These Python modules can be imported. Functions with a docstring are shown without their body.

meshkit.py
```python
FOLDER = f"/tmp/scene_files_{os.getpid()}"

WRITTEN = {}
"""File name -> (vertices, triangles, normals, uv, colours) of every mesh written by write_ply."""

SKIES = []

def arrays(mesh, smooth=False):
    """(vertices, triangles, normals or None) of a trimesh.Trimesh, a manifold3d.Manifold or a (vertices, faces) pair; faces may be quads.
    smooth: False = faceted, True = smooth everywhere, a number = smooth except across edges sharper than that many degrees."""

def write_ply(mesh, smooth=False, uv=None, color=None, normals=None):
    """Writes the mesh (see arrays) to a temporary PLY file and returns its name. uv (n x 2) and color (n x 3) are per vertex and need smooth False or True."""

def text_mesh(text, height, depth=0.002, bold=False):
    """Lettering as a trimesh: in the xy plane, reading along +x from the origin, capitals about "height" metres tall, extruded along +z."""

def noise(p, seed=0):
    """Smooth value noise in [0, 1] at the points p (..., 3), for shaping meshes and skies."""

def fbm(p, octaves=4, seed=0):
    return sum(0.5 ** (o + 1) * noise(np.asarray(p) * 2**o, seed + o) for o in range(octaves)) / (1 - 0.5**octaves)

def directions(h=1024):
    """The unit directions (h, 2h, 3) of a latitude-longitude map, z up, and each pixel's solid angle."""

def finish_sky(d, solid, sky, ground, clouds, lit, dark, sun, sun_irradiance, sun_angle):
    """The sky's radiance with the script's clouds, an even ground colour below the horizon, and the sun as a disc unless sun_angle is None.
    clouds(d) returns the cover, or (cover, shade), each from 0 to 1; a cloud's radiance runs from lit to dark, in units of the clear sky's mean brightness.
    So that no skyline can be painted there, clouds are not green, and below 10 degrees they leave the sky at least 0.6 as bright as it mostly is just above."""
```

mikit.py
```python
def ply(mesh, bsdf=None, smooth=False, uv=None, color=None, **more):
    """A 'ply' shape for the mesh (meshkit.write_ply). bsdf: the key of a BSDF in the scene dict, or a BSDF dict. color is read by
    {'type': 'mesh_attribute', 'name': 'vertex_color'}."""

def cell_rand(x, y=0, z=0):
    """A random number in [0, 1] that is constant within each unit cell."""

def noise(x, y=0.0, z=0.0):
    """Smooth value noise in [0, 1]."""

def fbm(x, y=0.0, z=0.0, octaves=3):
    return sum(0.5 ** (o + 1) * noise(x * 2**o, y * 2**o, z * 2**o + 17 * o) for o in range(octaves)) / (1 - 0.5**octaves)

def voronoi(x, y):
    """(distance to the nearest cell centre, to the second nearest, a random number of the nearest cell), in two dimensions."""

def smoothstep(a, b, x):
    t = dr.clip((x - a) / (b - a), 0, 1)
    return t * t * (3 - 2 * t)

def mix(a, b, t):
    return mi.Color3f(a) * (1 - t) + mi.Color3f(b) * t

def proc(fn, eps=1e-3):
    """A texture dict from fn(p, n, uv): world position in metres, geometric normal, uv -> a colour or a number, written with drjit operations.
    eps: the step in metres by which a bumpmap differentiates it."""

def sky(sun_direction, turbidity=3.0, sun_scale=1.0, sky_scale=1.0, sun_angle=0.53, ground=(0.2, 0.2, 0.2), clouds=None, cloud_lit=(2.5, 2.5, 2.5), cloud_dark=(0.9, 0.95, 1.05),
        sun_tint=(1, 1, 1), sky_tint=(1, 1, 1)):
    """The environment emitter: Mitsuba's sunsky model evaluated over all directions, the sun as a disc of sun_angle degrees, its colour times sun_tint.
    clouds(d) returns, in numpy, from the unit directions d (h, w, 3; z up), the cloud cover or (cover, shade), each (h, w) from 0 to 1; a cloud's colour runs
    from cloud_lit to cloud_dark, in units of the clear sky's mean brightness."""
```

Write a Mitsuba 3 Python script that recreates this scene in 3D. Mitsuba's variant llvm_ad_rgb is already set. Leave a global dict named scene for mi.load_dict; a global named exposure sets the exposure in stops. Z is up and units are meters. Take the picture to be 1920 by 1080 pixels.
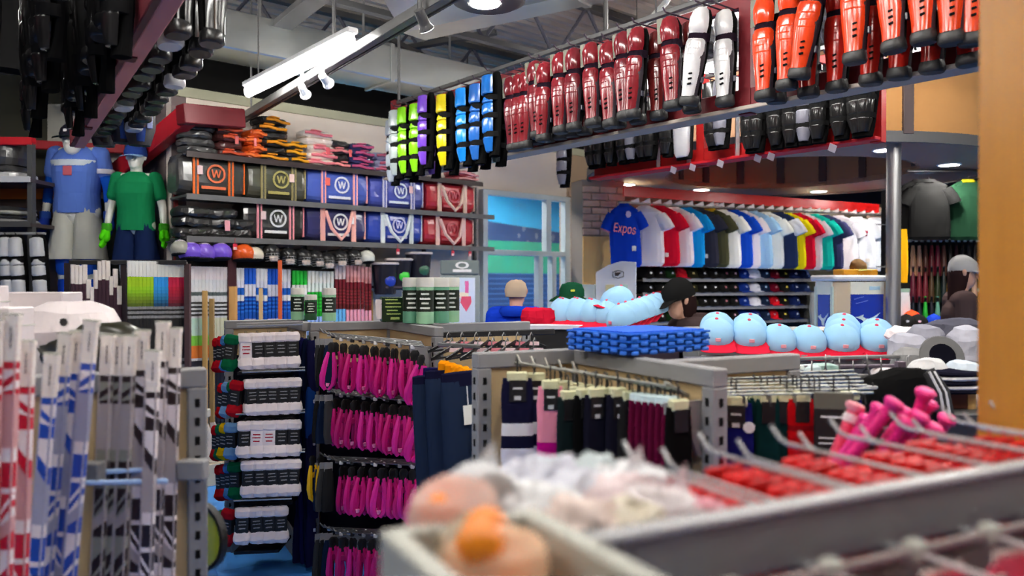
import math, random
import numpy as np, trimesh, manifold3d as m3
import drjit as dr
import mitsuba as mi
import mikit, meshkit
from mikit import proc, fbm, noise, mix, smoothstep

# ------------------------------------------------------------------ camera, light, exposure
CZ, FPX, PITCH = 1.6, 1500.0, math.atan(12 / 1500.0)
exposure = 1.75
scene, labels = {"type": "scene"}, {}
scene["camera"] = {"type": "thinlens", "fov": math.degrees(2 * math.atan(960 / FPX)), "fov_axis": "x", "near_clip": 0.05, "far_clip": 60.0,
                   "aperture_radius": 0.0068, "focus_distance": 4.2,
                   "to_world": mi.ScalarTransform4f().look_at(origin=[0, 0, CZ], target=[0, math.cos(PITCH), CZ - math.sin(PITCH)], up=[0, 0, 1])}
TUBE_RADIANCE = (21, 20.4, 19.2)
SPOT_RADIANCE = (42, 41, 39)
DOWN_RADIANCE = (230, 220, 204)
rng = random.Random(7)

# ------------------------------------------------------------------ helpers
def lin(c):
    if isinstance(c, str):
        if len(c) == 4:
            c = "#" + "".join(x * 2 for x in c[1:])
        c = [int(c[i:i + 2], 16) / 255 for i in (1, 3, 5)]
        c = [x / 12.92 if x < 0.04045 else ((x + 0.055) / 1.055) ** 2.4 for x in c]
    return tuple(c)

VC = {"type": "mesh_attribute", "name": "vertex_color"}
def pr(rough, **k):
    return lambda c: {"type": "twosided", "bsdf": {"type": "principled", "base_color": c, "roughness": rough, **k}}
MATS = {"matte": lambda c: {"type": "twosided", "bsdf": {"type": "diffuse", "reflectance": c}},
        "cloth": lambda c: {"type": "twosided", "bsdf": {"type": "diffuse", "reflectance": c}},
        "satin": pr(0.5, specular=0.4), "gloss": pr(0.28, specular=0.5), "shiny": pr(0.17, specular=0.5), "vinyl": pr(0.22, specular=0.7),
        "metal": pr(0.32, metallic=1.0), "dull_metal": pr(0.42, metallic=0.85),
        "bag_film": lambda c: {"type": "principledthin", "base_color": c, "roughness": 0.25, "diff_trans": 1.1, "spec_trans": 0.25, "eta": 1.3}}
def bsdf(mat, color, vc=False):
    """the key of a material in one colour; each is one entry of the scene"""
    if mat not in MATS:
        return mat
    if mat == "cloth":
        mat = "matte"
    if vc:
        key, c = mat + "_vertex", VC
    else:
        q = [min(1.0, round(x * 24) / 24) for x in [y ** (1 / 2.2) for y in lin(color)]]
        q = [max(x ** 2.2, 0.006) for x in q]
        key, c = mat + "_" + "_".join(f"{int(x * 1000):03d}" for x in q), {"type": "rgb", "value": q}
    if key not in scene:
        scene[key] = MATS[mat](c)
    return key
scene["glass"] = {"type": "thindielectric", "int_ior": 1.5}

_n = {}
def uniq(key):
    while True:
        i = _n.get(key, 0)
        _n[key] = i + 1
        k = key if i == 0 else f"{key}_{i:03d}"
        if k not in scene and k not in labels:
            return k

_plies, _keep = {}, []
def shape(mesh, color, mat, smooth=35, **more):
    """the ply dict of a mesh in one colour (or with its own vertex colours, attribute vc)"""
    key = (id(mesh), color, mat, smooth)
    if key not in _plies or more:
        _keep.append(mesh)
        vc = getattr(mesh, "vc", None)
        if vc is not None:
            d = mikit.ply(mesh, bsdf(mat, color, True), smooth=bool(smooth), color=vc, **more)
        else:
            m = mesh
            if smooth:
                m = trimesh.graph.smooth_shade(mesh, angle=math.radians(smooth), facet_minarea=None)
            d = mikit.ply(m, bsdf(mat, color), smooth=bool(smooth), **more)
        if more:
            return d
        _plies[key] = d
    return _plies[key]

def MT(x=0, y=0, z=0, yaw=0, roll=0, pitch=0, s=1.0):
    """move @ yaw (about z) @ pitch (about x) @ roll (about y) @ scale"""
    c, t = math.cos, math.sin
    a, b, p = (math.radians(v) for v in (yaw, roll, pitch))
    rz = np.array([[c(a), -t(a), 0], [t(a), c(a), 0], [0, 0, 1]])
    rx = np.array([[1, 0, 0], [0, c(p), -t(p)], [0, t(p), c(p)]])
    ry = np.array([[c(b), 0, t(b)], [0, 1, 0], [-t(b), 0, c(b)]])
    m = np.eye(4)
    m[:3, :3] = rz @ rx @ ry * s
    m[:3, 3] = (x, y, z)
    return m

def add(key, mesh, color="#888888", mat="satin", M=None, smooth=35, **more):
    key = uniq(key)
    d = dict(shape(mesh, color, mat, smooth, **more))
    if M is not None:
        d["to_world"] = mi.ScalarTransform4f(np.asarray(M).tolist())
    scene[key] = d
    return key

def tag(key, label=None, cat=None, group=None, kind=None):
    e = labels.setdefault(key, {})
    for k, v in (("label", label), ("category", cat), ("group", group), ("kind", kind)):
        if v:
            e[k] = v
    return key

def thing(name, label, cat, parts, M=None, group=None, kind=None):
    """parts: (part name or '' for the thing's own mesh, mesh, colour, material[, label[, smooth]])"""
    key = uniq(name)
    labels[key] = {}
    tag(key, label, cat, group, kind)
    for p in parts:
        pn, mesh, col, mat = p[:4]
        if pn == "":
            d = dict(shape(mesh, col, mat, p[5] if len(p) > 5 else 35))
            if M is not None:
                d["to_world"] = mi.ScalarTransform4f(np.asarray(M).tolist())
            scene[key] = d
            continue
        pk = add(f"{key}__{pn}", mesh, col, mat, M, p[5] if len(p) > 5 else 35)
        if len(p) > 4 and p[4]:
            tag(pk, p[4])
    return key

def struct(name, mesh, color, mat, M=None, smooth=0, label=None):
    k = add(name, mesh, color, mat, M, smooth)
    return tag(k, label, None, None, "structure")

ORD = "first second third fourth fifth sixth seventh eighth ninth tenth eleventh twelfth thirteenth fourteenth fifteenth sixteenth seventeenth eighteenth nineteenth twentieth".split()
def nth(i):
    if i < 20:
        return ORD[i]
    t, u = divmod(i + 1, 10)
    tens = "twenty thirty forty fifty sixty seventy eighty ninety".split()[t - 2]
    return tens[:-1] + "ieth" if u == 0 else tens + "-" + ORD[u - 1]

# ---- pixels to points (frame 1920 x 1080)
def ray(px, py):
    a, b = (px - 960) / FPX, (540 - py) / FPX
    f, up = np.array([0, math.cos(PITCH), -math.sin(PITCH)]), np.array([0, math.sin(PITCH), math.cos(PITCH)])
    return f + a * np.array([1.0, 0, 0]) + b * up
def P(px, py, Y):
    d = ray(px, py)
    return np.array([0, 0, CZ]) + d * (Y / d[1])
def online(px, p0, d):
    k = (px - 960) / FPX
    t = (k * p0[1] - p0[0]) / (d[0] - k * d[1])
    return np.array(p0) + t * np.array(d), t
def zat(py, Y):
    return P(960, py, Y)[2]

# ---- meshes
def T3(v, f):
    return trimesh.Trimesh(np.asarray(v, float), np.asarray(f, int), process=False)
def cat(*ms):
    return trimesh.util.concatenate([m for m in ms])
def mv(m, x=0, y=0, z=0, **k):
    m = m.copy()
    m.apply_transform(MT(x, y, z, **k))
    return m
def bx(sx, sy, sz, x=0, y=0, z=0, bev=0.0):
    """box of the size, centred at x, y, z, its edges chamfered"""
    if bev <= 0:
        m = trimesh.creation.box((sx, sy, sz))
    else:
        b = min(bev, 0.45 * min(sx, sy, sz))
        pts = []
        for i in (-1, 1):
            for j in (-1, 1):
                for k in (-1, 1):
                    h = np.array([i * sx / 2, j * sy / 2, k * sz / 2])
                    s = np.array([i, j, k]) * b
                    pts += [h - s * [0, 1, 1], h - s * [1, 0, 1], h - s * [1, 1, 0]]
        m = trimesh.convex.convex_hull(np.array(pts))
    m.apply_translation((x, y, z))
    return m
def bar(a, b, w, h, bev=0.004):
    """a beam from a to b, w wide (level), h high"""
    a, b = np.array(a, float), np.array(b, float)
    d = b - a
    L = np.linalg.norm(d)
    x = d / L
    y = np.cross([0, 0, 1.0], x)
    y = np.array([0, 1.0, 0]) if np.linalg.norm(y) < 1e-6 else y / np.linalg.norm(y)
    z = np.cross(x, y)
    m = bx(L, w, h, bev=bev)
    M = np.eye(4)
    M[:3, 0], M[:3, 1], M[:3, 2], M[:3, 3] = x, y, z, (a + b) / 2
    m.apply_transform(M)
    return m
def loft(rings, cap=True, close=True):
    r = np.asarray(rings, float)
    k, n = r.shape[:2]
    v = r.reshape(-1, 3)
    f = []
    m = n if close else n - 1
    for i in range(k - 1):
        for j in range(m):
            a, b = i * n + j, i * n + (j + 1) % n
            f += [[a, b, b + n], [a, b + n, a + n]]
    v = list(v)
    if cap:
        for i, fl in ((0, True), (k - 1, False)):
            c = len(v)
            v.append(r[i].mean(0))
            for j in range(n):
                a, b = i * n + j, i * n + (j + 1) % n
                f.append([c, b, a] if fl else [c, a, b])
    return T3(v, f)
def ring(cx, cy, z, rx, ry, n=14, p=2.0, tilt=0.0):
    a = np.arange(n) / n * 2 * np.pi + np.pi / n
    c, s = np.cos(a), np.sin(a)
    x = cx + np.sign(c) * np.abs(c) ** (2 / p) * rx
    y = cy + np.sign(s) * np.abs(s) ** (2 / p) * ry
    return np.stack([x, y, z + tilt * (x - cx)], 1)
def slab(secs, n=14, p=2.0):
    """loft along z; sections (z, cx, cy, rx, ry)"""
    secs = sorted(secs, key=lambda s: s[0])
    return loft([ring(s[1], s[2], s[0], s[3], s[4], n, p) for s in secs])
def lathe(prof, n=16):
    """(r, z) from the bottom up"""
    return loft([ring(0, 0, z, max(r, 1e-4), max(r, 1e-4), n) for r, z in prof])
def tube(pts, r, n=6):
    pts = np.asarray(pts, float)
    rr = np.broadcast_to(r, (len(pts),))
    t = np.gradient(pts, axis=0)
    t /= np.linalg.norm(t, axis=1, keepdims=True) + 1e-12
    u = np.cross(t[0], [0.31, 0.2, 0.93])
    u /= np.linalg.norm(u)
    rings = []
    for p, d, q in zip(pts, t, rr):
        u = u - d * (u @ d)
        u /= np.linalg.norm(u)
        w = np.cross(d, u)
        a = np.arange(n) / n * 2 * np.pi
        rings.append(p + q * (np.cos(a)[:, None] * u + np.sin(a)[:, None] * w))
    return loft(rings)
def arc_shell(secs, th=0.008, n=10, half=82):
    """a bowed plate, open behind (+y); sections (z, rx, ry, y) from the bottom up"""
    secs = sorted(secs, key=lambda s: s[0])
    a = np.radians(np.linspace(-half, half, n))
    R = []
    for z, rx, ry, y in secs:
        o = np.stack([rx * np.sin(a), y - ry * np.cos(a), np.full(n, z)], 1)
        i = np.stack([(rx - th) * np.sin(a), y - (ry - th) * np.cos(a), np.full(n, z)], 1)[::-1]
        R.append(np.vstack([o, i]))
    return loft(R)
def ball(r, x=0, y=0, z=0, sub=2, s=(1, 1, 1)):
    m = trimesh.creation.icosphere(subdivisions=sub, radius=r)
    m.apply_scale(s)
    m.apply_translation((x, y, z))
    return m
def ringmesh(ri, ro, h, n=28):
    """a flat ring facing -y"""
    a = np.arange(n) / n * 2 * np.pi
    c, s = np.cos(a), np.sin(a)
    def rg(r, y):
        return np.stack([r * c, np.full(n, y), r * s], 1)
    v = np.vstack([rg(ri, 0), rg(ro, 0), rg(ro, -h), rg(ri, -h)])
    f = []
    for k in range(4):
        for j in range(n):
            A, B = k * n + j, k * n + (j + 1) % n
            C, D = ((k + 1) % 4) * n + j, ((k + 1) % 4) * n + (j + 1) % n
            f += [[A, C, B], [B, C, D]]
    m = T3(v, f)
    m.fix_normals()
    return m
def text(s, h, depth=0.003, bold=True):
    """lettering that faces -y, centred"""
    m = meshkit.text_mesh(s, h, depth, bold)
    m.apply_transform(MT(pitch=90))
    b = m.bounds
    m.apply_translation((-(b[0][0] + b[1][0]) / 2, 0, -(b[0][2] + b[1][2]) / 2))
    return m
def bones(lst, refine=0.03, it=6):
    """one continuous surface over tapered bones (p0, r0, p1, r1)"""
    parts = []
    for p0, r0, p1, r1 in lst:
        a = m3.Manifold.sphere(r0, 14).translate(tuple(map(float, p0)))
        b = m3.Manifold.sphere(r1, 14).translate(tuple(map(float, p1)))
        parts.append(m3.Manifold.batch_hull([a, b]))
    m = m3.Manifold.batch_boolean(parts, m3.OpType.Add).refine_to_length(refine)
    q = m.to_mesh()
    t = trimesh.Trimesh(np.array(q.vert_properties[:, :3]), np.array(q.tri_verts))
    if it:
        trimesh.smoothing.filter_taubin(t, iterations=it)
    return t
def rumple(m, amp, scale, seed=0, sub=0):
    for _ in range(sub):
        m = m.subdivide()
    m = m.copy()
    p = np.array(m.vertices)
    d = np.stack([meshkit.fbm(p * scale + 7.3 * k, 3, seed + 11 * k) - 0.5 for k in range(3)], 1)
    m.vertices = p + d * 2 * amp
    return m
def yaw_of(n):
    """the yaw that turns a thing's front (-y) towards n"""
    return math.degrees(math.atan2(n[0], -n[1]))

g1, g2 = np.array([-0.454, 0.891]), np.array([0.891, 0.454])       # the free-standing fixtures
u1, n1 = np.array([0.629, -0.777]), np.array([-0.777, -0.629])     # the overhead racks
ww, wn = np.array([0.75, 0.661]), np.array([0.661, -0.75])         # the far wall and what it faces
W0 = np.array([-2.42, 6.85])
def W(t, z, off=0.0):
    q = W0 + ww * t + wn * off
    return np.array([q[0], q[1], z])
def wt(px, off=0.0):
    return online(px, W0 + wn * off, ww)[1]
WYAW = yaw_of(wn)
# ------------------------------------------------------------------ setting
scene["blue_tile"] = {"type": "twosided", "bsdf": {"type": "principled", "roughness": 0.42, "specular": 0.4,
    "base_color": proc(lambda p, n, uv: mix((0.065, 0.31, 0.86), (0.09, 0.37, 0.92), fbm(p.x * 3, p.y * 3, 0.0)))}}
scene["floor_base"] = {"type": "twosided", "bsdf": {"type": "principled", "roughness": 0.45, "specular": 0.4,
    "base_color": proc(lambda p, n, uv: mix((0.04, 0.19, 0.62), (0.06, 0.24, 0.7), fbm(p.x * 2, p.y * 2, 0.0)))}}
scene["brickwork"] = {"type": "twosided", "bsdf": {"type": "diffuse",
    "reflectance": proc(lambda p, n, uv: mix((0.42, 0.29, 0.21), (0.66, 0.50, 0.39), fbm(p.x * 9 + p.y * 7, p.z * 23, 2.0)))}}
scene["post_wood"] = {"type": "twosided", "bsdf": {"type": "principled", "roughness": 0.4, "specular": 0.4,
    "base_color": proc(lambda p, n, uv: mix((0.47, 0.18, 0.016), (0.56, 0.24, 0.03), fbm(p.x * 60 + p.y * 50, p.y * 30, p.z * 3)))}}
scene["pegboard"] = {"type": "twosided", "bsdf": {"type": "diffuse",
    "reflectance": proc(lambda p, n, uv: mix((0.52, 0.37, 0.19), (0.60, 0.45, 0.25), fbm(p.x * 12, p.y * 12, p.z * 2)))}}
scene["deck_metal"] = {"type": "twosided", "bsdf": {"type": "principled", "roughness": 0.6, "metallic": 0.2,
    "base_color": proc(lambda p, n, uv: mix((0.36, 0.335, 0.30), (0.50, 0.46, 0.42), fbm(p.x * 2, p.y * 2, 1.0)))}}
scene["duct_metal"] = {"type": "twosided", "bsdf": {"type": "principled", "roughness": 0.24, "metallic": 0.9,
    "base_color": proc(lambda p, n, uv: mix((0.50, 0.53, 0.52), (0.68, 0.71, 0.70), fbm(p.x * 3, p.y * 3, p.z * 3)))}}

struct("floor", bx(19, 21, 0.1, 0.5, 5.0, -0.053), "#2050c0", "floor_base", label="blue sport floor of the shop")
tile = bx(0.497, 0.497, 0.006, 0, 0, 0, 0.002)
ga = math.degrees(math.atan2(g2[1], g2[0]))
for i in range(-8, 6):
    for j in range(-4, 7):
        q = np.array([-1.3, 5.4]) + g2 * i * 0.5 + g1 * j * 0.5
        k = (q[0] / q[1]) * FPX + 960 if q[1] > 1 else 9999
        if 120 < k < 900 and 3.3 < q[1] < 7.6 and (np.array(q) - W0) @ wn > 0.55:
            add("floor__tile", tile, "#2050c0", "blue_tile", MT(q[0], q[1], 0.0, ga), 0)

# ceiling: corrugated deck, ribs along the far wall's direction
DZ = 4.35
prof, x = [], 0.0
while x < 20:
    prof += [(x, 0), (x + 0.06, 0), (x + 0.085, 0.055), (x + 0.135, 0.055), (x + 0.16, 0.0)]
    x += 0.16
prof = np.array(prof)
L = 12.0
v = np.vstack([np.stack([np.full(len(prof), s), prof[:, 0] - 10, prof[:, 1]], 1) for s in (-L, L)])
n_ = len(prof)
f = [[i, i + 1, i + 1 + n_] for i in range(n_ - 1)] + [[i, i + 1 + n_, i + n_] for i in range(n_ - 1)]
struct("ceiling", T3(v, f), "#777", "deck_metal", MT(0.5, 6.0, DZ, math.degrees(math.atan2(ww[1], ww[0]))), label="corrugated steel roof deck")
struct("wall_left", bx(0.1, 21, 4.6, -8.6, 5, 2.25), "#3a3836", "matte", label="dark side wall of the shop")
struct("wall_right", bx(0.1, 21, 4.6, 9.6, 5, 2.25), "#b9a184", "matte", label="tan side wall of the shop")
struct("wall_rear", bx(19, 0.1, 4.6, 0.5, -5.0, 2.25), "#a9a49a", "matte", label="wall behind the front counter")
struct("wall_front", bx(19, 0.1, 4.6, 0.5, 15.4, 2.25), "#2a2a2c", "matte", label="dark far wall beyond the partitions")

# the wall with the bags: pieces around the window opening
TWL, TWR, ZWT = wt(898), wt(1062), 2.60
def wallpiece(name, t0, t1, z0, z1, col, th=0.12, off=0.0, mat="matte", label=None):
    c = W((t0 + t1) / 2, (z0 + z1) / 2, off - th / 2)
    return struct(name, bx(t1 - t0, th, z1 - z0), col, mat, MT(*c, WYAW), label=label)
TL = wt(322)
wallpiece("wall_back", TL, TWL, 0, 3.17, "#d8cfc2", label="cream wall behind the duffel bag shelves")
wallpiece("wall_back", TWL, TWR, ZWT, 3.17, "#d8cfc2", label="cream wall above the window")
wallpiece("wall_back", TWL, TWR, 0, 0.12, "#d8cfc2", label="low sill wall under the window")
wallpiece("wall_back", TWR, TWR + 0.5, 0, 3.17, "#a08a78", label="wall end clad in brick beside the window")
wallpiece("trim", TL, TWR + 0.5, 3.12, 3.2, "#a59c8f", 0.16, 0.02, label="ledge along the top of the cream wall")
wallpiece("beam", TL - 1.5, TWR + 0.6, 3.2, 3.8, "#1d1c1e", 0.2, -0.25, label="dark steel header above the cream wall")
# the wall piece behind the mannequins
MW = 7.75
struct("wall_side", bx(4.6, 0.12, 3.6, -5.4, MW + 0.06, 1.8), "#55504c", "matte", label="grey wall behind the two mannequins")
rc_ = W(TL + .06, 1.585, -.7)
struct("wall_return", bx(0.12, 1.4, 3.17), "#6a6460", "matte", MT(*rc_, WYAW), label="short return wall beside the duffel bags")
struct("wall_upper", bx(1.4, 0.05, 0.9, -3.75, MW - 0.05, 2.85), "#cfc6bd", "matte", label="pale upper wall above the mannequins")

# window
def wbar(t0, t1, z0, z1, d=0.09, off=0.03):
    c = W((t0 + t1) / 2, (z0 + z1) / 2, off)
    return mv(bx(t1 - t0, d, z1 - z0, bev=0.006), *c, yaw=WYAW)
win = tag(uniq("window"), "tall aluminium window onto the batting cage", None, None, "structure")
WC = "#bcc9c6"
tm = wt(1022)
fr = [(TWL, TWL + 0.07, 0.12, ZWT), (TWR - 0.09, TWR, 0.12, ZWT), (TWL, TWR, ZWT - 0.06, ZWT), (TWL, TWR, 0.12, 0.2), (TWL, TWR, 1.89, 1.95), (tm - 0.045, tm + 0.035, 1.95, ZWT)]
for q in fr:
    add(win + "__frame", wbar(*q), WC, "satin", None, 0)
add(win + "__mullion", wbar(wt(1007) - 0.04, wt(1007) + 0.03, 0.2, 1.9), WC, "satin", None, 0)
add(win + "__mullion", wbar(wt(1031) - 0.03, wt(1031) + 0.04, 0.2, 1.9), WC, "satin", None, 0)
for t0, t1, z0, z1 in ((TWL + .07, tm - .045, 1.95, ZWT - .06), (tm + .035, TWR - .09, 1.95, ZWT - .06), (TWL + .07, wt(1007) - .04, .2, 1.89), (wt(1007) + .03, wt(1031) - .03, .2, 1.89), (wt(1031) + .04, TWR - .09, .2, 1.89)):
    c = W((t0 + t1) / 2, (z0 + z1) / 2, 0.02)
    add(win + "__pane", mv(trimesh.Trimesh([[-.5 * (t1 - t0), 0, -.5 * (z1 - z0)], [.5 * (t1 - t0), 0, -.5 * (z1 - z0)], [.5 * (t1 - t0), 0, .5 * (z1 - z0)], [-.5 * (t1 - t0), 0, .5 * (z1 - z0)]], [[0, 1, 2], [0, 2, 3]]), *c, yaw=WYAW), "#ffffff", "glass", None, 0)
# the printed ballpark hanging in the batting cage behind the window
def mural(p, n, uv):
    z = p.z
    crowd = mix((0.030, 0.065, 0.17), (0.22, 0.25, 0.30), smoothstep(0.66, 0.8, noise(p.x * 9 + p.y * 7, z * 11)) * 0.6)
    c = mix((0.02, 0.29, 0.62), (0.05, 0.42, 0.72), smoothstep(2.4, 3.4, z) * -1 + 1)
    c = mix(crowd, c, smoothstep(-0.01, 0.01, z - 2.46 + 0.05 * (p.x + p.y - 10.6)))
    c = mix((0.03, 0.33, 0.20), c, smoothstep(-0.01, 0.01, z - 2.18))
    stripe = smoothstep(0.35, 0.5, dr.abs(z * 14 - dr.floor(z * 14) - 0.5) * 1.3)
    navy = mix((0.012, 0.055, 0.19), (0.03, 0.11, 0.30), stripe)
    return mix(navy, c, smoothstep(-0.01, 0.01, z - 1.72))
scene["mural_print"] = {"type": "twosided", "bsdf": {"type": "principled", "roughness": 0.5, "base_color": proc(mural)}}
c = W(3.75, 1.9, -1.9)
thing("mural", "printed ballpark backdrop in sky blue, navy and green seen through the window", "backdrop", [("", bx(5.2, 0.02, 3.8), "#3060a0", "mural_print", None, 0)], MT(*c, WYAW))

# brick on the wall end: each brick
def brick_panel(holder, origin, dx, yaw, wid, z0, z1, bw=0.205, bh=0.068, gap=0.012, d=0.02):
    k = 0
    z = z0
    row = 0
    bm = {}
    while z + bh < z1:
        x = -(bw + gap) * (0.5 if row % 2 else 0)
        while x < wid:
            a, b = max(x, 0), min(x + bw, wid)
            if b - a > 0.03:
                key = round(b - a, 3)
                if key not in bm:
                    bm[key] = bx(b - a, d, bh, bev=0.005)
                q = np.array(origin) + np.array(dx) * (a + b) / 2
                add(holder + "__brick", bm[key], "#9a7a66", "brickwork", MT(q[0], q[1], z + bh / 2, yaw), 0)
            x += bw + gap
        z += bh + gap
        row += 1
wkey = [k for k in scene if k.startswith("wall_back")][-1]
q0 = W(TWR + 0.03, 0, 0.012)
brick_panel(wkey, q0[:2], ww, WYAW, 0.22, 1.5, 2.75)

# the brick end of the jersey department, lit front and beige lower panel
JA, JB = np.array([1.257, 9.2]), np.array([4.98, 10.6])
jd = (JB - JA) / np.linalg.norm(JB - JA)
jn = np.array([jd[1], -jd[0]])
JYAW = yaw_of(jn)
def Jp(t, z, off=0.0):
    q = JA + jd * t + jn * off
    return np.array([q[0], q[1], z])
def jt(px, off=0.0):
    return online(px, JA + jn * off, jd)[1]
ta, tb = jt(1092), jt(1170)
pier = struct("pillar", bx(tb - ta, 0.3, 2.75), "#9a8c7e", "matte", MT(*Jp((ta + tb) / 2, 1.375, -0.15), JYAW), label="brick pier between the window and the jerseys")
brick_panel(pier, Jp(ta, 0, 0.01)[:2], jd, JYAW, tb - ta, 2.13, 2.72)
add(pier + "__beige_panel", bx(tb - ta, 0.02, 2.1), "#e0b878", "matte", MT(*Jp((ta + tb) / 2, 1.06, 0.012), JYAW), 0)
tz = jt(1700)
jw = struct("wall_jersey", bx(tz - tb, 0.2, 2.62), "#4a4643", "matte", MT(*Jp((tb + tz) / 2, 1.31, -0.12), JYAW), label="partition wall behind the hanging jerseys")
tq = jt(1625)
brick_panel(jw, Jp(tq, 0, 0.0)[:2], jd, JYAW, tz - tq, 1.95, 2.6)
struct("wall_bat", bx(3.2, 0.1, 2.62, 5.75, 8.95, 1.31), "#2b2a2a", "matte", label="black slat wall with bats and gloves")

# round canopy: ring soffit with an inner and an outer drum
CC, RO, RI, SZ = np.array([2.95, 8.6]), 2.12, 1.25, 2.75
N = 48
a = np.arange(N) / N * 2 * np.pi
def cyl(r, z0, z1, th):
    m = loft([np.stack([CC[0] + rr * np.cos(a), CC[1] + rr * np.sin(a), np.full(N, z)], 1) for rr, z in ((r, z0), (r, z1), (r + th, z1), (r + th, z0), (r, z0))], cap=False)
    m.fix_normals()
    return m
struct("canopy_soffit", loft([np.stack([CC[0] + rr * np.cos(a), CC[1] + rr * np.sin(a), np.full(N, z)], 1) for rr, z in ((RI, SZ), (RO, SZ), (RO, SZ + 0.06), (RI, SZ + 0.06), (RI, SZ))], cap=False), "#84705e", "satin", smooth=30, label="round ring soffit with downlights")
struct("canopy_drum", cyl(RI, SZ, 3.75, 0.03), "#8a6e50", "matte", smooth=30, label="inner drum of the round canopy")
def arcwall(r, z0, z1, th, a0, a1):
    b = np.radians(np.linspace(a0, a1, 28))
    return loft([np.stack([[CC[0] + rr * math.cos(t), CC[1] + rr * math.sin(t), z] for rr, z in ((r, z0), (r + th, z0), (r + th, z1), (r, z1))], 0) for t in b])
of = struct("canopy_fascia", arcwall(RO - 0.03, SZ + 0.05, 3.75, 0.03, -90, 75), "#9c7846", "matte", smooth=30, label="tan outer drum of the round canopy")
struct("canopy_trim", cyl(RO - 0.01, SZ - 0.02, SZ + 0.07, 0.03), "#4d4a47", "satin", smooth=30, label="dark edge trim of the round canopy")
for k in range(16):
    b = k / 16 * 2 * np.pi + 0.12
    for r, nm in ((RO + 0.01, "canopy_fascia"), (RI - 0.012, "canopy_drum")):
        if nm == "canopy_fascia" and not -1.5 < (b + math.pi) % (2 * math.pi) - math.pi < 1.3:
            continue
        add(nm + "__batten", bx(0.03, 0.09, 0.95, bev=0.004), "#3c3733", "satin", MT(CC[0] + r * math.cos(b), CC[1] + r * math.sin(b), 3.27, math.degrees(b)), 0)

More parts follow.
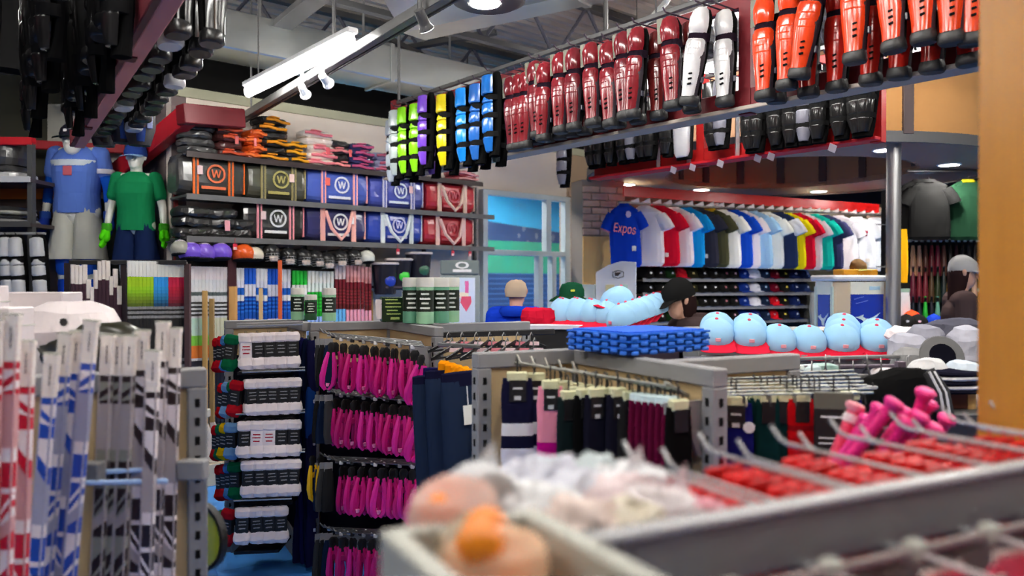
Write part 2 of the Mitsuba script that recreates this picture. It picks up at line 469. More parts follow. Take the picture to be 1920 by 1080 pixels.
# ------------------------------------------------------------------ lamps
tubem = loft([ring(0, 0, z, 0.045, 0.032, 12) for z in (-0.8, 0.8)])
tubem.apply_transform(MT(roll=90))
def fluor(x, y, z, label):
    k = uniq("fluorescent_lamp")
    tag(k, label, "ceiling lamp")
    M = MT(x, y, z, math.degrees(math.atan2(u1[1], u1[0])))
    add(k + "__tube", tubem, "#ffffff", "matte", M, 30, emitter={"type": "area", "radiance": {"type": "rgb", "value": list(TUBE_RADIANCE)}})
    add(k + "__housing", bx(1.66, 0.07, 0.035, 0, 0, 0.055, 0.006), "#c8c8c8", "satin", M, 0)
    for s in (-0.6, 0.6):
        add(k + "__hanger", bx(0.008, 0.008, DZ - z - 0.06, s, 0, (DZ - z) / 2 + 0.03), "#555555", "satin", M, 0)
F0 = np.array([-1.44, 5.28])
spots = [(0, 0, 3.0, "long white fluorescent tube hung above the aisle beside the steel track"),
         (0, 2.6, 3.15, "fluorescent tube hung over the aisle nearer the counter"), (0, 5.0, 3.15, "fluorescent tube hung over the counter behind the camera"),
         (1.86, 2.1, 3.22, "fluorescent tube glowing between the two overhead guard racks"), (1.86, 4.6, 3.22, "fluorescent tube over the orange guards"),
         (3.66, 3.1, 3.22, "fluorescent tube behind the wooden post"), (3.66, 5.6, 3.22, "fluorescent tube over the right aisle"),
         (-1.8, -0.35, 3.3, "fluorescent tube glowing among the black guards"), (-1.8, 2.3, 3.3, "fluorescent tube over the stick racks"), (-1.8, 4.8, 3.3, "fluorescent tube behind the stick racks"),
         (-3.6, 0.6, 3.2, "fluorescent tube over the left shelves"), (-3.6, 3.2, 3.2, "fluorescent tube over the left aisle"), (3.66, 0.3, 3.5, "fluorescent tube behind the red guards")]
for o, s, z, lab in spots:
    q = F0 + s * u1 - n1 * o
    fluor(q[0], q[1], z, lab)

q = W(3.3, 0, -0.9)
k = tag(uniq("cage_lamp"), "flat lamp lighting the batting cage behind the window", "ceiling lamp")
add(k + "__housing", bx(2.7, 0.56, 0.04), "#dddddd", "satin", MT(q[0], q[1], 3.08, WYAW), 0)
add(k + "__panel", bx(2.6, 0.5, 0.004), "#ffffff", "matte", MT(q[0], q[1], 3.056, WYAW), 0, emitter={"type": "area", "radiance": {"type": "rgb", "value": [7.5, 7.5, 7.5]}})
add(k + "__hanger", bx(0.02, 0.02, DZ - 3.1, q[0], q[1], (DZ + 3.1) / 2), "#555555", "satin", None, 0)
# lighting track with spotlights
A_, B_ = P(446, 228, 6.95), P(822, -2, 3.98)
A_[2] = B_[2] = 3.0
dA = (B_ - A_) / np.linalg.norm(B_ - A_)
A2, B2 = A_ - dA * 0.5, B_ + dA * 1.6
tk = uniq("lighting_track")
tag(tk, "grey steel lighting track running beside the fluorescent tube", "lighting track")
add(tk + "__channel", bar(A2, B2, 0.05, 0.06), "#6e6e70", "dull_metal", None, 0)
add(tk + "__lip", bar(A2 + [0.035, 0.03, -0.02], B2 + [0.035, 0.03, -0.02], 0.02, 0.02), "#4a4a4c", "dull_metal", None, 0)
for s in (0.4, 2.2, 4.0):
    q = A_ + dA * s
    add(tk + "__hanger", bx(0.012, 0.012, DZ - 3.0, q[0], q[1], (DZ + 3.0) / 2), "#555555", "satin", None, 0)
can = lathe([(0.018, 0.13), (0.03, 0.125), (0.034, 0.03), (0.048, 0.0)][::-1], 14)
lens = lathe([(0.046, -0.002), (0.046, 0.004)], 14)
def spotlamp(x, y, z, aim, label, body="#e9e9e9", s=1.0):
    k = uniq("spotlight")
    tag(k, label, "spotlight")
    d = np.array(aim, float) - (x, y, z)
    d /= np.linalg.norm(d)
    zz = -d
    xx = np.cross([0.1, 1, 0.05], zz)
    xx /= np.linalg.norm(xx)
    M = np.eye(4)
    M[:3, 0], M[:3, 1], M[:3, 2], M[:3, 3] = xx * s, np.cross(zz, xx) * s, zz * s, (x, y, z)
    add(k + "__can", can, body, "satin", M, 30)
    add(k + "__lens", lens, "#ffffff", "matte", M, 0, emitter={"type": "area", "radiance": {"type": "rgb", "value": list(SPOT_RADIANCE)}})
    top = np.array([x, y, z]) + zz * 0.11 * s
    add(k + "__stem", tube([top, top + [0, 0, 0.05], top + [0, 0, 0.14]], 0.012), body, "satin", None, 30)
for px, py, aim, lab, bc in ((573, 178, (-1.4, 8.0, 2.0), "white spotlight, the one further from the camera on the lighting track", "#e9e9e9"), (616, 157, (-0.6, 8.4, 2.0), "white spotlight just left of the duct seam, second on the track", "#e9e9e9"), (800, 55, (0.6, 6.0, 0.5), "dark spotlight at the near end of the track under the duct", "#3a3a3a")):
    q, t = online(px, A_[:2], dA[:2])
    qq = P(px, py, q[1])
    spotlamp(qq[0], qq[1], min(qq[2], 2.9), aim, lab, bc, .85)
for px, py, d, lab in ((418, 182, 7.6, "small spotlight low in the dark header, left one"), (527, 197, 8.0, "small spotlight low in the dark header, right one")):
    q = P(px, py, d)
    spotlamp(q[0], q[1] - 0.2, q[2], (q[0], q[1] - 2, 1.0), lab, "#222222")
dl = lathe([(0.085, 0.012), (0.1, 0.0), (0.1, 0.014)][::-1], 20)
dlens = lathe([(0.088, -0.004), (0.088, 0.001)], 20)
for i, (px, py) in enumerate(((1660, 280), (1780, 308), (1725, 342), (1535, 358), (1315, 355), (1175, 345))):
    Y = (SZ - CZ) / ray(px, py)[2] * ray(px, py)[1]
    q = P(px, py, Y)
    k = tag(uniq("downlight"), f"round recessed downlight in the ring soffit, {nth(i)} counting from the steel column", "downlight")
    add(k + "__lens", dlens, "#ffffff", "matte", MT(q[0], q[1], SZ - 0.008), 0, emitter={"type": "area", "radiance": {"type": "rgb", "value": list(DOWN_RADIANCE)}})
    add(k + "__rim", ringmesh(0.09, 0.108, 0.01), "#dddddd", "satin", MT(q[0], q[1], SZ - 0.001, pitch=90), 0)
q = P(1735, 318, 8.35)
thing("ceiling_speaker", "round white ceiling speaker between the downlights", "speaker", [("", lathe([(0.1, -0.015), (0.11, 0.0)], 20), "#cfc8c0", "matte")], MT(q[0], q[1], SZ - 0.002))
q = P(916, 3, 4.6)
k = tag(uniq("pendant_lamp"), "dark drum pendant lamp under the silver duct", "pendant lamp")
add(k + "__drum", lathe([(0.17, 0.0), (0.21, 0.02), (0.22, 0.10), (0.2, 0.22), (0.1, 0.3)], 24), "#4a4744", "satin", MT(q[0], q[1], q[2] - 0.02), 30)
add(k + "__lens", lathe([(0.085, -0.006), (0.085, 0.0)], 20), "#ffffff", "matte", MT(q[0] - 0.02, q[1] - 0.03, q[2] - 0.022), 0, emitter={"type": "area", "radiance": {"type": "rgb", "value": list(SPOT_RADIANCE)}})
add(k + "__rod", bx(0.02, 0.02, DZ - q[2] - 0.26, q[0], q[1], (DZ + q[2] + 0.26) / 2), "#444444", "satin", None, 0)

# ducts
d0, d1 = W(wt(395, 0.55), 3.52, 0.55), W(wt(905, 0.55), 3.52, 0.55)
dk = tag(uniq("air_duct"), "flat silver sheet metal duct along the top of the cream wall", "air duct")
dd = (d1 - d0) / np.linalg.norm(d1 - d0)
for i in range(2):
    s0, s1 = d0 + (d1 - d0) * (0, 0.56)[i], d0 + (d1 - d0) * (0.56, 1.0)[i]
    add(dk + "__section", bar(s0, s1, 0.42, 0.30, 0.01), "#99a", "duct_metal", None, 0)
sm = d0 + (d1 - d0) * 0.56
add(dk + "__seam_collar", bar(sm - dd * 0.02, sm + dd * 0.02, 0.45, 0.34, 0.004), "#b9bfbd", "duct_metal", None, 0)
add(dk + "__end_elbow", mv(lathe([(0.02, -0.15), (0.21, -0.15), (0.21, 0.15), (0.02, 0.15)], 20), *d1), "#99a", "duct_metal", None, 30)
for s in (0.15, 0.5, 0.85):
    q = d0 + (d1 - d0) * s
    add(dk + "__hanger", bx(0.02, 0.02, DZ - 3.66, q[0], q[1], (DZ + 3.66) / 2), "#666", "satin", None, 0)
e0, e1 = np.array([-0.78, 6.3, 3.86]), np.array([1.9, 4.55, 3.86])
dk = tag(uniq("air_duct"), "large faceted silver duct with red and blue reflections near the ceiling", "air duct")
oc = tube([e0, e0 + (e1 - e0) * 0.45], 0.36, 8)
oc2 = tube([e0 + (e1 - e0) * 0.46, e1], 0.36, 8)
add(dk + "__section", oc, "#99a", "duct_metal", None, 0)
add(dk + "__section", oc2, "#99a", "duct_metal", None, 0)
add(dk + "__seam_collar", tube([e0 + (e1 - e0) * 0.45, e0 + (e1 - e0) * 0.465], 0.375, 8), "#99a", "duct_metal", None, 0)
# white conduits that sag under the deck
for i in range(2):
    pts = [P(1062 + 6 * i, 128 + 9 * i, 7.6), P(1120, 98 + 9 * i, 7.0), P(1180, 62 + 8 * i, 6.5), P(1222, 30 + 6 * i, 6.1), P(1250, 0 + 6 * i, 5.8), P(1275, -40, 5.5)]
    tt = np.linspace(0, 5, 26)
    pts = np.stack([np.interp(tt, range(6), np.array(pts)[:, j]) for j in range(3)], 1)
    thing("conduit", f"white flexible conduit under the roof deck, {('upper', 'lower')[i]} of two", "conduit", [("", tube(pts, 0.016), "#e6e6e2", "satin")])
# open-web roof joists
def joist(a, b, zb, label, nweb=12):
    k = tag(uniq("roof_joist"), label, "roof joist")
    a, b = np.array([*a, zb]), np.array([*b, zb])
    top = np.array([0, 0, DZ - 0.05 - zb])
    add(k + "__bottom_chord", bar(a, b, 0.07, 0.05), "#46444a", "satin", None, 0)
    add(k + "__top_chord", bar(a + top, b + top, 0.09, 0.06), "#46444a", "satin", None, 0)
    for i in range(nweb):
        p, q = a + (b - a) * i / nweb, a + (b - a) * (i + 1) / nweb
        m_ = (p + q) / 2 + top
        add(k + "__web", tube([p, m_], 0.018, 5), "#4e4c52", "satin", None, 0)
        add(k + "__web", tube([m_, q], 0.018, 5), "#4e4c52", "satin", None, 0)
for i, (o, lab) in enumerate(((-3.3, "roof joist furthest back under the deck"), (-1.7, "roof joist over the far wall"), (0.1, "roof joist above the silver duct"), (1.9, "roof joist nearest the counter"))):
    c0 = W0 + wn * (o + 1.2)
    joist(c0 - ww * 3.5, c0 + ww * 7.0, 3.72 + 0.03 * (i % 2), lab)
# two crossing struts that brace the joists
for i, (a_, b_) in enumerate(((P(700, 58, 7.4), P(912, 165, 9.2)), (P(640, 112, 8.4), P(930, 60, 8.0)), (P(512, 62, 6.6), P(600, -10, 5.6)), (P(1040, 90, 7.5), P(1100, 180, 8.2)))):
    thing("roof_brace", ("long diagonal brace running down to the duct end", "level brace crossing under the deck", "broad dark brace above the fluorescent tube", "diagonal brace behind the red guards")[i], "brace", [("", bar(a_, b_, (0.05, 0.08, 0.16, 0.05)[i], 0.05), "#4a484c", "satin", None, 0)])

# the wooden post beside the camera
ex = P(1832, 500, 1.52)
struct("column", bx(0.42, 0.16, 4.3, ex[0] + 0.21, 1.44, 2.15, 0.004), "#d09030", "post_wood", label="orange-stained wooden post")
# the steel column under the canopy
q = P(1675, 500, 6.7)
struct("column", lathe([(0.085, 0), (0.085, 0.02), (0.058, 0.03), (0.058, SZ)], 20), "#a7a7aa", "dull_metal", MT(q[0], q[1], 0), 30, label="round steel column under the ring soffit")
# ------------------------------------------------------------------ free-standing fixtures (gondolas)
GT = 1.37
GREY = "#8d8a88"
slotm = cat(*[bx(0.012, 0.004, 0.022, 0, 0, z) for z in np.arange(0.1, 1.26, 0.05)])
def upright(k, q, yaw, ztop=GT, slots=True, w=0.05):
    uk = add(k + "__upright", bx(w, w, ztop - 0.05, 0, 0, (ztop - 0.05) / 2, 0.004), GREY, "satin", MT(q[0], q[1], 0, yaw), 0)
    if slots:
        kk = add(uk + "__slots", cat(mv(slotm, 0, -w / 2, 0), mv(mv(slotm, 0, -w / 2, 0), yaw=90), mv(mv(slotm, 0, -w / 2, 0), yaw=-90)), "#1b1a1a", "matte", MT(q[0], q[1], 0.03, yaw), 0)
        tag(kk, kind="stuff")
def panel(k, a, b, ztop=GT, z0=0.16):
    a, b = np.array(a), np.array(b)
    ya = math.degrees(math.atan2(b[1] - a[1], b[0] - a[0]))
    L = np.linalg.norm(b - a)
    c = (a + b) / 2
    add(k + "__top_rail", bx(L + 0.05, 0.05, 0.05, bev=0.004), GREY, "satin", MT(c[0], c[1], ztop - 0.025, ya), 0)
    add(k + "__back_panel", bx(L - 0.04, 0.02, ztop - 0.05 - z0), "#c8a878", "pegboard", MT(c[0], c[1], (ztop - 0.05 + z0) / 2, ya), 0)
    add(k + "__base", bx(L, 0.1, z0, bev=0.006), "#6a6866", "satin", MT(c[0], c[1], z0 / 2, ya), 0)
GA = math.degrees(math.atan2(g2[1], g2[0]))
# centre fixture
MN = np.array([0.54, 2.13])
MJ = MN + 0.70 * g1
MS = MJ - 0.36 * g2
MR = MN + 0.22 * g1
MR1 = MR + 0.50 * g2
k = tag(uniq("display_gondola"), "grey framed sock gondola with tan panels in the centre of the shop", "display fixture")
panel(k, MN, MJ); panel(k, MS, MJ); panel(k, MR, MR1)
for q in (MN, MJ, MS, MR1):
    upright(k, q, GA)
# arm that carries the sock rods
GM = k
brk = trimesh.creation.extrude_polygon(__import__("shapely").Polygon([(0, 0.03), (0.13, 0.03), (0.13, 0), (0.06, -0.03), (0.02, -0.12), (0, -0.13)]), 0.012)
brk.apply_transform(MT(pitch=90))
add(k + "__bracket", brk, GREY, "satin", MT(MN[0] - 0.02, MN[1] + 0.03, 1.25, GA + 180), 0)
# pink pad fixture
BN = np.array([-0.379, 4.06])
BJ = BN + 0.75 * g1
BS = BJ - 0.45 * g2
BR = BN + 0.30 * g1
BR1 = BR + 0.66 * g2
k = tag(uniq("display_gondola"), "grey framed gondola with tiers of pink straps and green tubs on top", "display fixture")
panel(k, BN, BJ); panel(k, BS, BJ); panel(k, BR, BR1)
for q in (BN, BJ, BS, BR1):
    upright(k, q, GA)
for z in (1.24, 1.0, 0.76, 0.5):
    add(k + "__bracket", brk, GREY, "satin", MT(BN[0] - 0.02, BN[1] + 0.03, z, GA + 180), 0)
# white sock fixture
DJ = np.array([-1.356, 4.90])
DS = DJ - 0.36 * g2
DN = DJ - 0.40 * g1
for q0_, q1_ in ((BN, BJ), (BS, BJ)):
    o_ = -g2 * .03 if q0_ is BN else -g1 * .03
    add(k + "__dark_liner", bar([*(q0_ + (q1_ - q0_) * .06 + o_), .62], [*(q0_ + (q1_ - q0_) * .94 + o_), .62], .012, 1.0), "#131214", "matte", None, 0)
k = tag(uniq("display_gondola"), "grey framed gondola behind the tiers of white socks", "display fixture")
panel(k, DN, DJ); panel(k, DS, DJ)
for q0_, q1_ in ((DN, DJ), (DS, DJ)):
    o_ = -g2 * .03 if q0_ is DN else -g1 * .03
    add(k + "__dark_liner", bar([*(q0_ + (q1_ - q0_) * .06 + o_), .64], [*(q0_ + (q1_ - q0_) * .94 + o_), .64], .012, 1.05), "#131214", "matte", None, 0)
for q in (DJ, DS):
    upright(k, q, GA)
# the rear counter beyond
# front gondola
E0, E1 = np.array([0.067, 0.716]), np.array([0.067, 0.716]) + g2 * 1.5
k = tag(uniq("display_gondola"), "dark grey metal gondola in the near foreground with red packets on both sides", "display fixture")
FG = k
add(k + "__top_rail", bx(1.5, 0.04, 0.06, 0.75, 0, 0, 0.004), GREY, "satin", MT(E0[0], E0[1], GT - 0.03, GA), 0)
add(k + "__top_lip", bx(1.5, 0.012, 0.008, 0.75, -0.02, 0.004, 0.002), "#d8d6d4", "gloss", MT(E0[0], E0[1], GT, GA), 0)
add(k + "__back_panel", bx(1.46, 0.02, GT - 0.25, 0.75, 0, 0), "#8a8078", "satin", MT(E0[0], E0[1], (GT - 0.06 + 0.13) / 2, GA), 0)
add(k + "__base", bx(1.5, 0.1, 0.16, 0.75, 0, 0.08), "#5d5b5a", "satin", MT(E0[0], E0[1], 0, GA), 0)
for s in (0.02, 1.48):
    upright(k, E0 + g2 * s, GA, GT, True)
# end tray of the front gondola (open bin)
L0 = np.array([-0.119, 0.731])
k = tag(uniq("end_bin"), "open grey bin at the end of the foreground gondola holding bagged balls", "bin")
binw, bind = 0.165, 0.30
Mb = MT(L0[0], L0[1], GT, GA)
for nm, m in (("side_wall", bx(0.022, bind, 0.09, 0.011, -bind / 2, -0.045, 0.003)), ("side_wall", bx(0.022, bind, 0.09, binw - 0.011, -bind / 2, -0.045, 0.003)), ("back_wall", bx(binw, 0.018, 0.09, binw / 2, 0, -0.045, 0.003)),
              ("front_wall", bx(binw, 0.018, 0.09, binw / 2, -bind, -0.045, 0.003)), ("bottom", bx(binw, bind, 0.01, binw / 2, -bind / 2, -0.09)), ("post", bx(0.05, 0.05, GT - 0.095, binw / 2, -0.05, -0.095 - (GT - 0.095) / 2))):
    add(k + "__" + nm, m, "#a9a8a6" if nm != "post" else GREY, "satin", Mb, 0)
# pegs of the front gondola and their red packets
pegm = tube([[0, 0, 0], [0, 0.27, 0], [0, 0.285, 0.004], [0, 0.305, 0.022]], 0.0032, 7)
redp = slab([(-0.20, 0, 0, 0.03, 0.006), (-0.19, 0, 0, 0.034, 0.010), (-0.03, 0, 0, 0.034, 0.010), (-0.012, 0, 0, 0.03, 0.007)], 12, 4)
hook = tube([[0, 0, -0.016], [0, 0, -0.004], [0, 0.002, 0.0]], 0.0016, 5)
hdr = bx(0.05, 0.002, 0.018, 0, 0, -0.011)
i = 0
for s in np.arange(0.18, 1.2, 0.068):
    q = E0 + g2 * s
    rr = rng.uniform(-1.5, 1.5)
    lz = 1.345 + (0.012 if i % 2 else -0.004)
    add(FG + "__peg", pegm, "#cfccca", "dull_metal", MT(q[0], q[1], lz, GA + rr), 30)
    nn = rng.choice((8, 9))
    for j in range(nn):
        o = q + g1 * (0.03 + 0.0265 * j + rng.uniform(0, 0.008)) 
        thing("red_packet", f"red packet on the {nth(i)} far-side peg from the bin, {nth(j)} from the rail", "packet",
              [("pouch", redp, rng.choice(("#c80a16", "#b80812", "#d41420")), "satin"), ("hook", hook, "#cc2030", "satin")],
              MT(o[0], o[1], lz - 0.0035, GA + rr + rng.uniform(-9, 9), rng.uniform(-6, 6)), "red packets behind the foreground rail")
    i += 1
# near side: wire bar, pegs and pale pink packets
q0, q1 = E0 - g1 * 0.055 + g2 * 0.05, E0 - g1 * 0.055 + g2 * 1.45
add(FG + "__front_bar", tube([[*q0, 1.318], [*q1, 1.318]], 0.0055, 8), "#c9c4c0", "dull_metal", None, 30)
clip = bx(0.022, 0.02, 0.024, bev=0.004)
for i, s in enumerate(np.arange(0.12, 1.3, 0.125)):
    q = E0 + g2 * s - g1 * 0.055
    add(FG + "__front_clip", clip, "#c4bfba", "satin", MT(q[0], q[1], 1.318, GA), 0)
    add(FG + "__front_stay", bx(0.012, 0.05, 0.014, 0, 0.03, 0), "#8d8a88", "satin", MT(q[0], q[1], 1.31, GA), 0)
    add(FG + "__front_peg", tube([[0, 0, 0], [0, -0.2, -0.004], [0, -0.225, 0.015]], 0.0042, 7), "#d6cfca", "dull_metal", MT(q[0], q[1], 1.316, GA), 30)
    for j in range(3):
        o = q - g1 * (0.03 + 0.045 * j)
        thing("pink_packet", f"clear pink packet on the {nth(i)} near-side peg, {nth(j)} from the wire bar", "packet",
              [("pouch", slab([(-0.19, 0, 0, 0.05, 0.008), (-0.10, 0, 0, 0.054, 0.016), (-0.03, 0, 0, 0.05, 0.008), (-0.008, 0, 0, 0.03, 0.003)], 12, 3), ("#d8566a", "#e27a88", "#cf4056")[(i + j) % 3], "gloss"),
               ("header_card", bx(0.07, 0.003, 0.022, 0, 0, -0.012), "#ecdcd8", "satin")], MT(o[0], o[1], 1.312, GA + rng.uniform(-8, 8)), "pink packets on the near side of the foreground gondola")

# bagged balls in the end bin
def balls_bag(px, py, d, n, r, ballcol, filmcol, label, seed, hgt):
    c = P(px, py, d)
    k = tag(uniq("ball_bag"), label, "bag of balls")
    R = random.Random(seed)
    w = r * 2.3
    pos = []
    for lay in range(3):
        for a in range(3 if lay < 2 else 2):
            t = a / 3 * 6.28 + lay
            pos.append((c[0] + r * 1.1 * math.cos(t), c[1] + r * 1.1 * math.sin(t), c[2] - hgt + r + lay * r * 1.55))
    for p in pos[:n]:
        add(k + "__ball", ball(r, 0, 0, 0, 2), ballcol, "gloss", MT(*p), True)
    film = slab([(-hgt, 0, 0, w * 0.8, w * 0.8), (-hgt * .8, 0, 0, w * 1.0, w * 0.95), (-hgt * .35, 0, 0, w * 1.0, w * 0.95), (-hgt * 0.12, 0, 0, w * .92, w * 0.8), (-.004, 0.0, 0, w * .7, w * .5), (0.006, 0.004, 0, w * .3, w * .2)], 22, 2.6)
    film = rumple(film, r * 0.32, 26, seed, 2)
    add(k + "__film", film, filmcol, "bag_film", MT(*c), True)
balls_bag(852, 905, 0.80, 8, 0.0205, "#f08a1e", "#fbeedd", "clear bag of orange balls at the back of the bin, under a white peak", 3, 0.11)
balls_bag(930, 1000, 0.70, 8, 0.021, "#f79016", "#fbe6cc", "clear bag of bright orange balls at the front of the bin", 5, 0.09)
balls_bag(890, 975, 0.755, 5, 0.017, "#ecd8b6", "#efe2cd", "clear bag of cream balls between the two orange bags", 9, 0.085)
c = P(792, 945, 0.79)
# crumpled white bags behind the rail
whites = [(898, 872, 0.86, 0.032, "white twisted bag top rising at the back of the bin"), (985, 925, 0.86, 0.05, "white crumpled plastic bag next to the ball bags"), (1070, 905, 0.95, 0.055, "silver white plastic bag in the middle of the heap"),
          (1075, 955, 0.84, 0.05, "cream crumpled bag right behind the rail"), (1150, 925, 0.93, 0.055, "pinkish white crumpled bag in the heap"), (1180, 880, 1.02, 0.045, "white bag with an upright corner in the heap"),
          (1235, 935, 0.9, 0.05, "white bag at the edge of the red packets"), (1180, 965, 0.86, 0.045, "cream bag low against the rail"), (1010, 880, 0.98, 0.05, "white bag at the back of the heap"), (1120, 875, 1.06, 0.05, "grey white bag furthest back in the heap"), (1300, 940, 0.92, 0.036, "small pink and white bag among the red packets")]
for i, (px, py, d, r, lab) in enumerate(whites):
    c = P(px, py + 15, d)
    m = ball(r, 0, 0, 0, 4, (1.15, 0.9, 0.62))
    m = rumple(m, r * 0.42, 20 + 3 * i, 20 + i)
    col = ("#e4e2e0", "#d8d8da", "#ccd0d6", "#dccfc2", "#d8c4c4", "#e0dede", "#dcd4d2", "#d6c8b8", "#d4d8dc", "#c2c6cc", "#d8929c")[i]
    thing("plastic_bag", lab, "plastic bag", [("", m, col, "gloss", None, True)], MT(c[0], c[1], c[2] - 0.01))
pk = trimesh.convex.convex_hull(np.array([[-.02, 0, 0], [.02, 0.01, 0], [0, .012, 0], [0.012, 0.004, .045]]))
for (px, py, d, lab) in ((905, 868, 0.87, "pointed white bag corner standing over the orange balls"), (1185, 872, 1.0, "pointed white bag corner standing before the black socks"), (1268, 908, 0.95, "pointed white bag corner beside the red packets")):
    c = P(px, py, d)
    thing("plastic_bag", lab, "plastic bag", [("", rumple(pk, 0.002, 60, 3, 3), "#f3f1f0", "gloss", None, True)], MT(c[0], c[1], c[2] - 0.02))

# ------------------------------------------------------------------ socks on the centre fixture
def sock(w, h, bands, cardcol="#d9d9ac", tagcol="#15161c", th=0.012, text_=True):
    """a hung pair of socks: bands [(from, to, colour)] down the height"""
    out = []
    prof = [(0, 0.86, 0.8), (0.1, 1.0, 1.0), (0.5, 0.94, 1.0), (0.9, 1.02, 1.0), (1.0, 0.9, 0.7)]
    def at(t):
        return np.interp(t, [p[0] for p in prof], [p[1] for p in prof]), np.interp(t, [p[0] for p in prof], [p[2] for p in prof])
    for a, b, col in bands:
        ts = np.unique(np.concatenate([np.linspace(a, b, 4)]))
        secs = [(-0.035 - t * h, 0, 0, w / 2 * at(t)[0], th * at(t)[1]) for t in ts]
        out.append((f"band" if len(bands) > 1 else "sock", slab(secs, 14, 3), col, "cloth"))
    out.append(("top_card", bx(w * 0.62, 0.028, 0.03, 0, 0, -0.03, 0.004), cardcol, "satin"))
    out.append(("label", bx(w * 0.5, 0.003, h * 0.24, 0, -th - 0.002, -0.04 - h * 0.12), tagcol, "satin"))
    out.append(("hook", tube([[0, 0, -0.02], [0, 0, 0.02], [0, 0.006, 0.03], [0, 0.012, 0.026]], 0.0025, 5), "#2a2a2a", "satin"))
    if text_:
        out.append(("print_lines", cat(bx(w * 0.28, 0.002, 0.006, 0, -th - 0.0045, -0.065), bx(w * 0.2, 0.002, 0.012, 0, -th - 0.0045, -0.095)), "#c9c9c9", "satin"))
    return out
navy_s = sock(0.105, 0.28, [(0, .5, "#14182c"), (.5, .64, "#e8e8ea"), (.64, .78, "#14182c"), (.78, 1, "#e4e4e6")])
pink_s = sock(0.085, 0.27, [(0, .62, "#f09aae"), (.62, .8, "#c4127c"), (.8, 1, "#f0a0b0")])
dark_s = sock(0.075, 0.26, [(0, 1, "#1b2224")], text_=False)
char_s = sock(0.075, 0.26, [(0, 1, "#1c1d22")])
grey_s = sock(0.08, 0.27, [(0, 1, "#23282a")])
mar_s = sock(0.075, 0.25, [(0, 1, "#5a0f2c")], "#d8e6e8", "#2f8fa0", text_=False)
blk_s = sock(0.085, 0.25, [(0, 1, "#0e0e10")], text_=False)
facing = lambda q, extra=0: math.degrees(math.atan2(q[0], q[1])) * -1 + extra
def hang_sock(parts, px, py, d, label, name="sock_pair", cat_="socks", grp=None, extra=0, roll=0, z=None):
    c = P(px, py, d)
    thing(name, label, cat_, parts, MT(c[0], c[1], c[2] if z is None else z, facing(c, extra), roll), grp)
rows = [(970, 688, 2.50, navy_s, "navy and white striped sock pair hanging at the front left of the centre rods", 4), (1003, 690, 2.62, navy_s, "navy and white striped sock pair second from the left", 12),
        (1032, 703, 2.42, pink_s, "pale pink sock pair with a magenta band", 6), (1052, 705, 2.50, pink_s, "pale pink sock pair tucked behind the first pink pair", 25),
        (1066, 722, 2.36, dark_s, "dark green-black sock pair right of the pink socks", 22), (1083, 715, 2.44, pink_s, "pale pink sock pair between the black socks", 38), (1098, 718, 2.33, blk_s, "black sock pair with thin white line, second of the black ones", 30),
        (1117, 717, 2.30, char_s, "charcoal sock pair with white print, middle of the centre rods", 20), (1137, 717, 2.36, grey_s, "dark grey speckled sock pair left of the black pair", 36),
        (1158, 716, 2.27, char_s, "black sock pair with white print, right of centre", 26), (1180, 722, 2.27, grey_s, "dark grey sparkling sock pair next to the maroon socks", 30)]
for px, py, d, pt, lab, ex_ in rows:
    hang_sock(pt, px, py, d, lab, extra=ex_, grp="socks on the centre fixture")
for i in range(6):
    hang_sock(mar_s, 1196 + 12.5 * i, 726 + 1.2 * i, 2.24 - 0.022 * i, f"maroon sock pair with teal card, {nth(i)} from the left of the maroon row", extra=48, grp="maroon socks")
hang_sock(blk_s, 1272, 738, 2.1, "black sock pair at the near right end of the centre rods", extra=35, grp="socks on the centre fixture")
for i in range(10):
    hang_sock((dark_s, char_s)[i % 2], 1040 + 20 * i, 702 + 3.2 * i, 2.62 - 0.035 * i, f"black sock pair in the back row of the centre rods, {nth(i)} from the left", extra=30, grp="black socks in the back row")
# the rods themselves
for i in range(7):
    tip = P(917 + 26 * i, 672 + 3.5 * i, 2.72 - 0.05 * i)
    end = P(1262 + 4 * i, 726 + 2.2 * i, 2.13 + 0.006 * i)
    pts = [tip + [0, 0, 0.025], tip + (end - tip) * 0.03, tip + (end - tip) * 0.06, end]
    add(GM + "__rod", tube(pts, 0.0042, 7), "#b5b2b0", "dull_metal", None, 30)
    for j in range(5):
        a = tip + (end - tip) * (0.15 + 0.18 * j)
        add(GM + "__rod_hook", tube([a + [0, 0, 0.0], a + [0.02, -.02, 0.004], a + [0.03, -0.03, -0.012], a + [0.03, -.03, -0.03]], 0.0022, 5), "#3c3a3a", "satin", None, 30)
ea, eb = P(1262, 726, 2.13), P(1290, 742, 2.17)
add(GM + "__cross_bar", tube([ea - (eb - ea) * 0.5, eb], 0.006, 7), "#a9a7a5", "dull_metal", None, 30)

# right wing of the centre fixture
blue_s = sock(0.10, 0.26, [(0, 1, "#16205c")])
green_s = sock(0.075, 0.26, [(0, 1, "#12332c")], text_=False)
red_s = sock(0.08, 0.25, [(0, .3, "#c01020"), (.3, .36, "#8a0d1a"), (.36, 1, "#c01020")], text_=False)
nv_s = sock(0.085, 0.25, [(0, 1, "#1b2140")], "#34363a", text_=False)
card_s = [("card", bx(0.105, 0.01, 0.2, 0, 0, -0.13, 0.003), "#17181c", "satin"), ("header", bx(0.105, 0.012, 0.05, 0, 0, -0.045, 0.003), "#5f6258", "satin"), ("sock", slab([(-0.34, 0, 0.012, .05, .012), (-.04, 0, 0.012, .052, .014)], 12, 3), "#1a3a80", "cloth"),
          ("print", cat(bx(.07, .002, .006, 0, -.006, -.09), bx(.08, .002, .004, 0, -.006, -.15), bx(.08, .002, .004, 0, -.006, -.165), bx(.03, .002, .016, .02, -.006, -.2)), "#d8d8d8", "satin"), ("hook", tube([[0, 0, -.02], [0, 0, .03]], .0025, 5), "#222", "satin")]
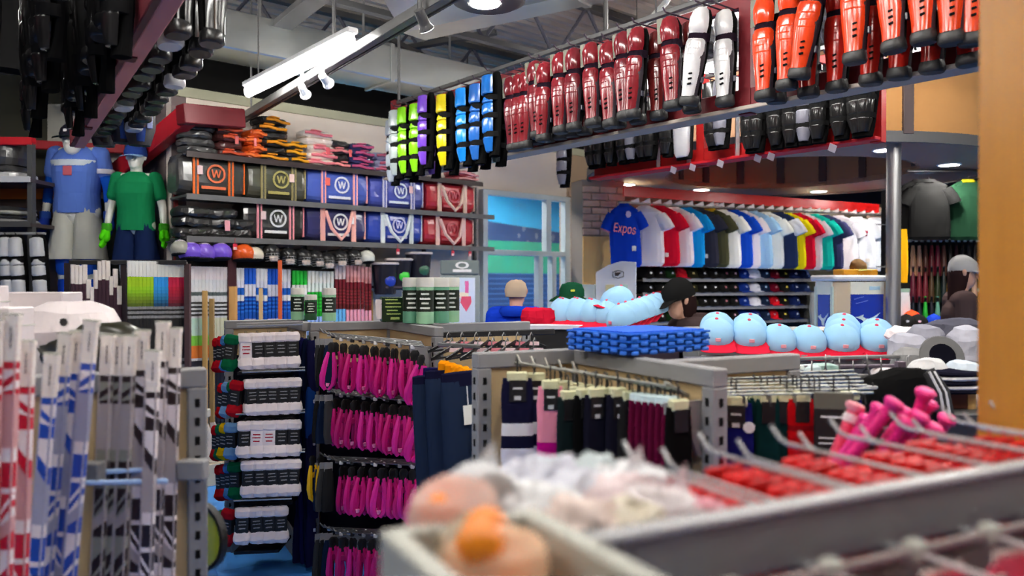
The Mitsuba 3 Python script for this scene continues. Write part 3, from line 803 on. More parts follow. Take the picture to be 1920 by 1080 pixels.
badge = ("badge", mv(lathe([(0.016, 0), (0.016, 0.003)], 18), 0.035, -0.014, -0.1, pitch=90), "#e6e8ee", "satin")
for i in range(3):
    hang_sock(blue_s + ([badge] if i == 2 else []), 1362 + 9 * i, 726 + 3 * i, 2.36 - 0.06 * i, ("navy sock pair deepest at the left of the right rods", "navy sock pair half hidden behind the badged pair", "navy blue sock pair with a round white badge and black label")[i], extra=-6 + 3 * i, grp="socks on the right rods")
for i in range(7):
    hang_sock(green_s, 1415 + 12 * i, 722 + 2.5 * (i % 3), 2.4 - 0.03 * (i % 3), f"dark green sock pair, {nth(i)} from the left of the green row", extra=25 - 6 * i, grp="green socks")
for i in range(3):
    hang_sock(red_s, 1486 + 8 * i, 722 + 2 * i, 2.42 - 0.05 * i, f"bright red sock pair, {nth(i)} from the left of three", extra=20, grp="red socks")
for i in range(3):
    hang_sock(nv_s, 1517 + 10 * i, 722 + i, 2.36, f"black and navy sock pack edge-on beside the red socks, {nth(i)} from the left", extra=55, grp="navy socks seen edge-on")
hang_sock(card_s, 1563, 722, 2.26, "sock pack on a black printed card with grey header, right end", extra=8)
hang_sock(blue_s, 1592, 724, 2.4, "blue sock pair at the right edge, half behind the card pack", extra=40)
for i in range(7):
    a = P(1345 + 2 * i, 704 + 6 * i, 2.45 - 0.05 * i)
    b = P(1600 + 6 * i, 694 + 7 * i, 2.72 - 0.05 * i)
    add(GM + "__rod", tube([a, a + (b - a) * 0.5, b], 0.004, 6), "#aaa8a6", "dull_metal", None, 30)
    for j in range(6):
        c = a + (b - a) * (0.08 + 0.16 * j)
        add(GM + "__rod_hook", tube([c, c + [.012, -.03, -.002], c + [.012, -.034, -.03]], 0.0022, 5), "#333", "satin", None, 30)

# blue crates on the centre fixture: a stack of nested flat baskets
bw_, bd_ = 0.36, 0.30
bc = P(1196, 640, 2.62)
for j in range(3):
    k = tag(uniq("plastic_basket"), ("blue flat plastic basket at the bottom of the stack on the centre gondola", "blue flat plastic basket in the middle of the stack", "blue flat plastic basket with a smooth sheet on top of the stack")[j], "basket", "stacked blue baskets")
    M = MT(bc[0], bc[1], GT + 0.005 + 0.022 * j, 35)
    add(k + "__tray", bx(bw_ - 0.02, bd_ - 0.02, 0.018, 0, 0, 0.011), "#0b3f96", "satin", M, 0)
    add(k + "__rim", bx(bw_, bd_, 0.007, 0, 0, 0.0205, 0.002), "#1a5fc8", "gloss", M, 0)
    lug = bx(0.03, 0.007, 0.0125, bev=0.003)
    lm = []
    for e in range(9):
        for s in (-1, 1):
            lm.append(mv(lug, (e - 4) * 0.039, s * bd_ / 2, 0.008 + 0.006 * (e % 2)))
    for e in range(7):
        for s in (-1, 1):
            lm.append(mv(mv(lug, yaw=90), s * bw_ / 2, (e - 3) * 0.041, 0.008 + 0.006 * (e % 2)))
    tag(add(k + "__side_weave", cat(*lm), "#2f7ae0", "gloss", M, 0), kind="stuff")
add(k + "__sheet", bx(bw_ - 0.03, bd_ - 0.03, 0.004, 0, 0, 0.026), "#2b62d8", "satin", M, 0)

# ------------------------------------------------------------------ pink straps
strap = []
for s in (-1, 1):
    strap.append(tube([[s * .010, 0, -.05], [s * .02, -.004, -.1], [s * .026, 0, -.16], [s * .022, .004, -.2], [s * .006, .004, -.222]], [.008, .013, .015, .013, .009], 6))
strap_m = cat(*strap)
strap_m.apply_scale([1.2, .8, 1.12])
strap_w = bx(.034, .006, .03, 0, 0, -.11, .003)
strap_c = slab([(-.075, 0, 0, .014, .005), (-.02, 0, 0, .02, .006), (-.005, 0, 0, .008, .003)], 10, 3)
strap_e = slab([(-.232, 0, 0, .008, .006), (-.214, 0, 0, .012, .007)], 8, 3)
tiers = [((622, 640), (775, 655), 4.12, 3.88, 1.27), ((628, 745), (772, 760), 4.12, 3.85, 1.0), ((640, 872), (772, 878), 4.08, 3.82, 0.73), ((622, 1005), (730, 1012), 4.05, 3.8, 0.43)]
for ti, (a, b, da, db, z_) in enumerate(tiers):
    tn = ("top", "second", "third", "lowest")[ti]
    nn = (9, 9, 8, 7)[ti]
    for i in range(nn):
        for dep in range(2):
            f_ = i / (nn - 1)
            px, py, d = a[0] + (b[0] - a[0]) * f_ + 6 * dep, a[1] + (b[1] - a[1]) * f_, da + (db - da) * f_ + 0.07 * dep
            c = P(px, py, d)
            col = rng.choice(("#d41a84", "#c8107a", "#b50f6e", "#e02a92"))
            thing("pink_strap", f"pink looped strap, {nth(i)} from left on the {tn} tier, {'front' if dep == 0 else 'back'} row", "strap",
                  [("loop", strap_m, col, "satin"), ("web", strap_w, "#a00c62", "satin"), ("hanger", strap_c, "#101012", "satin"), ("buckle", strap_e, "#f08ac0", "gloss")],
                  MT(c[0], c[1], c[2], facing(c, 35 + rng.uniform(-25, 25)), rng.uniform(-7, 7), 0, 1.0), "pink straps")
    c = P(792, b[1] + 8, db - 0.05)
    thing("pink_strap", f"wide pink strap tilted at the right end of the {tn} tier", "strap", [("loop", cat(*[mv(strap_m, 0.012 * e, 0.01 * e, 0) for e in range(3)]), "#d81c88", "satin"), ("web", bx(.05, .01, .09, .01, 0.01, -.15, .004), "#8d0a58", "satin"), ("hanger", strap_c, "#101012", "satin")],
          MT(c[0], c[1], c[2], facing(c, 20), 14), "pink straps")
    # rods and their hooks
    kB = [k for k in labels if k.startswith("display_gondola")][1]
    for e in range(4):
        p0 = P(600 + 8 * e, a[1] - 17 + 3 * e, da + 0.28 - 0.04 * e)
        p1 = P(790 + 2 * e, b[1] - 14 + 3 * e, db + 0.06 - 0.02 * e)
        add(kB + "__rod", tube([p0 + [0, 0, .02], p0 + (p1 - p0) * .04, p1], .0045, 6), "#9a9896", "dull_metal", None, 30)
        for j in range(7):
            c = p0 + (p1 - p0) * (0.1 + 0.13 * j)
            add(kB + "__rod_clip", bx(.02, .014, .02, bev=.003), ("#e8e8e8", "#222222", "#999999")[(e + j) % 3], "satin", MT(*(c + [0, 0, -.008])), 0)
    # dark packs at the left of each tier
    for e in range(3):
        c = P(598 + 9 * e, a[1] - 4, 4.22 - 0.05 * e)
        thing("glove_pack", f"dark glove pack on the {tn} strap tier, {nth(e)} from the left upright", "gloves", [("glove", slab([(-.25, .0, 0, .03, .012), (-.2, 0, 0, .035, .015), (-.08, 0, 0, .028, .014), (-.03, 0, 0, .02, .008)], 12, 3), ("#3a3d42", "#23252b", "#1c2540")[(e + ti) % 3], "cloth"), ("card", bx(.045, .004, .045, 0, 0, -.02), "#8c8c8a", "satin"), ("hook", hook, "#333", "satin")], MT(c[0], c[1], c[2], facing(c, 20), rng.uniform(-4, 4)), "dark gloves beside the pink straps")
# yellow straps at the left upright
for i in range(2):
    c = P(585 + 16 * i, 852, 4.2)
    thing("yellow_strap", ("yellow looped strap hanging on the upright left of the pink straps", "second yellow looped strap just right of the first")[i], "strap", [("loop", mv(strap_m, s=1.0), "#e8b80c", "satin"), ("web", strap_w, "#c89408", "satin"), ("hanger", strap_c, "#101012", "satin")], MT(c[0], c[1], c[2], facing(c, 30), -5))

# ------------------------------------------------------------------ white sock packs
wtop = rumple(slab([(-.075, 0, 0, .035, .018), (-.06, 0, 0, .046, .03), (-.03, 0, 0, .046, .03), (-.012, 0, 0, .036, .016)], 18, 2.6), .005, 30, 4, 1)
wbot = rumple(slab([(-.225, .002, -.01, .036, .018), (-.20, 0, -.006, .05, .034), (-.17, 0, 0, .045, .03), (-.15, 0, 0, .038, .02)], 18, 2.6), .006, 28, 8, 1)
wband = slab([(-.158, 0, 0, .038, .021), (-.068, 0, 0, .038, .021)], 14, 4)
wlab = cat(bx(.04, .002, .006, 0, -.0225, -.09), bx(.046, .002, .005, 0, -.0225, -.108), bx(.036, .002, .007, 0, -.0225, -.13))
def spack(col, label, c, yaw, roll=0, alt=False, grp=None):
    thing("sock_pack", label, "socks", [("cuff", wtop, col, "cloth", None, True), ("toe", wbot, col, "cloth", None, True), ("wrapper", wband, "#f1eeee" if alt else "#19191b", "satin"), ("print", wlab, "#8a8a8c" if not alt else "#b01830", "satin"), ("hook", hook, "#444", "satin")], MT(*c, yaw, roll, 0, .88), grp)
wt_rows = [(448, 556, 618), (458, 560, 704), (446, 560, 783), (452, 560, 857), (442, 535, 945)]
kD = [k for k in labels if k.startswith("display_gondola")][2]
for ti, (xa, xb, y) in enumerate(wt_rows):
    tn = ("top", "second", "third", "fourth", "lowest")[ti]
    nn = 5 if ti < 4 else 4
    for dep in range(2):
        for i in range(nn):
            f_ = i / (nn - 1)
            c = P(xa + 14 + (xb - xa - 22) * f_ - 3 * dep, y + 3 * (1 - f_), 4.16 + 0.05 * f_ + 0.075 * dep)
            spack("#f2efe8", f"white sock pack, {nth(i)} from left on the {tn} tier, {('front', 'back')[dep]} row", c, facing(c, rng.uniform(-8, 12)), rng.uniform(-3, 3), (ti == 2 and i in (1, 2) and dep == 0) or (ti == 0 and i == 0), "white sock packs")
    cols = ("#0d5c3c", "#4c7cb4", "#b01426", "#14603c", "#7096c0", "#d8b010")
    for i in range(4):
        c = P(xa - 12 - 9 * i, y + 6 + 2 * i, 4.20 + 0.07 * i)
        cc = cols[(ti * 2 + i) % 6] if i < 3 else "#a01020"
        spack(cc, f"{ {'#0d5c3c': 'green', '#14603c': 'dark green', '#4c7cb4': 'denim blue', '#7096c0': 'pale blue', '#b01426': 'red', '#a01020': 'crimson', '#d8b010': 'yellow'}[cc]} sock pack left of the {tn} white tier, {nth(i)} from the white ones", c, facing(c, -35 - 8 * i), rng.uniform(-8, 8), False, "coloured sock packs")
    for e in range(2):
        p0, p1 = P(xa - 4, y - 6 - 5 * e, 4.14 + .1 * e), P(xb + 12, y - 10 - 5 * e, 4.2 + .1 * e)
        add(kD + "__rod", tube([p0, p1], .005, 6), "#b0aeac", "dull_metal", None, 30)
    add(kD + "__shelf", bar(P(xa + 10, y + 78, 4.45), P(xb, y + 74, 4.45), .25, .02), "#131314", "satin", None, 0)
    # navy clothing packs between the white socks and the strap fixture
    for i in range(4):
        c = P(562 + 7 * i, y + 8 + 2 * i, 4.48 - 0.03 * i)
        cc = ("#161a3c", "#1a2046", "#12152c", "#1b3f80" if ti == 1 else "#171b3a")[i]
        thing("navy_pack", f"navy sleeve pack right of the {tn} white sock tier, {nth(i)} from left", "sleeve pack", [("sleeve", slab([(-.30, 0, 0, .03, .014), (-.2, 0, 0, .034, .018), (-.05, 0, 0, .028, .016), (-.02, 0, 0, .02, .01)], 12, 3), cc, "cloth"), ("tag", bx(.014, .002, .02, .01, -.02, -.1), "#c8ccd4", "satin"), ("hook", hook, "#333", "satin")], MT(*c, facing(c, 30), rng.uniform(-4, 4)), "navy sleeve packs")

# green tubs and bottles on the strap fixture
def jar(px, d, r, h, label, kind=0, lift=0):
    c = P(px, 600, d)
    z = GT + 0.003 + lift
    pts = [("jar", lathe([(r * .96, 0), (r, .01), (r, h * .25), (r, h * .78), (r * .9, h * .8)], 20), ("#6fae86", "#9fd6ae", "#2f5d40")[kind], "gloss"), ("label", lathe([(r * 1.015, h * .26), (r * 1.015, h * .72)], 20), "#1a2a20", "satin"), ("lid", lathe([(r * 1.02, h * .79), (r * 1.03, h * .81), (r * 1.03, h * .97), (r * .96, h)], 20), "#ecebdd", "satin"),
           ("print", cat(*[mv(bx(r * (1.1, .8, 1.2, .9)[e], .003, h * .04), 0, -r * 1.01, h * (.34 + .1 * e)) for e in range(4)]), "#e4eadc", "satin")]
    thing("green_tub", label, "tub", pts, MT(c[0], c[1], z, facing(c)), "green tubs on the gondola")
jar(772, 4.40, .05, .25, "tall pale green tub with white lid and dark label, left of the pair")
jar(797, 4.33, .048, .25, "pale green tub with white lid in the middle of the group", 1)
jar(826, 4.42, .048, .25, "pale green tub with white lid, right of the group")
jar(846, 4.5, .046, .25, "slim green tub at the right end of the group", 1)
jar(558, 4.78, .04, .19, "pale green spray bottle above the white socks", 1)
jar(617, 4.62, .04, .19, "pale green spray bottle near the maroon sticks", 1)
jar(583, 4.75, .035, .15, "dark green bottle between the two spray bottles", 2)
c = P(735, 600, 4.55)
k = tag(uniq("printed_box"), "dark green printed box with lime text lines left of the tubs", "box")
Mx = MT(c[0], c[1], GT + .003, facing(c, 8))
add(k + "__carton", bx(.125, .1, .14, 0, 0, .07, .003), "#20301f", "gloss", Mx, 0)
add(k + "__print", cat(*[bx((.07, .085, .09, .06, .08)[e], .002, .007, (-.01, 0, 0, -.005, .002)[e], -.0505, .125 - .02 * e) for e in range(5)], bx(.05, .002, .014, 0.01, -.0505, .02)), "#b4d078", "satin", Mx, 0)
add(k + "__clear_sheet", bx(.006, .12, .17, .068, 0, .085), "#dfe6da", "gloss", Mx, 0)
c = P(711, 600, 4.5)
thing("white_card", "white rounded display card beside the dark green box", "card", [("", slab([(0, 0, 0, .012, .004), (.02, 0, 0, .02, .004), (.1, 0, 0, .022, .004), (.11, 0, 0, .02, .003)], 12, 3), "#f0efe8", "satin")], MT(c[0], c[1], GT + .02, facing(c)))
# hangers with tags behind the centre fixture and the garments below them
for i in range(7):
    for j in range(2):
        c = P(838 + 26 * i + 6 * j, 640 + 12 * j, 4.0 - .35 * j)
        k = tag(uniq("clothes_hanger"), f"black hanger with a size tag, {nth(i)} from left in the {('far', 'near')[j]} row", "hanger", "black hangers")
        M = MT(c[0], c[1], c[2], 62 + rng.uniform(-4, 4))
        add(k + "__bar", cat(bar([-.16, 0, -.04], [0, 0, 0], .008, .018), bar([.16, 0, -.04], [0, 0, 0], .008, .018), bar([-.16, 0, -.04], [.16, 0, -.04], .006, .01)), "#151516", "gloss", M, 0)
        add(k + "__hook", tube([[0, 0, 0], [0, 0, .03], [.014, 0, .045], [.026, 0, .03]], .003, 5), "#9a9a9a", "dull_metal", M, 30)
        add(k + "__size_tag", bx(.05, .004, .018, .02, -.008, -.01), ("#f0d8d8", "#e88a98")[i % 2], "satin", MT(c[0], c[1], c[2], facing(c)), 0)
add(kB + "__hang_rail", bar(P(825, 628, 4.1), P(1040, 622, 4.25), .015, .03), "#2a2a2a", "satin", None, 0)
add(kB + "__hang_rail", bar(P(822, 646, 3.72), P(900, 650, 3.6), .015, .02), "#8a8886", "dull_metal", None, 0)
# navy pants with orange tags
pants = [("leg", slab([(-.62, -.05, 0, .05, .03), (-.45, -.045, 0, .056, .035), (-.1, -.035, 0, .06, .035), (0, -.03, 0, .06, .03)], 14, 2.5), "#242d46", "cloth"), ("leg", slab([(-.62, .05, 0, .05, .03), (-.45, .045, 0, .056, .035), (-.1, .035, 0, .06, .035), (0, .03, 0, .06, .03)], 14, 2.5), "#272f4a", "cloth"),
         ("knee_pad", slab([(-.32, .04, -.026, .02, .018), (-.27, .04, -.03, .038, .018), (-.21, .04, -.028, .032, .018), (-.17, .04, -.026, .014, .014)], 12, 2), "#0c1420", "cloth"), ("waistband", slab([(-.02, 0, 0, .09, .032), (.03, 0, 0, .088, .03)], 14, 2.6), "#141f30", "cloth")]
for i, (px, py, d, lab, tg) in enumerate(((812, 716, 3.35, "navy padded pants with white tag, left one of the hanging pair", "#e4e4e2"), (836, 706, 3.3, "navy padded pants in the middle under the orange tags", "#d8a8b4"), (868, 712, 3.1, "navy padded pants with a large white label, nearest the centre upright", "#f4f2ee"))):
    c = P(px, py, d)
    thing("padded_pants", lab, "pants", pants + [("tag", bx(.045, .003, .075, .0, -.045, -.13), tg, "satin"), ("tag_string", bx(.004, .003, .08, .0, -.04, -.06), "#dddddd", "satin")], MT(*c, facing(c, 20), -4))
for i in range(5):
    c = P(833 + 12 * i, 690 + 4 * i, 3.3 - .03 * i)
    thing("orange_tag", f"fluffy orange size marker above the navy pants, {nth(i)} from the left", "size marker", [("", rumple(slab([(-.03, 0, 0, .02, .016), (-.02, 0, 0, .026, .022), (.02, 0, 0, .026, .022), (.03, 0, 0, .018, .014)], 14, 2.4), .004, 40, i, 1), "#f59a10", "cloth", None, True)], MT(*c, facing(c)), "orange size markers")
c = P(808, 690, 3.42)
thing("folded_towel", "white and navy garment folded over the rail beside the upright", "garment", [("white_part", slab([(-.22, 0, 0, .035, .02), (-.06, 0, 0, .035, .022)], 12, 3), "#d9dbe2", "cloth"), ("navy_part", slab([(-.06, 0, 0, .036, .022), (0, 0, 0, .034, .02)], 12, 3), "#141f48", "cloth")], MT(*c, facing(c)))
c = P(803, 745, 3.45)
thing("orange_glove", "orange and yellow glove hanging below the white garment", "glove", [("palm", slab([(-.2, 0, 0, .02, .012), (-.1, 0, 0, .03, .02), (0, 0, 0, .028, .018)], 12, 2.4), "#e8951a", "cloth"), ("cuff", slab([(0, 0, 0, .03, .02), (.05, 0, 0, .028, .02)], 12, 2.6), "#c05a10", "cloth")], MT(*c, facing(c)))

# ------------------------------------------------------------------ hockey sticks in the near left rack
R1 = P(368, 690, 2.13)[:2]
R0 = R1 - g2 * 1.5
k = tag(uniq("stick_rack"), "grey stick rack with tan back panel in the left foreground", "stick rack")
panel(k, R0, R1, 1.37)
upright(k, R1, GA, 1.37)
upright(k, R1 - g2 * 0.78, GA, 1.37)
hold = P(190, 885, 1.98), P(343, 877, 2.08)
for nm, a, b in (("holder_bar", hold[0], hold[1]), ("holder_bar", hold[0] + [-.02, -.06, -.012], hold[1] + [0.0, -.09, -.012])):
    add(k + "__" + nm, bar(a, b, .012, .012, .003), "#9cc4e6", "gloss", None, 0)
add(k + "__holder_bracket", bx(.07, .04, .05, *P(362, 880, 2.06), .004), "#8d8a88", "satin", None, 0)
add(k + "__holder_bracket", bx(.07, .04, .05, *P(165, 885, 1.95), .004), "#77757a", "satin", None, 0)
add(k + "__holder_bar", bar(P(20, 905, 1.85), P(60, 905, 1.85), .012, .012, .003), "#9cc4e6", "gloss", None, 0)
def stick(bands, h, r=0.0155, ry=0.010):
    """a hockey stick shaft as {colour: mesh}; bands (from the top, to, colour, slant of the upper edge, slant of the lower edge)"""
    got = {}
    for a, b, col, s0, s1 in bands:
        got.setdefault(col, []).append(loft([ring(0, 0, h - b, r, ry, 12, 4, s1), ring(0, 0, h - a, r, ry, 12, 4, s0)], cap=False))
    return {c_: cat(*m) for c_, m in got.items()}
def near_bands(col, light, h, ph, flip=1, W_="#e9e4de"):
    G_ = light
    b, z = [], .10
    head = [(.016, col, 0), (.02, W_, 1.1), (.016, col, 1.1), (.010, W_, .4), (.008, col, 0)]
    mid = [(.115, G_, 0), (.03, W_, 0), (.055, col, 0), (.012, W_, 0), (.025, col, 1.5), (.012, W_, 1.5), (.016, col, 1.5), (.012, W_, 1.0)]
    low = [(.03, G_, .8), (.025, col, 0), (.05, W_, 1.2), (.035, col, 1.5), (.014, W_, 1.5), (.06, col, .5), (.03, W_, 1.0), (.09, col, 0), (.06, W_, 0)]
    seq = [(a_, b_, c_ * .7) for a_, b_, c_ in head] + (mid + low if ph == 0 else low[1:4] + mid + low) + low + mid + low + low
    prev = 0
    for dz, c_, sl in seq:
        b.append((z, z + dz, c_, prev * flip, sl * flip)); prev = sl
        z += dz
    return [x for x in b if x[0] < h - .02]
gripm = slab([(-.10, 0, 0, .0165, .011), (-.012, 0, 0, .0165, .011), (-.006, 0, 0, .019, .013), (0, 0, 0, .018, .012)], 12, 4)
gtext = cat(*[bx(.0035, .001, .010, .004, -.0115, -.03 - .012 * e) for e in range(4)])
cap_m = bx(.034, .024, .004, 0, 0, .001, .001)
def near_stick(px, ytop, d, pxb, yb, colname, col, light, label, ph=0, grey=False):
    top, bot = P(px, ytop, d), P(pxb, yb, d * 0.995)
    ax = (top - bot) / np.linalg.norm(top - bot)
    z = top[2]
    s = (z - 0.03) / ax[2]
    foot = top - ax * s
    yv = np.array([math.sin(math.radians(-GA * 0)), -1, 0])
    yd = np.cross(ax, [1, 0, 0]); yd /= np.linalg.norm(yd)
    xd = np.cross(yd, ax)
    M = np.eye(4)
    M[:3, 0], M[:3, 1], M[:3, 2], M[:3, 3] = xd, yd, ax, foot
    k = tag(uniq("hockey_stick"), label, "hockey stick", "hockey sticks in the near rack")
    h = s
    bands_ = near_bands(col, light, h, ph, 1 if ph == 0 else -1, "#8f8785" if grey else "#e9e4de")
    body = {light: mv(bx(.029, .018, h - .02), 0, 0, h / 2 - .01), **{c_: m for c_, m in stick(bands_, h).items() if c_ != light}}
    Mt = M.copy(); Mt[:3, 3] = foot
    for c_, m in body.items():
        pk_ = add(k + ("__shaft" if c_ == light else "__painted_bands"), m, c_, "gloss", Mt, 30)
        tag(pk_, kind="stuff" if c_ != light else None)
    Mg = M.copy(); Mg[:3, 3] = top
    add(k + "__grip", gripm, "#e6ddd2", "satin", Mg, 30)
    add(k + "__grip_print", gtext, "#6a6560", "satin", Mg, 0)
    add(k + "__end_cap", cap_m, "#8a8682", "satin", Mg, 0)
    blade = slab([(-.0, -.14, 0, .10, .012), (.07, -.14, 0, .10, .012)], 12, 4)
    add(k + "__blade", blade, "#1a1a1a", "satin", MT(foot[0], foot[1], 0.002, 20), 30)
lightg = {"red": "#c8949a", "blue": "#a6a4b4", "black": "#a79f9c"}
cl = {"red": "#c01530", "blue": "#2344a8", "black": "#211d1e"}
hs = [(24, 590, 1.72, 8, 1080, "red", "red and white hockey stick in the far left foreground, taller one", 0), (52, 640, 1.78, 38, 1080, "red", "red and white hockey stick, right one of the red pair", 1), (-10, 600, 1.7, -20, 1080, "red", "red and white hockey stick cut by the picture edge", 0),
      (98, 664, 1.86, 66, 1080, "blue", "blue and white hockey stick, leftmost and shortest of the blue four", 1), (124, 626, 1.9, 86, 1080, "blue", "blue and white hockey stick, second of the blue four", 0), (147, 622, 1.93, 107, 1080, "blue", "blue and white hockey stick, third of the blue four", 1), (172, 602, 1.90, 130, 1080, "blue", "blue and white hockey stick, tallest and rightmost of the blue four", 0),
      (203, 628, 2.0, 182, 1080, "black", "black and grey hockey stick, first of the black ones beside the blue four", 0), (222, 630, 2.02, 202, 1080, "black", "black and grey hockey stick, second of the black ones", 0), (244, 630, 2.02, 224, 1080, "black", "black and grey hockey stick, third of the black ones", 0), (268, 620, 2.04, 254, 1080, "black", "black and white hockey stick, fourth of the black ones", 1),
      (288, 658, 1.97, 274, 1080, "black", "black and white hockey stick with the lowest grip of the black ones", 1), (306, 604, 2.05, 290, 1080, "black", "black and white hockey stick with the tallest grip of the black ones", 1), (328, 616, 2.06, 316, 1080, "black", "black and white hockey stick next to the grey upright", 1)]
for px, yt, d, pxb, yb, c_, lab, ph in hs:
    near_stick(px, yt, d, pxb, yb, c_, cl[c_], lightg[c_], lab, ph, c_ == "black" and px < 250)
# cartons and the goalie glove behind the rack
c = P(30, 600, 2.6)
def carton(px0, px1, y0, y1, d, dep, label, col="#dedad2"):
    a, b = P(px0, y0, d), P(px1, y1, d)
    w, h = b[0] - a[0], a[2] - b[2]
    k = tag(uniq("carton"), label, "carton", None)
    M = MT((a[0] + b[0]) / 2, d + dep / 2, b[2], 0)
    add(k + "__box", bx(w, dep, h, 0, 0, h / 2, .004), col, "satin", M, 0)
    add(k + "__lid_seam", bx(w * 1.01, dep * 1.01, .004, 0, 0, h * .86), "#cfcac2", "satin", M, 0)
    add(k + "__small_print", bx(w * .3, .002, .006, -w * .1, -dep / 2, h * .7), "#8d8780", "satin", M, 0)
    return k
ctn = [(-160, 20, 577, 830, 2.3, .12, "large white carton beside the red sticks in front of the others"), (-240, -50, 536, 762, 2.75, .2, "white carton further back at the left edge"), (-5, 118, 548, 823, 3.1, .15, "white flat-lidded carton behind the goalie glove")]
for q in ctn:
    carton(*q)
    # a low table carries them
a = P(-60, 800, 2.2)
thing("display_table", "white low table under the cartons behind the stick rack", "table", [("table_top", bx(1.7, 1.4, .04, 0, 0, -.02, .005), "#d8d4cc", "satin"), ("leg", bx(.05, .05, .95, -.8, -.65, -.515), GREY, "satin"), ("leg", bx(.05, .05, .95, .8, -.65, -.515), GREY, "satin"), ("leg", bx(.05, .05, .95, -.8, .65, -.515), GREY, "satin"), ("leg", bx(.05, .05, .95, .8, .65, -.515), GREY, "satin")], MT(-2.3, 3.15, .99))
c = P(150, 640, 2.65)
k = tag(uniq("goalie_glove"), "white goalie blocker glove with black underside lying behind the sticks", "goalie glove")
M = MT(c[0], c[1], c[2] - .03, -10)
add(k + "__pad", rumple(slab([(.02, -.02, 0, .13, .10), (.07, -.02, 0, .16, .12), (.13, -.03, 0, .13, .10), (.16, -.04, 0, .06, .05)], 24, 2.3), .012, 9, 3, 1), "#dcdad2", "satin", M, True)
add(k + "__palm", slab([(-.03, .05, 0, .16, .09), (.02, .06, -.02, .19, .10), (.07, .06, -.02, .17, .09), (.095, .05, -.02, .12, .07)], 24, 2.3), "#23211f", "gloss", M, 30)
add(k + "__cuff", slab([(-.12, -.14, 0, .07, .06), (-.02, -.13, 0, .08, .07), (.06, -.11, 0, .07, .06)], 18, 2.4), "#d9d9d6", "satin", M, 30)
add(k + "__emblem", mv(trimesh.creation.cylinder(.012, .004), .03, -.112, .1, pitch=90), "#222222", "satin", M, 0)
add(k + "__finger_roll", tube([[.2, -.03, .0], [.15, -.04, .01], [.0, -.06, 0], [-.08, -.05, -.02]], [.03, .035, .035, .03], 10), "#161616", "gloss", M, 30)
c = P(365, 1040, 2.05)
k = tag(uniq("paddle"), "yellow-green round paddle with a black rim beside the rack upright", "paddle")
add(k + "__face", mv(lathe([(.085, -.006), (.085, .006)], 26), pitch=90), "#c9d838", "gloss", MT(c[0] - .04, c[1] + .15, c[2], -30), 30)
add(k + "__rim", mv(ringmesh(.083, .094, .02), 0, .01, 0), "#1c1c1c", "satin", MT(c[0] - .04, c[1] + .15, c[2], -30), 30)
add(k + "__handle", bx(.03, .02, .13, 0, 0, -.15, .004), "#1c1c1c", "satin", MT(c[0] - .04, c[1] + .15, c[2], -30), 0)
# ------------------------------------------------------------------ the far wall: shelves, bags, helmets, sticks
tS0, tS1 = wt(326, .1), wt(893, .1)
for z, nm in ((1.955, "lower"), (2.285, "middle"), (2.615, "top")):
    c = W((tS0 + tS1) / 2, z - .012, .2)
    k = tag(uniq("wall_shelf"), f"dark steel {nm} shelf under the duffel bags on the far wall" if nm != "top" else "dark steel top shelf under the folded bags on the far wall", "shelf")
    tt1 = tS1 if nm != "top" else wt(872, .1)
    c = W((tS0 + tt1) / 2, z - .012, .2)
    add(k + "__board", bx(tt1 - tS0, .38, .02, bev=.003), "#4a4848", "satin", MT(*c, WYAW), 0)
    c = W((tS0 + tt1) / 2, z - .02, .395)
    add(k + "__front_edge", bx(tt1 - tS0, .012, .045), "#5c5a5a" if nm != "top" else "#2c2a2a", "satin", MT(*c, WYAW), 0)
for i, px in enumerate((330, 452, 572, 690, 795, 890)):
    c = W(wt(px, .02), 1.36, .02)
    thing("wall_standard", f"dark slotted wall standard behind the bags, {nth(i)} from the left", "shelf standard", [("", bx(.03, .03, 2.5), "#3c3a3c" if i else "#5b1420", "satin", None, 0)], MT(*c, WYAW))
def logo(s, ch="W"):
    """ring emblem with a letter, facing -y"""
    return cat(ringmesh(.78 * s, s, .004), mv(text(ch, .8 * s, .004), 0, -.001, 0))
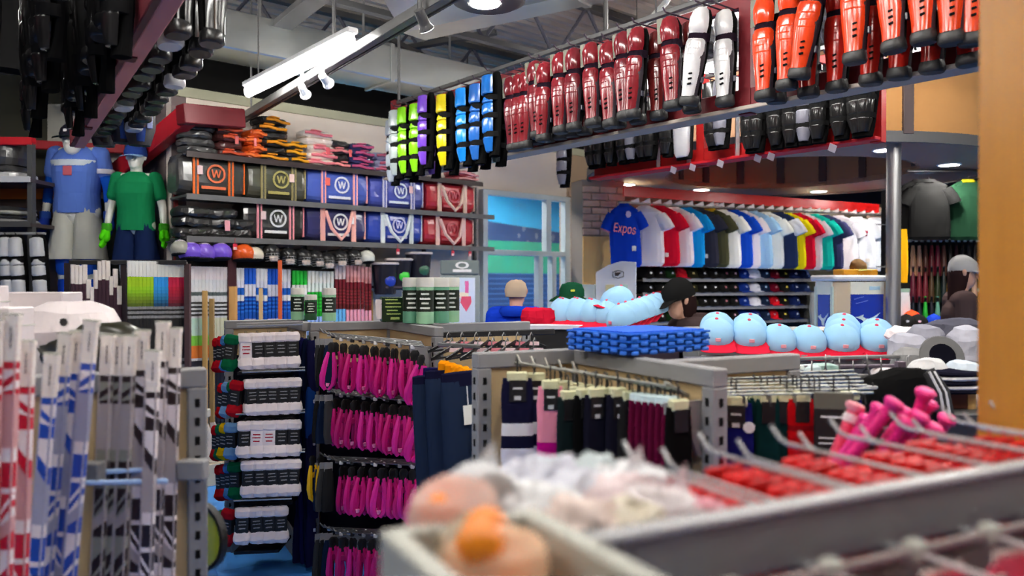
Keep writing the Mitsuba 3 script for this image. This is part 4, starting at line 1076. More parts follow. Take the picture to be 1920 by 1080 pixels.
def duffel(w, h, d, body, strapc, emb, tagc, label, t, z, off=.2, handles=False, gl="vinyl", grp=None, roll=0, seed=1, bar_=True, tagx=-1):
    k = tag(uniq("duffel_bag"), label, "bag", grp)
    M = MT(*W(t, z, off), WYAW, roll)
    x = w / 2
    secs = []
    for s_ in (-1, -.97, -.85, -.5, 0, .5, .85, .97, 1):
        e = 1 - .12 * abs(s_) ** 6 - (.25 if abs(s_) == 1 else 0)
        secs.append((s_ * x, e))
    rings = [ring(0, 0, sx, h / 2 * e, d / 2 * e, 20, 3.6) for sx, e in secs]
    m = loft(rings)
    m.apply_transform(np.array([[0, 0, 1, 0], [0, 1, 0, 0], [-1, 0, 0, h / 2], [0, 0, 0, 1.]]))
    m = rumple(m, .012, 7, seed, 1)
    m.vertices[:, 2] = np.maximum(m.vertices[:, 2], 0.001)
    add(k + "__body", m, body, gl, M, True)
    for s_ in (-.52, .52):
        st = loft([ring(0, 0, q, .024, d / 2 + .006, 14, 4) for q in (0.004, h * .3, h * .7, h + .004)])
        sx = s_ * x
        sk_ = add(k + "__strap", mv(bx(.045, .012, h * .98), sx, -d / 2 - .006, h / 2), strapc, "satin", M, 0)
        add(sk_ + "__centre_stripe", mv(bx(.012, .014, h * .98), sx, -d / 2 - .0075, h / 2), body if not handles else strapc, "satin", M, 0)
        add(sk_ + "__top_loop", mv(bx(.045, d * .5, .012), sx, -d * .25, h + .002), strapc, "satin", M, 0)
    if handles:
        add(k + "__handle", tube([[-.45 * x, -d / 2 - .02, h * .85], [-.3 * x, -d / 2 - .05, h * .35], [0, -d / 2 - .06, h * .06], [.25 * x, -d / 2 - .05, h * .3], [.45 * x, -d / 2 - .02, h * .85]], .016, 8), strapc, "satin", M, 30)
    add(k + "__emblem", logo(h * .24), emb, "satin", MT(*(M @ [0.02, -d / 2 - .009, h * .56, 1])[:3], WYAW, roll), 0)
    if bar_:
        add(k + "__bar_print", bx(w * .36, .004, h * .075, 0, -d / 2 - .008, h * .2), emb, "satin", M, 0)
    add(k + "__swing_tag", bx(.045, .004, .07, tagx * .42 * x, -d / 2 - .025, h * .62, .002), tagc, "satin", M, 0)
    add(k + "__end_piping", bx(.01, .02, h * .8, x * .96, -d / 2 * .86, h / 2), strapc if strapc != "#e8e8ec" else "#c8c8d0", "satin", M, 0)
BH = .315
row1 = [(335, 464, "#3c3b3a", "#e8661c", "#e8764a", "#f4d8d4", "grey black vinyl duffel with orange straps and ring emblem, middle shelf", False),
        (466, 578, "#45453f", "#8f8358", "#a9a060", "#f0d4cc", "grey black duffel with olive straps and emblem, middle shelf", False),
        (578, 694, "#4b5fb8", "#f0b0a8", "#e8eaf2", "#e86a60", "blue duffel with pink striped straps and white emblem, middle shelf", False),
        (696, 798, "#4456ac", "#c8cede", "#e4e8f0", "#f0cfc8", "blue duffel with pale grey straps, middle shelf under the lime guards", False),
        (801, 894, "#c02c3c", "#f0d2c0", "#d87078", "#e8a0a0", "red duffel with cream handles on the middle shelf", True)]
row2 = [(457, 575, "#262827", "#e89aa4", "#e8eaea", "#f6d4d4", "black duffel with pink straps and a bold white ring emblem, lower shelf", False),
        (577, 690, "#33355c", "#f2b4b0", "#e8e8ee", "#ffffff", "navy duffel with pink handles and white emblem, lower shelf", True),
        (692, 796, "#3346ac", "#e2e6ee", "#c8d0e8", "#e8e8ee", "royal blue duffel with white hanging handles, lower shelf", True),
        (797, 892, "#c23040", "#f2d0c4", "#d0525c", "#f0c8c0", "red duffel with cream handles on the lower shelf by the window", True)]
for rw, z in ((row1, 2.286), (row2, 1.956)):
    for i, (a, b, bc_, sc, ec, tc, lab, hd) in enumerate(rw):
        ta_, tb_ = wt(a, .36), wt(b, .36)
        duffel(tb_ - ta_ - .01, BH if i < 3 else BH - .01, .30, bc_, sc, ec, tc, lab, (ta_ + tb_) / 2, z, .2, hd, "vinyl", None, 0, i + int(z * 10), True, -1 if i % 2 == 0 else 1)
# folded bags: glossy stacks
foldm = [rumple(slab([(0, 0, 0, .15, .12), (.02, 0, 0, .165, .135), (.05, 0, 0, .16, .13), (.065, 0, 0, .13, .10)], 22, 3), .016, 13, s_, 1) for s_ in (1, 2, 3)]
def folded(px, z, w, col, label, off=.22, band=None, tagc=None, mat="vinyl", grp=None, yaw=0, s=1.0, idx=0):
    t = wt(px, off)
    k = tag(uniq("folded_bag"), label, "folded bag", grp)
    M = MT(*W(t, z, off), WYAW + yaw, rng.uniform(-4, 4)) @ np.diag([w / .3, 1, s, 1])
    add(k + "__body", foldm[idx % 3], col, mat, M, True)
    if band:
        add(k + "__strap", rumple(mv(bx(.10, .29, .012, bev=.004), rng.uniform(-.06, .06), 0, .058), .0025, 20, idx, 2), band, "satin", M, 30)
        add(k + "__strap_end", rumple(tube([[-.13, -.13, .03], [-.05, -.15, .035], [.04, -.15, .022], [.13, -.135, .03]], .013, 6), .003, 18, idx), band, "satin", M, 30)
    if tagc:
        add(k + "__swing_tag", bx(.045, .004, .07, rng.uniform(-.05, .1), -.16, .01, .002), tagc, "satin", M, 0)
tp = [(367, 6, .26, "#3a3c3a", None, None, "glossy black"), (422, 5, .22, "#4a2a22", "#d8582c", "#d86a70", "brown and orange"), (470, 4, .14, "#c04a18", "#f0742c", "#ee8080", "orange tagged"), (505, 6, .26, "#191817", "#e89a18", None, "black and gold"), (545, 3, .2, "#2a2724", "#e8a418", None, "black and amber"),
      (592, 5, .28, "#e6dcd8", "#e8848c", "#e05560", "white and pink"), (628, 4, .2, "#2b2826", "#e89090", "#ec5a64", "black red-tagged"), (668, 4, .24, "#2c3264", "#c8527c", None, "navy and magenta"), (710, 3, .22, "#a8aac8", "#c06078", "#f0b4b4", "lilac grey"), (735, 2, .2, "#c8c8d8", "#e88890", "#f4c0b8", "pale pink")]
for px, n_, w, col, bd, tg, nm in tp:
    for j in range(n_):
        folded(px + rng.uniform(-4, 4), 2.617 + .062 * j, w, col, f"{nm} folded bag on the top shelf, {nth(j)} from the bottom of its pile", .22, bd if (bd and (j % 2 == 0 or w < .2)) else (bd if bd and rng.random() < .5 else None), tg if j == n_ // 2 else None, "vinyl", None, rng.uniform(-12, 12), .95, j)
for j in range(2):
    folded(862, 2.617 + .05 * j, .3, "#b04a56", f"dusky red folded bag above the red duffels, {('lower', 'upper')[j]} one", .22, "#f0b8b8", None, "vinyl", None, 6, .8, j)
for i, px in enumerate((360, 408, 448)):
    for j in range(3 if i < 2 else 2):
        folded(px, 1.958 + .078 * j, .28 if i < 2 else .2, "#232625", f"glossy black folded bag on the lower shelf, pile {('at the left end', 'in the middle', 'beside the black duffel')[i]}, {nth(j)} from below", .24, None, "#f2b0b4" if (i, j) == (1, 1) else None, "vinyl", None, rng.uniform(-15, 15), 1.2, i + j)
# red tags dangling under the lower shelf
for i, px in enumerate((440, 745, 848, 880)):
    c = W(wt(px, .4), 1.90, .41)
    thing("swing_tag", f"red price tag hanging under the lower shelf, {nth(i)} from the left", "price tag", [("card", bx(.035, .003, .05, 0, 0, -.02), "#d02a3c", "satin"), ("label", bx(.028, .002, .022, 0, -.003, -.032), "#f0c8c8", "satin"), ("string", bx(.003, .003, .05, 0, 0, .025), "#aa2030", "satin")], MT(*c, WYAW))

# helmets on pegs
hshell = T3(*[np.array(x) for x in (lambda m: (m.vertices * [1, 1.1, .95] + [0, 0, 0], m.faces))(trimesh.creation.icosphere(subdivisions=2, radius=.095))])
hsl = trimesh.intersections.slice_mesh_plane(hshell, [0, 0, 1], [0, 0, -.045], cap=False)
cage = cat(*[tube([[-.075, -.05, z], [-.045, -.105, z], [0, -.122, z], [.045, -.105, z], [.075, -.05, z]], .003, 5) for z in (-.1, -.075, -.05, -.025)], *[tube([[x_, -.11 + abs(x_) * .5, -.015], [x_, -.125 + abs(x_) * .5, -.06], [x_, -.11 + abs(x_) * .5, -.11]], .003, 5) for x_ in (-.03, 0, .03)])
liner = slab([(-.055, 0, .005, .078, .088), (-.03, 0, .005, .085, .095)], 16, 2.2)
hl = [(338, 468, "#9a9690", "grey white"), (357, 474, "#7a58c8", "purple"), (382, 476, "#7a50c4", "purple"), (413, 475, "#7a56cc", "purple"), (456, 477, "#d8501c", "orange"), (477, 479, "#dcd8c0", "cream"), (508, 474, "#16161a", "black"), (540, 480, "#17181a", "black"), (568, 482, "#161716", "black"), (590, 484, "#1c1a1c", "black"), (613, 488, "#141414", "black"), (638, 484, "#161618", "black"), (662, 482, "#181618", "black"), (687, 484, "#d8d4cc", "white")]
cn = {}
for px, py, col, nm in hl:
    off = .36
    t = wt(px, off)
    q = W(t, 0, off)
    z = zat(py, q[1])
    cn[nm] = cn.get(nm, 0) + 1
    sc = .95 if nm in ("purple", "orange") else .8
    M = MT(q[0], q[1], z, WYAW + rng.uniform(-15, 15), 0, -8, sc)
    k = tag(uniq("hockey_helmet"), f"{nm} hockey helmet on a peg under the bag shelves" + (f", {nth(cn[nm] - 1)} {nm} one from the left" if nm in ("purple", "black") else ""), "helmet")
    add(k + "__shell", hsl, col, "gloss", M, 30)
    add(k + "__liner", liner, "#222224", "matte", M, 30)
    if nm in ("purple", "grey white"):
        add(k + "__crown_panel", mv(slab([(.062, 0, .0, .06, .068), (.085, 0, 0, .045, .05), (.096, 0, 0, .02, .02)], 14), 0, 0, 0), "#e6e0ec", "gloss", M, 30)
    if nm == "black":
        add(k + "__chin_pad", slab([(-.1, 0, -.08, .035, .03), (-.075, 0, -.085, .05, .035), (-.05, 0, -.08, .045, .03)], 12), "#d8bcb8", "satin", M, 30)
        tag(add(k + "__face_cage", cage, "#b8b8b8", "dull_metal", M, 0), kind="stuff")
    wq = W(t, z + .07, .0)
    add(k + "__peg", tube([wq, W(t, z + .07, off * .98), W(t, z + .09, off)], .006, 5), "#3a3a3a", "satin", None, 30)

# stick racks along the far wall
rk = tag(uniq("wall_stick_rack"), "long black rack with a pale toe ledge holding hockey sticks along the far wall", "stick rack")
SO = .30
tA, tB = wt(128, SO), wt(700, SO)
tA = max(tA, TL + .02)
def rackbar(t0, t1, z, off, w, h, col, nm, mat="satin"):
    add(rk + "__" + nm, bar(W(t0, z, off), W(t1, z, off), w, h), col, mat, None, 0)
tA2 = wt(352, SO)
rackbar(tA2, tB, 1.70, SO - .06, .04, .05, "#1c1a1c", "upper_rail")
rackbar(tA2, tB, 1.02, SO - .06, .04, .04, "#1c1a1c", "lower_rail")
rackbar(wt(340, .2), tB, .09, .27, .5, .17, "#c9beac", "toe_ledge")
rackbar(wt(340, .2), tB, .012, .49, .03, .022, "#15171c", "kick_strip")
rackbar(tA2, tB, 1.0, .03, .03, 1.7, "#232224", "back_board")
add(rk + "__post", bx(.07, .05, 1.85), "#3c1218", "satin", MT(*W(wt(437, .34), .93, .30), WYAW), 0)
shaft_cache = {}
def far_stick(px, ytop, key, label, grp, off=SO, base=.18, wall=True, d=None, rack=True):
    if wall:
        q = W(wt(px, off), 0, off)
    else:
        q = P(px, ytop, d); q[2] = 0
    z = zat(ytop, q[1])
    h = z - base
    hk = (key, round(h, 2))
    col, gcol = STK[key][0], STK[key][1]
    if hk not in shaft_cache:
        got = stick([(a_, min(b_, h), c_, 0, 0) for a_, b_, c_ in STK[key][2](h) if a_ < h - .01], h, .0145, .010)
        shaft_cache[hk] = got
    k = tag(uniq("hockey_stick"), label, "hockey stick", grp)
    M = MT(q[0], q[1], base, WYAW)
    first = True
    for c_, m in shaft_cache[hk].items():
        pk_ = add(k + ("__shaft" if c_ == col else "__painted_bands"), m, c_, "gloss", M, 30)
        if c_ != col:
            tag(pk_, kind="stuff")
    add(k + "__butt_end", mv(slab([(-.10, 0, 0, .0155, .0115), (0.004, 0, 0, .0155, .0115)], 10, 4), 0, 0, h), gcol, "satin", M, 30)
def grad(c0, c1):
    def f(h):
        out, a = [(0, .10, "#e9e6e2")], .10
        A_, B_2 = lin(c0), lin(c1)
        for i in range(9):
            f_ = max(0, (i - 2) / 7) ** 1.3
            cc = [A_[j] * (1 - f_) + B_2[j] * f_ for j in range(3)]
            hx = "#" + "".join(f"{int(255 * (x ** (1 / 2.2))):02x}" for x in cc)
            out.append((a, a + .022, hx)); a += .022
        for i in range(3):
            out.append((a, a + .018, "#8d8a88")); out.append((a + .018, a + .03, "#2a2627")); a += .03
        out.append((a, a + .26, "#2b2728")); a += .26
        for i in range(5):
            out.append((a, a + .02, "#9a9896")); out.append((a + .02, a + .042, "#2a2627")); a += .042
        out.append((a, 3, "#2b2829"))
        return out
    return f
def bandset(*b):
    def f(h):
        out, a = [], 0
        for dz, c_ in b:
            out.append((a, a + dz, c_)); a += dz
        out.append((a, 3, out[-1][2]))
        return out
    return f
def lines(c, n_, a="#e8e8e8", w=.016):
    return sum([[(w, c), (w, a)] for _ in range(n_)], [])
dk_ = "#2a2a2e"
tail = [(.5, "#34343c")] + lines("#1c1c20", 5, "#84848a", .02)
STK = {"plain": ("#3a383c", "#e8dcda", bandset((.12, "#e8dcda"), (.2, "#3a2a2e"), *lines("#2c2628", 3, "#a09a9c", .012), (.1, "#3a383c"), *lines("#232124", 2, "#3a383c", .02), (.9, "#3a383c"))),
       "plaindark": ("#38363a", "#4a3438", bandset((.12, "#4a2a30"), (.3, "#3a2c30"), (.9, "#38363a"))),
       "lime": ("#2b2728", "#ece9e4", grad("#a0d020", "#2a2a20")), "sky": ("#2b2728", "#ece9e4", grad("#2c98dc", "#20262c")), "rose": ("#2b2728", "#ece9e4", grad("#cc2444", "#2a2022")),
       "white": (dk_, "#f0efec", bandset((.2, "#efeeea"), (.03, "#555a5c"), (.05, "#efeeea"), *lines("#2c2c30", 4), (.14, "#d8f0e4"), (.08, "#9ae050"), (.10, "#f09038"), (.02, "#eeeeee"), *tail)),
       "whitepale": (dk_, "#f0efec", bandset((.2, "#efeeea"), (.03, "#555a5c"), (.05, "#efeeea"), *lines("#2c2c30", 4), (.16, "#ece6c8"), (.06, "#c8e0a0"), (.10, "#a0d8d0"), (.02, "#eeeeee"), *tail)),
       "blue": (dk_, "#f0f0f4", bandset((.16, "#eceff6"), (.06, "#1d5cc4"), (.05, "#f0f0f4"), *lines("#0d3c9c", 3, "#2a74d8"), (.08, "#1c56b8"), (.16, "#c8e4cc"), (.20, "#eeb4a4"), (.02, "#f0eeee"), *tail)),
       "bluetop": (dk_, "#1d64d4", bandset((.13, "#1d64d4"), (.1, "#eceff6"), *lines("#0d3c9c", 4, "#2a74d8"), (.06, "#1c56b8"), (.16, "#d4cce4"), (.20, "#ecc0b4"), (.02, "#f0eeee"), *tail)),
       "green": (dk_, "#28c838", bandset((.12, "#20cc30"), (.14, "#f0f2ee"), *lines("#168c24", 4, "#2ed03c"), (.05, "#1c3422"), (.16, "#c4d8f0"), (.2, "#5c6c60"), *tail)),
       "greenwhite": (dk_, "#f0f2ee", bandset((.18, "#eef2ec"), (.04, "#20b430"), *lines("#168c24", 4, "#2ed03c"), (.05, "#1ca028"), (.16, "#98b8e8"), (.2, "#405048"), *tail)),
       "maroon": ("#471a20", "#f0dcdc", bandset((.13, "#eed8d8"), (.08, "#7a2024"), *lines("#5c161c", 5, "#862a30", .014), (.05, "#5c161c"), (.13, "#70b4ec"), (.5, "#471a20"))),
       "maroonpink": ("#471a20", "#e0a0a4", bandset((.15, "#d8888c"), (.06, "#7a2024"), *lines("#5c161c", 5, "#862a30", .014), (.05, "#5c161c"), (.13, "#eaa4b4"), (.5, "#471a20")))}
seq = []
def run(px0, px1, y0, y1, keys, nm, n_, jit=0):
    for i in range(n_):
        f_ = (i + .5) / n_
        seq.append((px0 + (px1 - px0) * f_, y0 + (y1 - y0) * f_ + (rng.uniform(-jit, jit) if jit else 0), keys[min(int(f_ * len(keys)), len(keys) - 1)] if len(keys) < 6 else keys[i % len(keys)], f"{nm} stick on the far wall, {nth(i)} from left of its block"))
run(350, 432, 500, 502, ["white", "whitepale"], "white and multicolour banded", 12)
run(436, 545, 503, 506, ["blue", "bluetop", "blue", "bluetop", "blue"], "white and blue banded", 15)
run(547, 626, 508, 510, ["green", "greenwhite", "greenwhite"], "white and green banded", 11)
run(627, 697, 496, 502, ["maroon", "maroonpink", "maroonpink"], "maroon banded", 10)
for px, y, key, lab in seq:
    far_stick(px, y, key, lab, "banded sticks on the far wall")
# the nearer block: gradient sticks and black ones in a free-standing rack
GD = 5.15
k = tag(uniq("wall_stick_rack"), "black floor rack holding the gradient coloured sticks and the black sticks", "stick rack")
add(k + "__upper_rail", bar(P(130, 492, GD + .05), P(350, 492, GD + .25), .04, .03), "#1c1a1c", "satin", None, 0)
add(k + "__lower_rail", bar(P(130, 700, GD + .05), P(350, 700, GD + .25), .04, .03), "#1c1a1c", "satin", None, 0)
a_, b_ = P(126, 900, GD + .15), P(356, 900, GD + .35)
add(k + "__base", bar([a_[0], a_[1], .08], [b_[0], b_[1], .08], .4, .16), "#2a2829", "satin", None, 0)
for px in (128, 233, 352):
    q = P(px, 600, GD + .05 + .2 * (px - 130) / 220)
    add(k + "__post", bx(.035, .03, 1.72, q[0], q[1], .86), "#54403c" if px == 352 else "#2c2628", "satin", None, 0)
GO = GD
for i in range(13):
    y = 497 + (0, 1, 2, 0, 28, 42, 10, -6, -8, -7, 22, 8, 40)[i]
    far_stick(137 + 7.2 * i, y, "plain" if i % 3 else "plain", f"black hockey stick with a pale tip, {nth(i)} from left, beside the gradient sticks", "black sticks", 0, .17, False, GD + .01 * i)
for i in range(16):
    key = "lime" if i < 7 else "sky" if i < 11 else "rose"
    far_stick(243 + 6.9 * i, 490 + .15 * i, key, f"{ {'lime': 'lime green', 'sky': 'sky blue', 'rose': 'red'}[key] } fading to black hockey stick, {nth(i - (0 if i < 7 else 7 if i < 11 else 11))} from the left", "gradient sticks", 0, .17, False, GD + .1 + .012 * i)
# wooden goalie sticks, an orange stick and their blades
def wooden(px, y, pyb, d, col, label, w=.02, blade=True):
    q = P(px, y, d); b = P(px, pyb, d)
    k = tag(uniq("wooden_stick"), label, "wooden stick")
    add(k + "__shaft", slab([(.18, q[0], q[1], w, w * .7), (q[2], q[0], q[1], w, w * .7)], 10, 4), col, "satin", None, 30)
    if blade:
        add(k + "__blade", slab([(.18, q[0] + .0, q[1] - .02, .10, .02), (.34, q[0] + .03, q[1], .045, .018), (.48, q[0], q[1], .022, .014)], 12, 3), "#e6dfd2", "satin", None, 30)
wooden(384, 545, 830, 6.3, "#c8a060", "tan wooden goalie stick left one of the pair beside the white socks")
wooden(397, 560, 830, 6.38, "#b8945a", "tan wooden goalie stick right one of the pair beside the white socks")
wooden(437, 537, 700, 6.2, "#d8a060", "wide light wooden stick behind the white sock fixture", .03, False)
wooden(489, 540, 700, 6.6, "#d6b47c", "slim wooden stick among the blue banded sticks", .016, False)
wooden(536, 545, 700, 6.9, "#d8b480", "slim wooden stick right of the orange stick", .014, False)
wooden(525, 488, 700, 6.6, "#d8602c", "orange stick with white tip among the blue banded sticks", .016, False)
wooden(696, 545, 640, 7.6, "#b88a54", "wooden stick at the right end of the maroon sticks", .018, False)
# red knee stuff: black buckets with a blue and a green ball right of the sticks
for i, (px, py, c2, lab) in enumerate(((722, 520, "#2a3fae", "black bucket with a blue front patch by the maroon sticks"), (748, 512, "#3cc83c", "black bucket with a green patch behind the tubs"), (785, 500, "#2e5a44", "dark bucket behind the tubs, furthest right of three"))):
    off = .32
    q = W(wt(px, off), 0, off)
    z = zat(py, q[1])
    thing("bucket", lab, "bucket", [("shell", lathe([(.09, -.16), (.10, -.15), (.125, .12), (.13, .125)], 18), "#1d1d22", "gloss"), ("patch", ball(.06, 0, -.085, -.03, 2, (1, .6, 1.1)), c2, "gloss"), ("rim", lathe([(.128, .115), (.136, .12), (.136, .135), (.128, .14)], 18), "#c8c4c4", "satin")], MT(q[0], q[1], z, WYAW))
q = W(wt(722, .3), 0, .3)
c = W((wt(705, .25) + wt(815, .25)) / 2, 1.28, .25)
thing("wall_shelf", "dark shelf carrying the three buckets beside the window", "shelf", [("", bx(wt(815, .25) - wt(705, .25), .34, .02), "#38363a", "satin", None, 0)], MT(c[0], c[1], zat(538, c[1]), WYAW))

# left of the bags: red diagonal beams on the wall
def dbeam(a, b, w, h, col, label):
    thing("steel_beam", label, "beam", [("", bar(a, b, w, h, .006), col, "satin", None, 0)])
dbeam(P(196, 345, 7.3), P(352, 216, 6.2), .10, .17, "#a01a24", "red diagonal steel beam rising behind the green shirt mannequin")
dbeam(P(338, 214, 6.12), P(452, 224, 6.5), .14, .15, "#5c1020", "dark red horizontal beam above the folded bags")
dbeam(P(-40, 266, 7.3), P(330, 285, 7.6), .06, .08, "#c02430", "red rail on the wall behind the mannequins")
# ------------------------------------------------------------------ leg guards and the overhead racks
kn = arc_shell([(-.005, .028, .03, .01), (-.022, .05, .055, .008), (-.06, .064, .066, .006), (-.10, .066, .064, .006), (-.135, .058, .055, .006)], .008, 12)
sh = arc_shell([(-.162, .058, .052, 0), (-.18, .065, .06, 0), (-.24, .067, .062, 0), (-.33, .059, .054, 0), (-.40, .05, .047, 0), (-.445, .047, .045, -.002)], .008, 12)
edge = arc_shell([(-.16, .062, .05, .006), (-.25, .071, .06, .006), (-.40, .054, .045, .006), (-.452, .051, .043, .004)], .006, 12, 88)
stp = slab([(-.172, 0, .01, .064, .05), (-.132, 0, .01, .064, .05)], 16, 2.2)
ft = slab([(-.488, 0, .005, .05, .04), (-.478, 0, .002, .058, .048), (-.452, 0, 0, .056, .046), (-.435, 0, .004, .048, .04)], 16, 2.4)
bp = slab([(-.44, 0, .035, .04, .012), (-.25, 0, .042, .052, .014), (-.05, 0, .042, .05, .014), (-.01, 0, .038, .03, .01)], 14, 3)
vent = cat(*[mv(bx(.02, .012, .007), x_, -.0475 + .0, z_, yaw=a_ , roll=-14) for x_, a_ in ((.022, 24),) for z_ in (-.335, -.36, -.385)])
ridge = cat(*[mv(arc_shell([(z_, .066 - .02 * k_, .062 - .018 * k_, 0), (z_ + .006, .0665 - .02 * k_, .0635 - .018 * k_, 0)], .004, 10, 60), 0, 0, 0) for z_, k_ in ((-.215, 0), (-.245, .02), (-.275, .1))])
gcard = bx(.042, .004, .13, -.05, -.03, -.075)
ghook = tube([[0, .02, -.02], [0, .01, .012], [0, 0, .014]], .004, 5)
strap_s = tube([[.058, .01, -.15], [.072, .03, -.17], [.074, .03, -.2]], .008, 6)
clipm = bx(.012, .02, .03, .066, .01, -.36, .003)
def guard_red(c1, card=True):
    out = [("knee_cap", kn, c1, "shiny"), ("shin_plate", sh, c1, "shiny"), ("edge_binding", edge, "#151214", "satin"), ("knee_strap", stp, "#141315", "matte"), ("toe_flap", ft, "#1d1c1e", "satin"), ("back_padding", bp, "#121113", "matte"), ("vents", vent, "#0c0a0b", "matte"), ("ridges", ridge, c1, "shiny"), ("hook", ghook, "#222222", "satin"), ("buckle", clipm, "#2a2a2c", "gloss")]
    if card:
        out.append(("hang_card", gcard, "#57544c", "satin"))
    return out
def plate(z0, z1, r0, r1, dome=0):
    return arc_shell([(z0, r0 * .92, r0 * .86, 0), (z0 + .012, r0, r0, 0), (z1 - .012, r1, r1, 0), (z1, r1 * (.5 if dome else .92), r1 * (.6 if dome else .86), 0)], .008, 12)
seg = [plate(-.60, -.49, .032, .048), plate(-.46, -.35, .050, .052), plate(-.32, -.24, .052, .05), plate(-.235, -.18, .05, .042, 1), plate(-.17, -.02, .055, .05, 1)]
segs = [slab([(z_ - .02, 0, .008, .054, .05), (z_ + .02, 0, .008, .054, .05)], 14, 2.3) for z_ in (-.475, -.335, -.20)]
segb = slab([(-.63, 0, .02, .04, .03), (-.55, 0, .028, .048, .022), (-.3, 0, .034, .06, .022), (-.08, 0, .034, .064, .022), (0, 0, .03, .04, .016)], 14, 2.6)
def guard_seg(c1, strapc="#141416"):
    return [("back_padding", segb, "#101013", "matte")] + [(("toe_plate", "lower_shin_plate", "upper_shin_plate", "lower_knee_plate", "knee_plate")[i], seg[i], c1, "shiny") for i in range(5)] + [("strap", m, strapc, "matte") for m in segs] + [("hook", ghook, "#222222", "satin")]
def guard_black(foot=None, seg_=False):
    base = guard_seg("#17171a")[:] if seg_ else [("knee_cap", kn, "#141416", "shiny"), ("shin_plate", sh, "#161618", "shiny"), ("knee_strap", stp, "#0e0e10", "matte"), ("back_padding", bp, "#0f0f11", "matte"), ("hook", ghook, "#222222", "satin")]
    return base + ([("toe_flap", ft, foot, "gloss")] if not seg_ else [])

ZL, ZT = 2.46, 3.0
def rack(name, label, p0, t0, t1, outw, redlit="#8c1527", lip="#8f8a88", posts=(), lowz=ZL, topz=ZT, uu=u1, lw=.13):
    k = tag(uniq(name), label, "overhead rack")
    A_, B_2 = np.array(p0) + uu * t0, np.array(p0) + uu * t1
    i_ = -outw
    def pt(q, z, o=0):
        return [q[0] + outw[0] * o, q[1] + outw[1] * o, z]
    add(k + "__lower_beam", bar(pt(A_, lowz + .06, -.03), pt(B_2, lowz + .06, -.03), .05, .12), redlit, "satin", None, 0)
    add(k + "__lower_lip", bar(pt(A_, lowz + .008, .0), pt(B_2, lowz + .008, .0), lw, .022), lip, "satin", None, 0)
    add(k + "__upper_beam", bar(pt(A_, topz + .03, -.03), pt(B_2, topz + .03, -.03), .05, .06), redlit, "satin", None, 0)
    add(k + "__top_tube", bar(pt(A_, topz + .11, -.03), pt(B_2, topz + .11, -.03), .03, .03), "#6b6b6d", "dull_metal", None, 0)
    for t in posts:
        q = np.array(p0) + uu * t
        add(k + "__post", bx(.07, .06, topz - lowz + .14), redlit, "satin", MT(*pt(q, (topz + lowz) / 2 + .06, -.03), yaw_of(outw)), 0)
    for t in (t0 + .1, (t0 + t1) / 2, t1 - .1):
        q = np.array(p0) + uu * t
        add(k + "__hanger", tube([pt(q, topz + .1, -.03), pt(q, DZ, -.03)], .012, 6), "#4a4a4c", "satin", None, 30)
    return k
GYAW = yaw_of(n1)
gpeg = tube([[0, .03, 0], [0, -.27, 0], [0, -.29, .02]], .0045, 6)
PA = np.array([-.316, 5.92])
K1 = rack("overhead_rack", "red steel overhead rack with red and orange leg guards facing the aisle", PA, -1.15, 3.9, n1, "#5c0c19", "#9a8b80", (-1.1, online(1395, PA, u1)[1], 3.85))
def hang(px, off, parts, label, grp, z=ZT - .012, roll=None, yaw=None, K=K1, p0=PA, peg=False, name="leg_guard", sc=(.86, .9, 1)):
    q, t = online(px, p0 + n1 * off, u1)
    thing(name, label, "leg guard", parts, MT(q[0], q[1], z - .014, GYAW + (rng.uniform(-9, 9) if yaw is None else yaw), rng.uniform(-3, 3) if roll is None else roll) @ np.diag([*sc, 1.0]), grp)
    if peg:
        b = q - n1 * off
        add(K + "__peg", gpeg, "#2c2a2c", "satin", MT(b[0], b[1], z, GYAW), 30)
reds = [959, 975, 988, 1003, 1022, 1051, 1076, 1108, 1140, 1168, 1197, 1255]
for i, px in enumerate(reds):
    col = "#600816" if i % 3 else "#560714"
    hang(px, .235, guard_red(col), f"red leg guard, {nth(i)} from the far end, front row of the overhead rack", "red leg guards", peg=True, roll=(6 if px == 1197 else None), z=ZT - (.012 if i % 4 else .04) if px > 1000 else ZT - .06)
for i, px in enumerate([962, 981, 999, 1018, 1042, 1066, 1090, 1118, 1150, 1182, 1222, 1285]):
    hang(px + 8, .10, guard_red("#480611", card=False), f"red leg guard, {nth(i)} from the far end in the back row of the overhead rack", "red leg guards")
for px, lab in ((1316, "white leg guard hanging tilted at the end of the red row"), (1358, "white leg guard behind the tilted white one, beside the red post")):
    w_ = [(a, b, "#bdbdc0" if c == "#f" else c, d) for a, b, c, d in guard_red("#f", False)]
    hang(px, .22 if px < 1340 else .1, w_, lab, None, peg=True, roll=10 if px < 1340 else 0)
oran = [(1433, .2, -.06, 0), (1482, .23, -.04, 3), (1532, .26, -.02, 11), (1601, .27, .0, 0), (1663, .27, .01, -3), (1722, .26, .02, -2), (1782, .24, -.0, 0), (1828, .2, -.01, 2)]
for i, (px, off, dz, rl) in enumerate(oran):
    hang(px, off, guard_red("#b8300f"), f"orange leg guard, {nth(i)} from the white guards in the front row of the overhead rack", "orange leg guards", z=ZT + .01 + dz, roll=rl, peg=True, yaw=-6 + 3 * (i % 4))
for i, px in enumerate([1462, 1510, 1570, 1635, 1695, 1755, 1805]):
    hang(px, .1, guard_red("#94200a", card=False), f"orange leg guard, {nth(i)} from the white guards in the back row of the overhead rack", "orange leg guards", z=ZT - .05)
segm = [(744, "#a9b4ba", "grey", 0), (760, "#82d01c", "lime green", 0), (783, "#82d01c", "lime green", 0), (799, "#6a3fb4", "purple", -.04), (834, "#e8d414", "yellow", 0), (870, "#1c86e8", "bright blue", 0), (897, "#2a62ac", "blue", .0), (920, "#1c5cb0", "dark blue", -.03)]
cn = {}
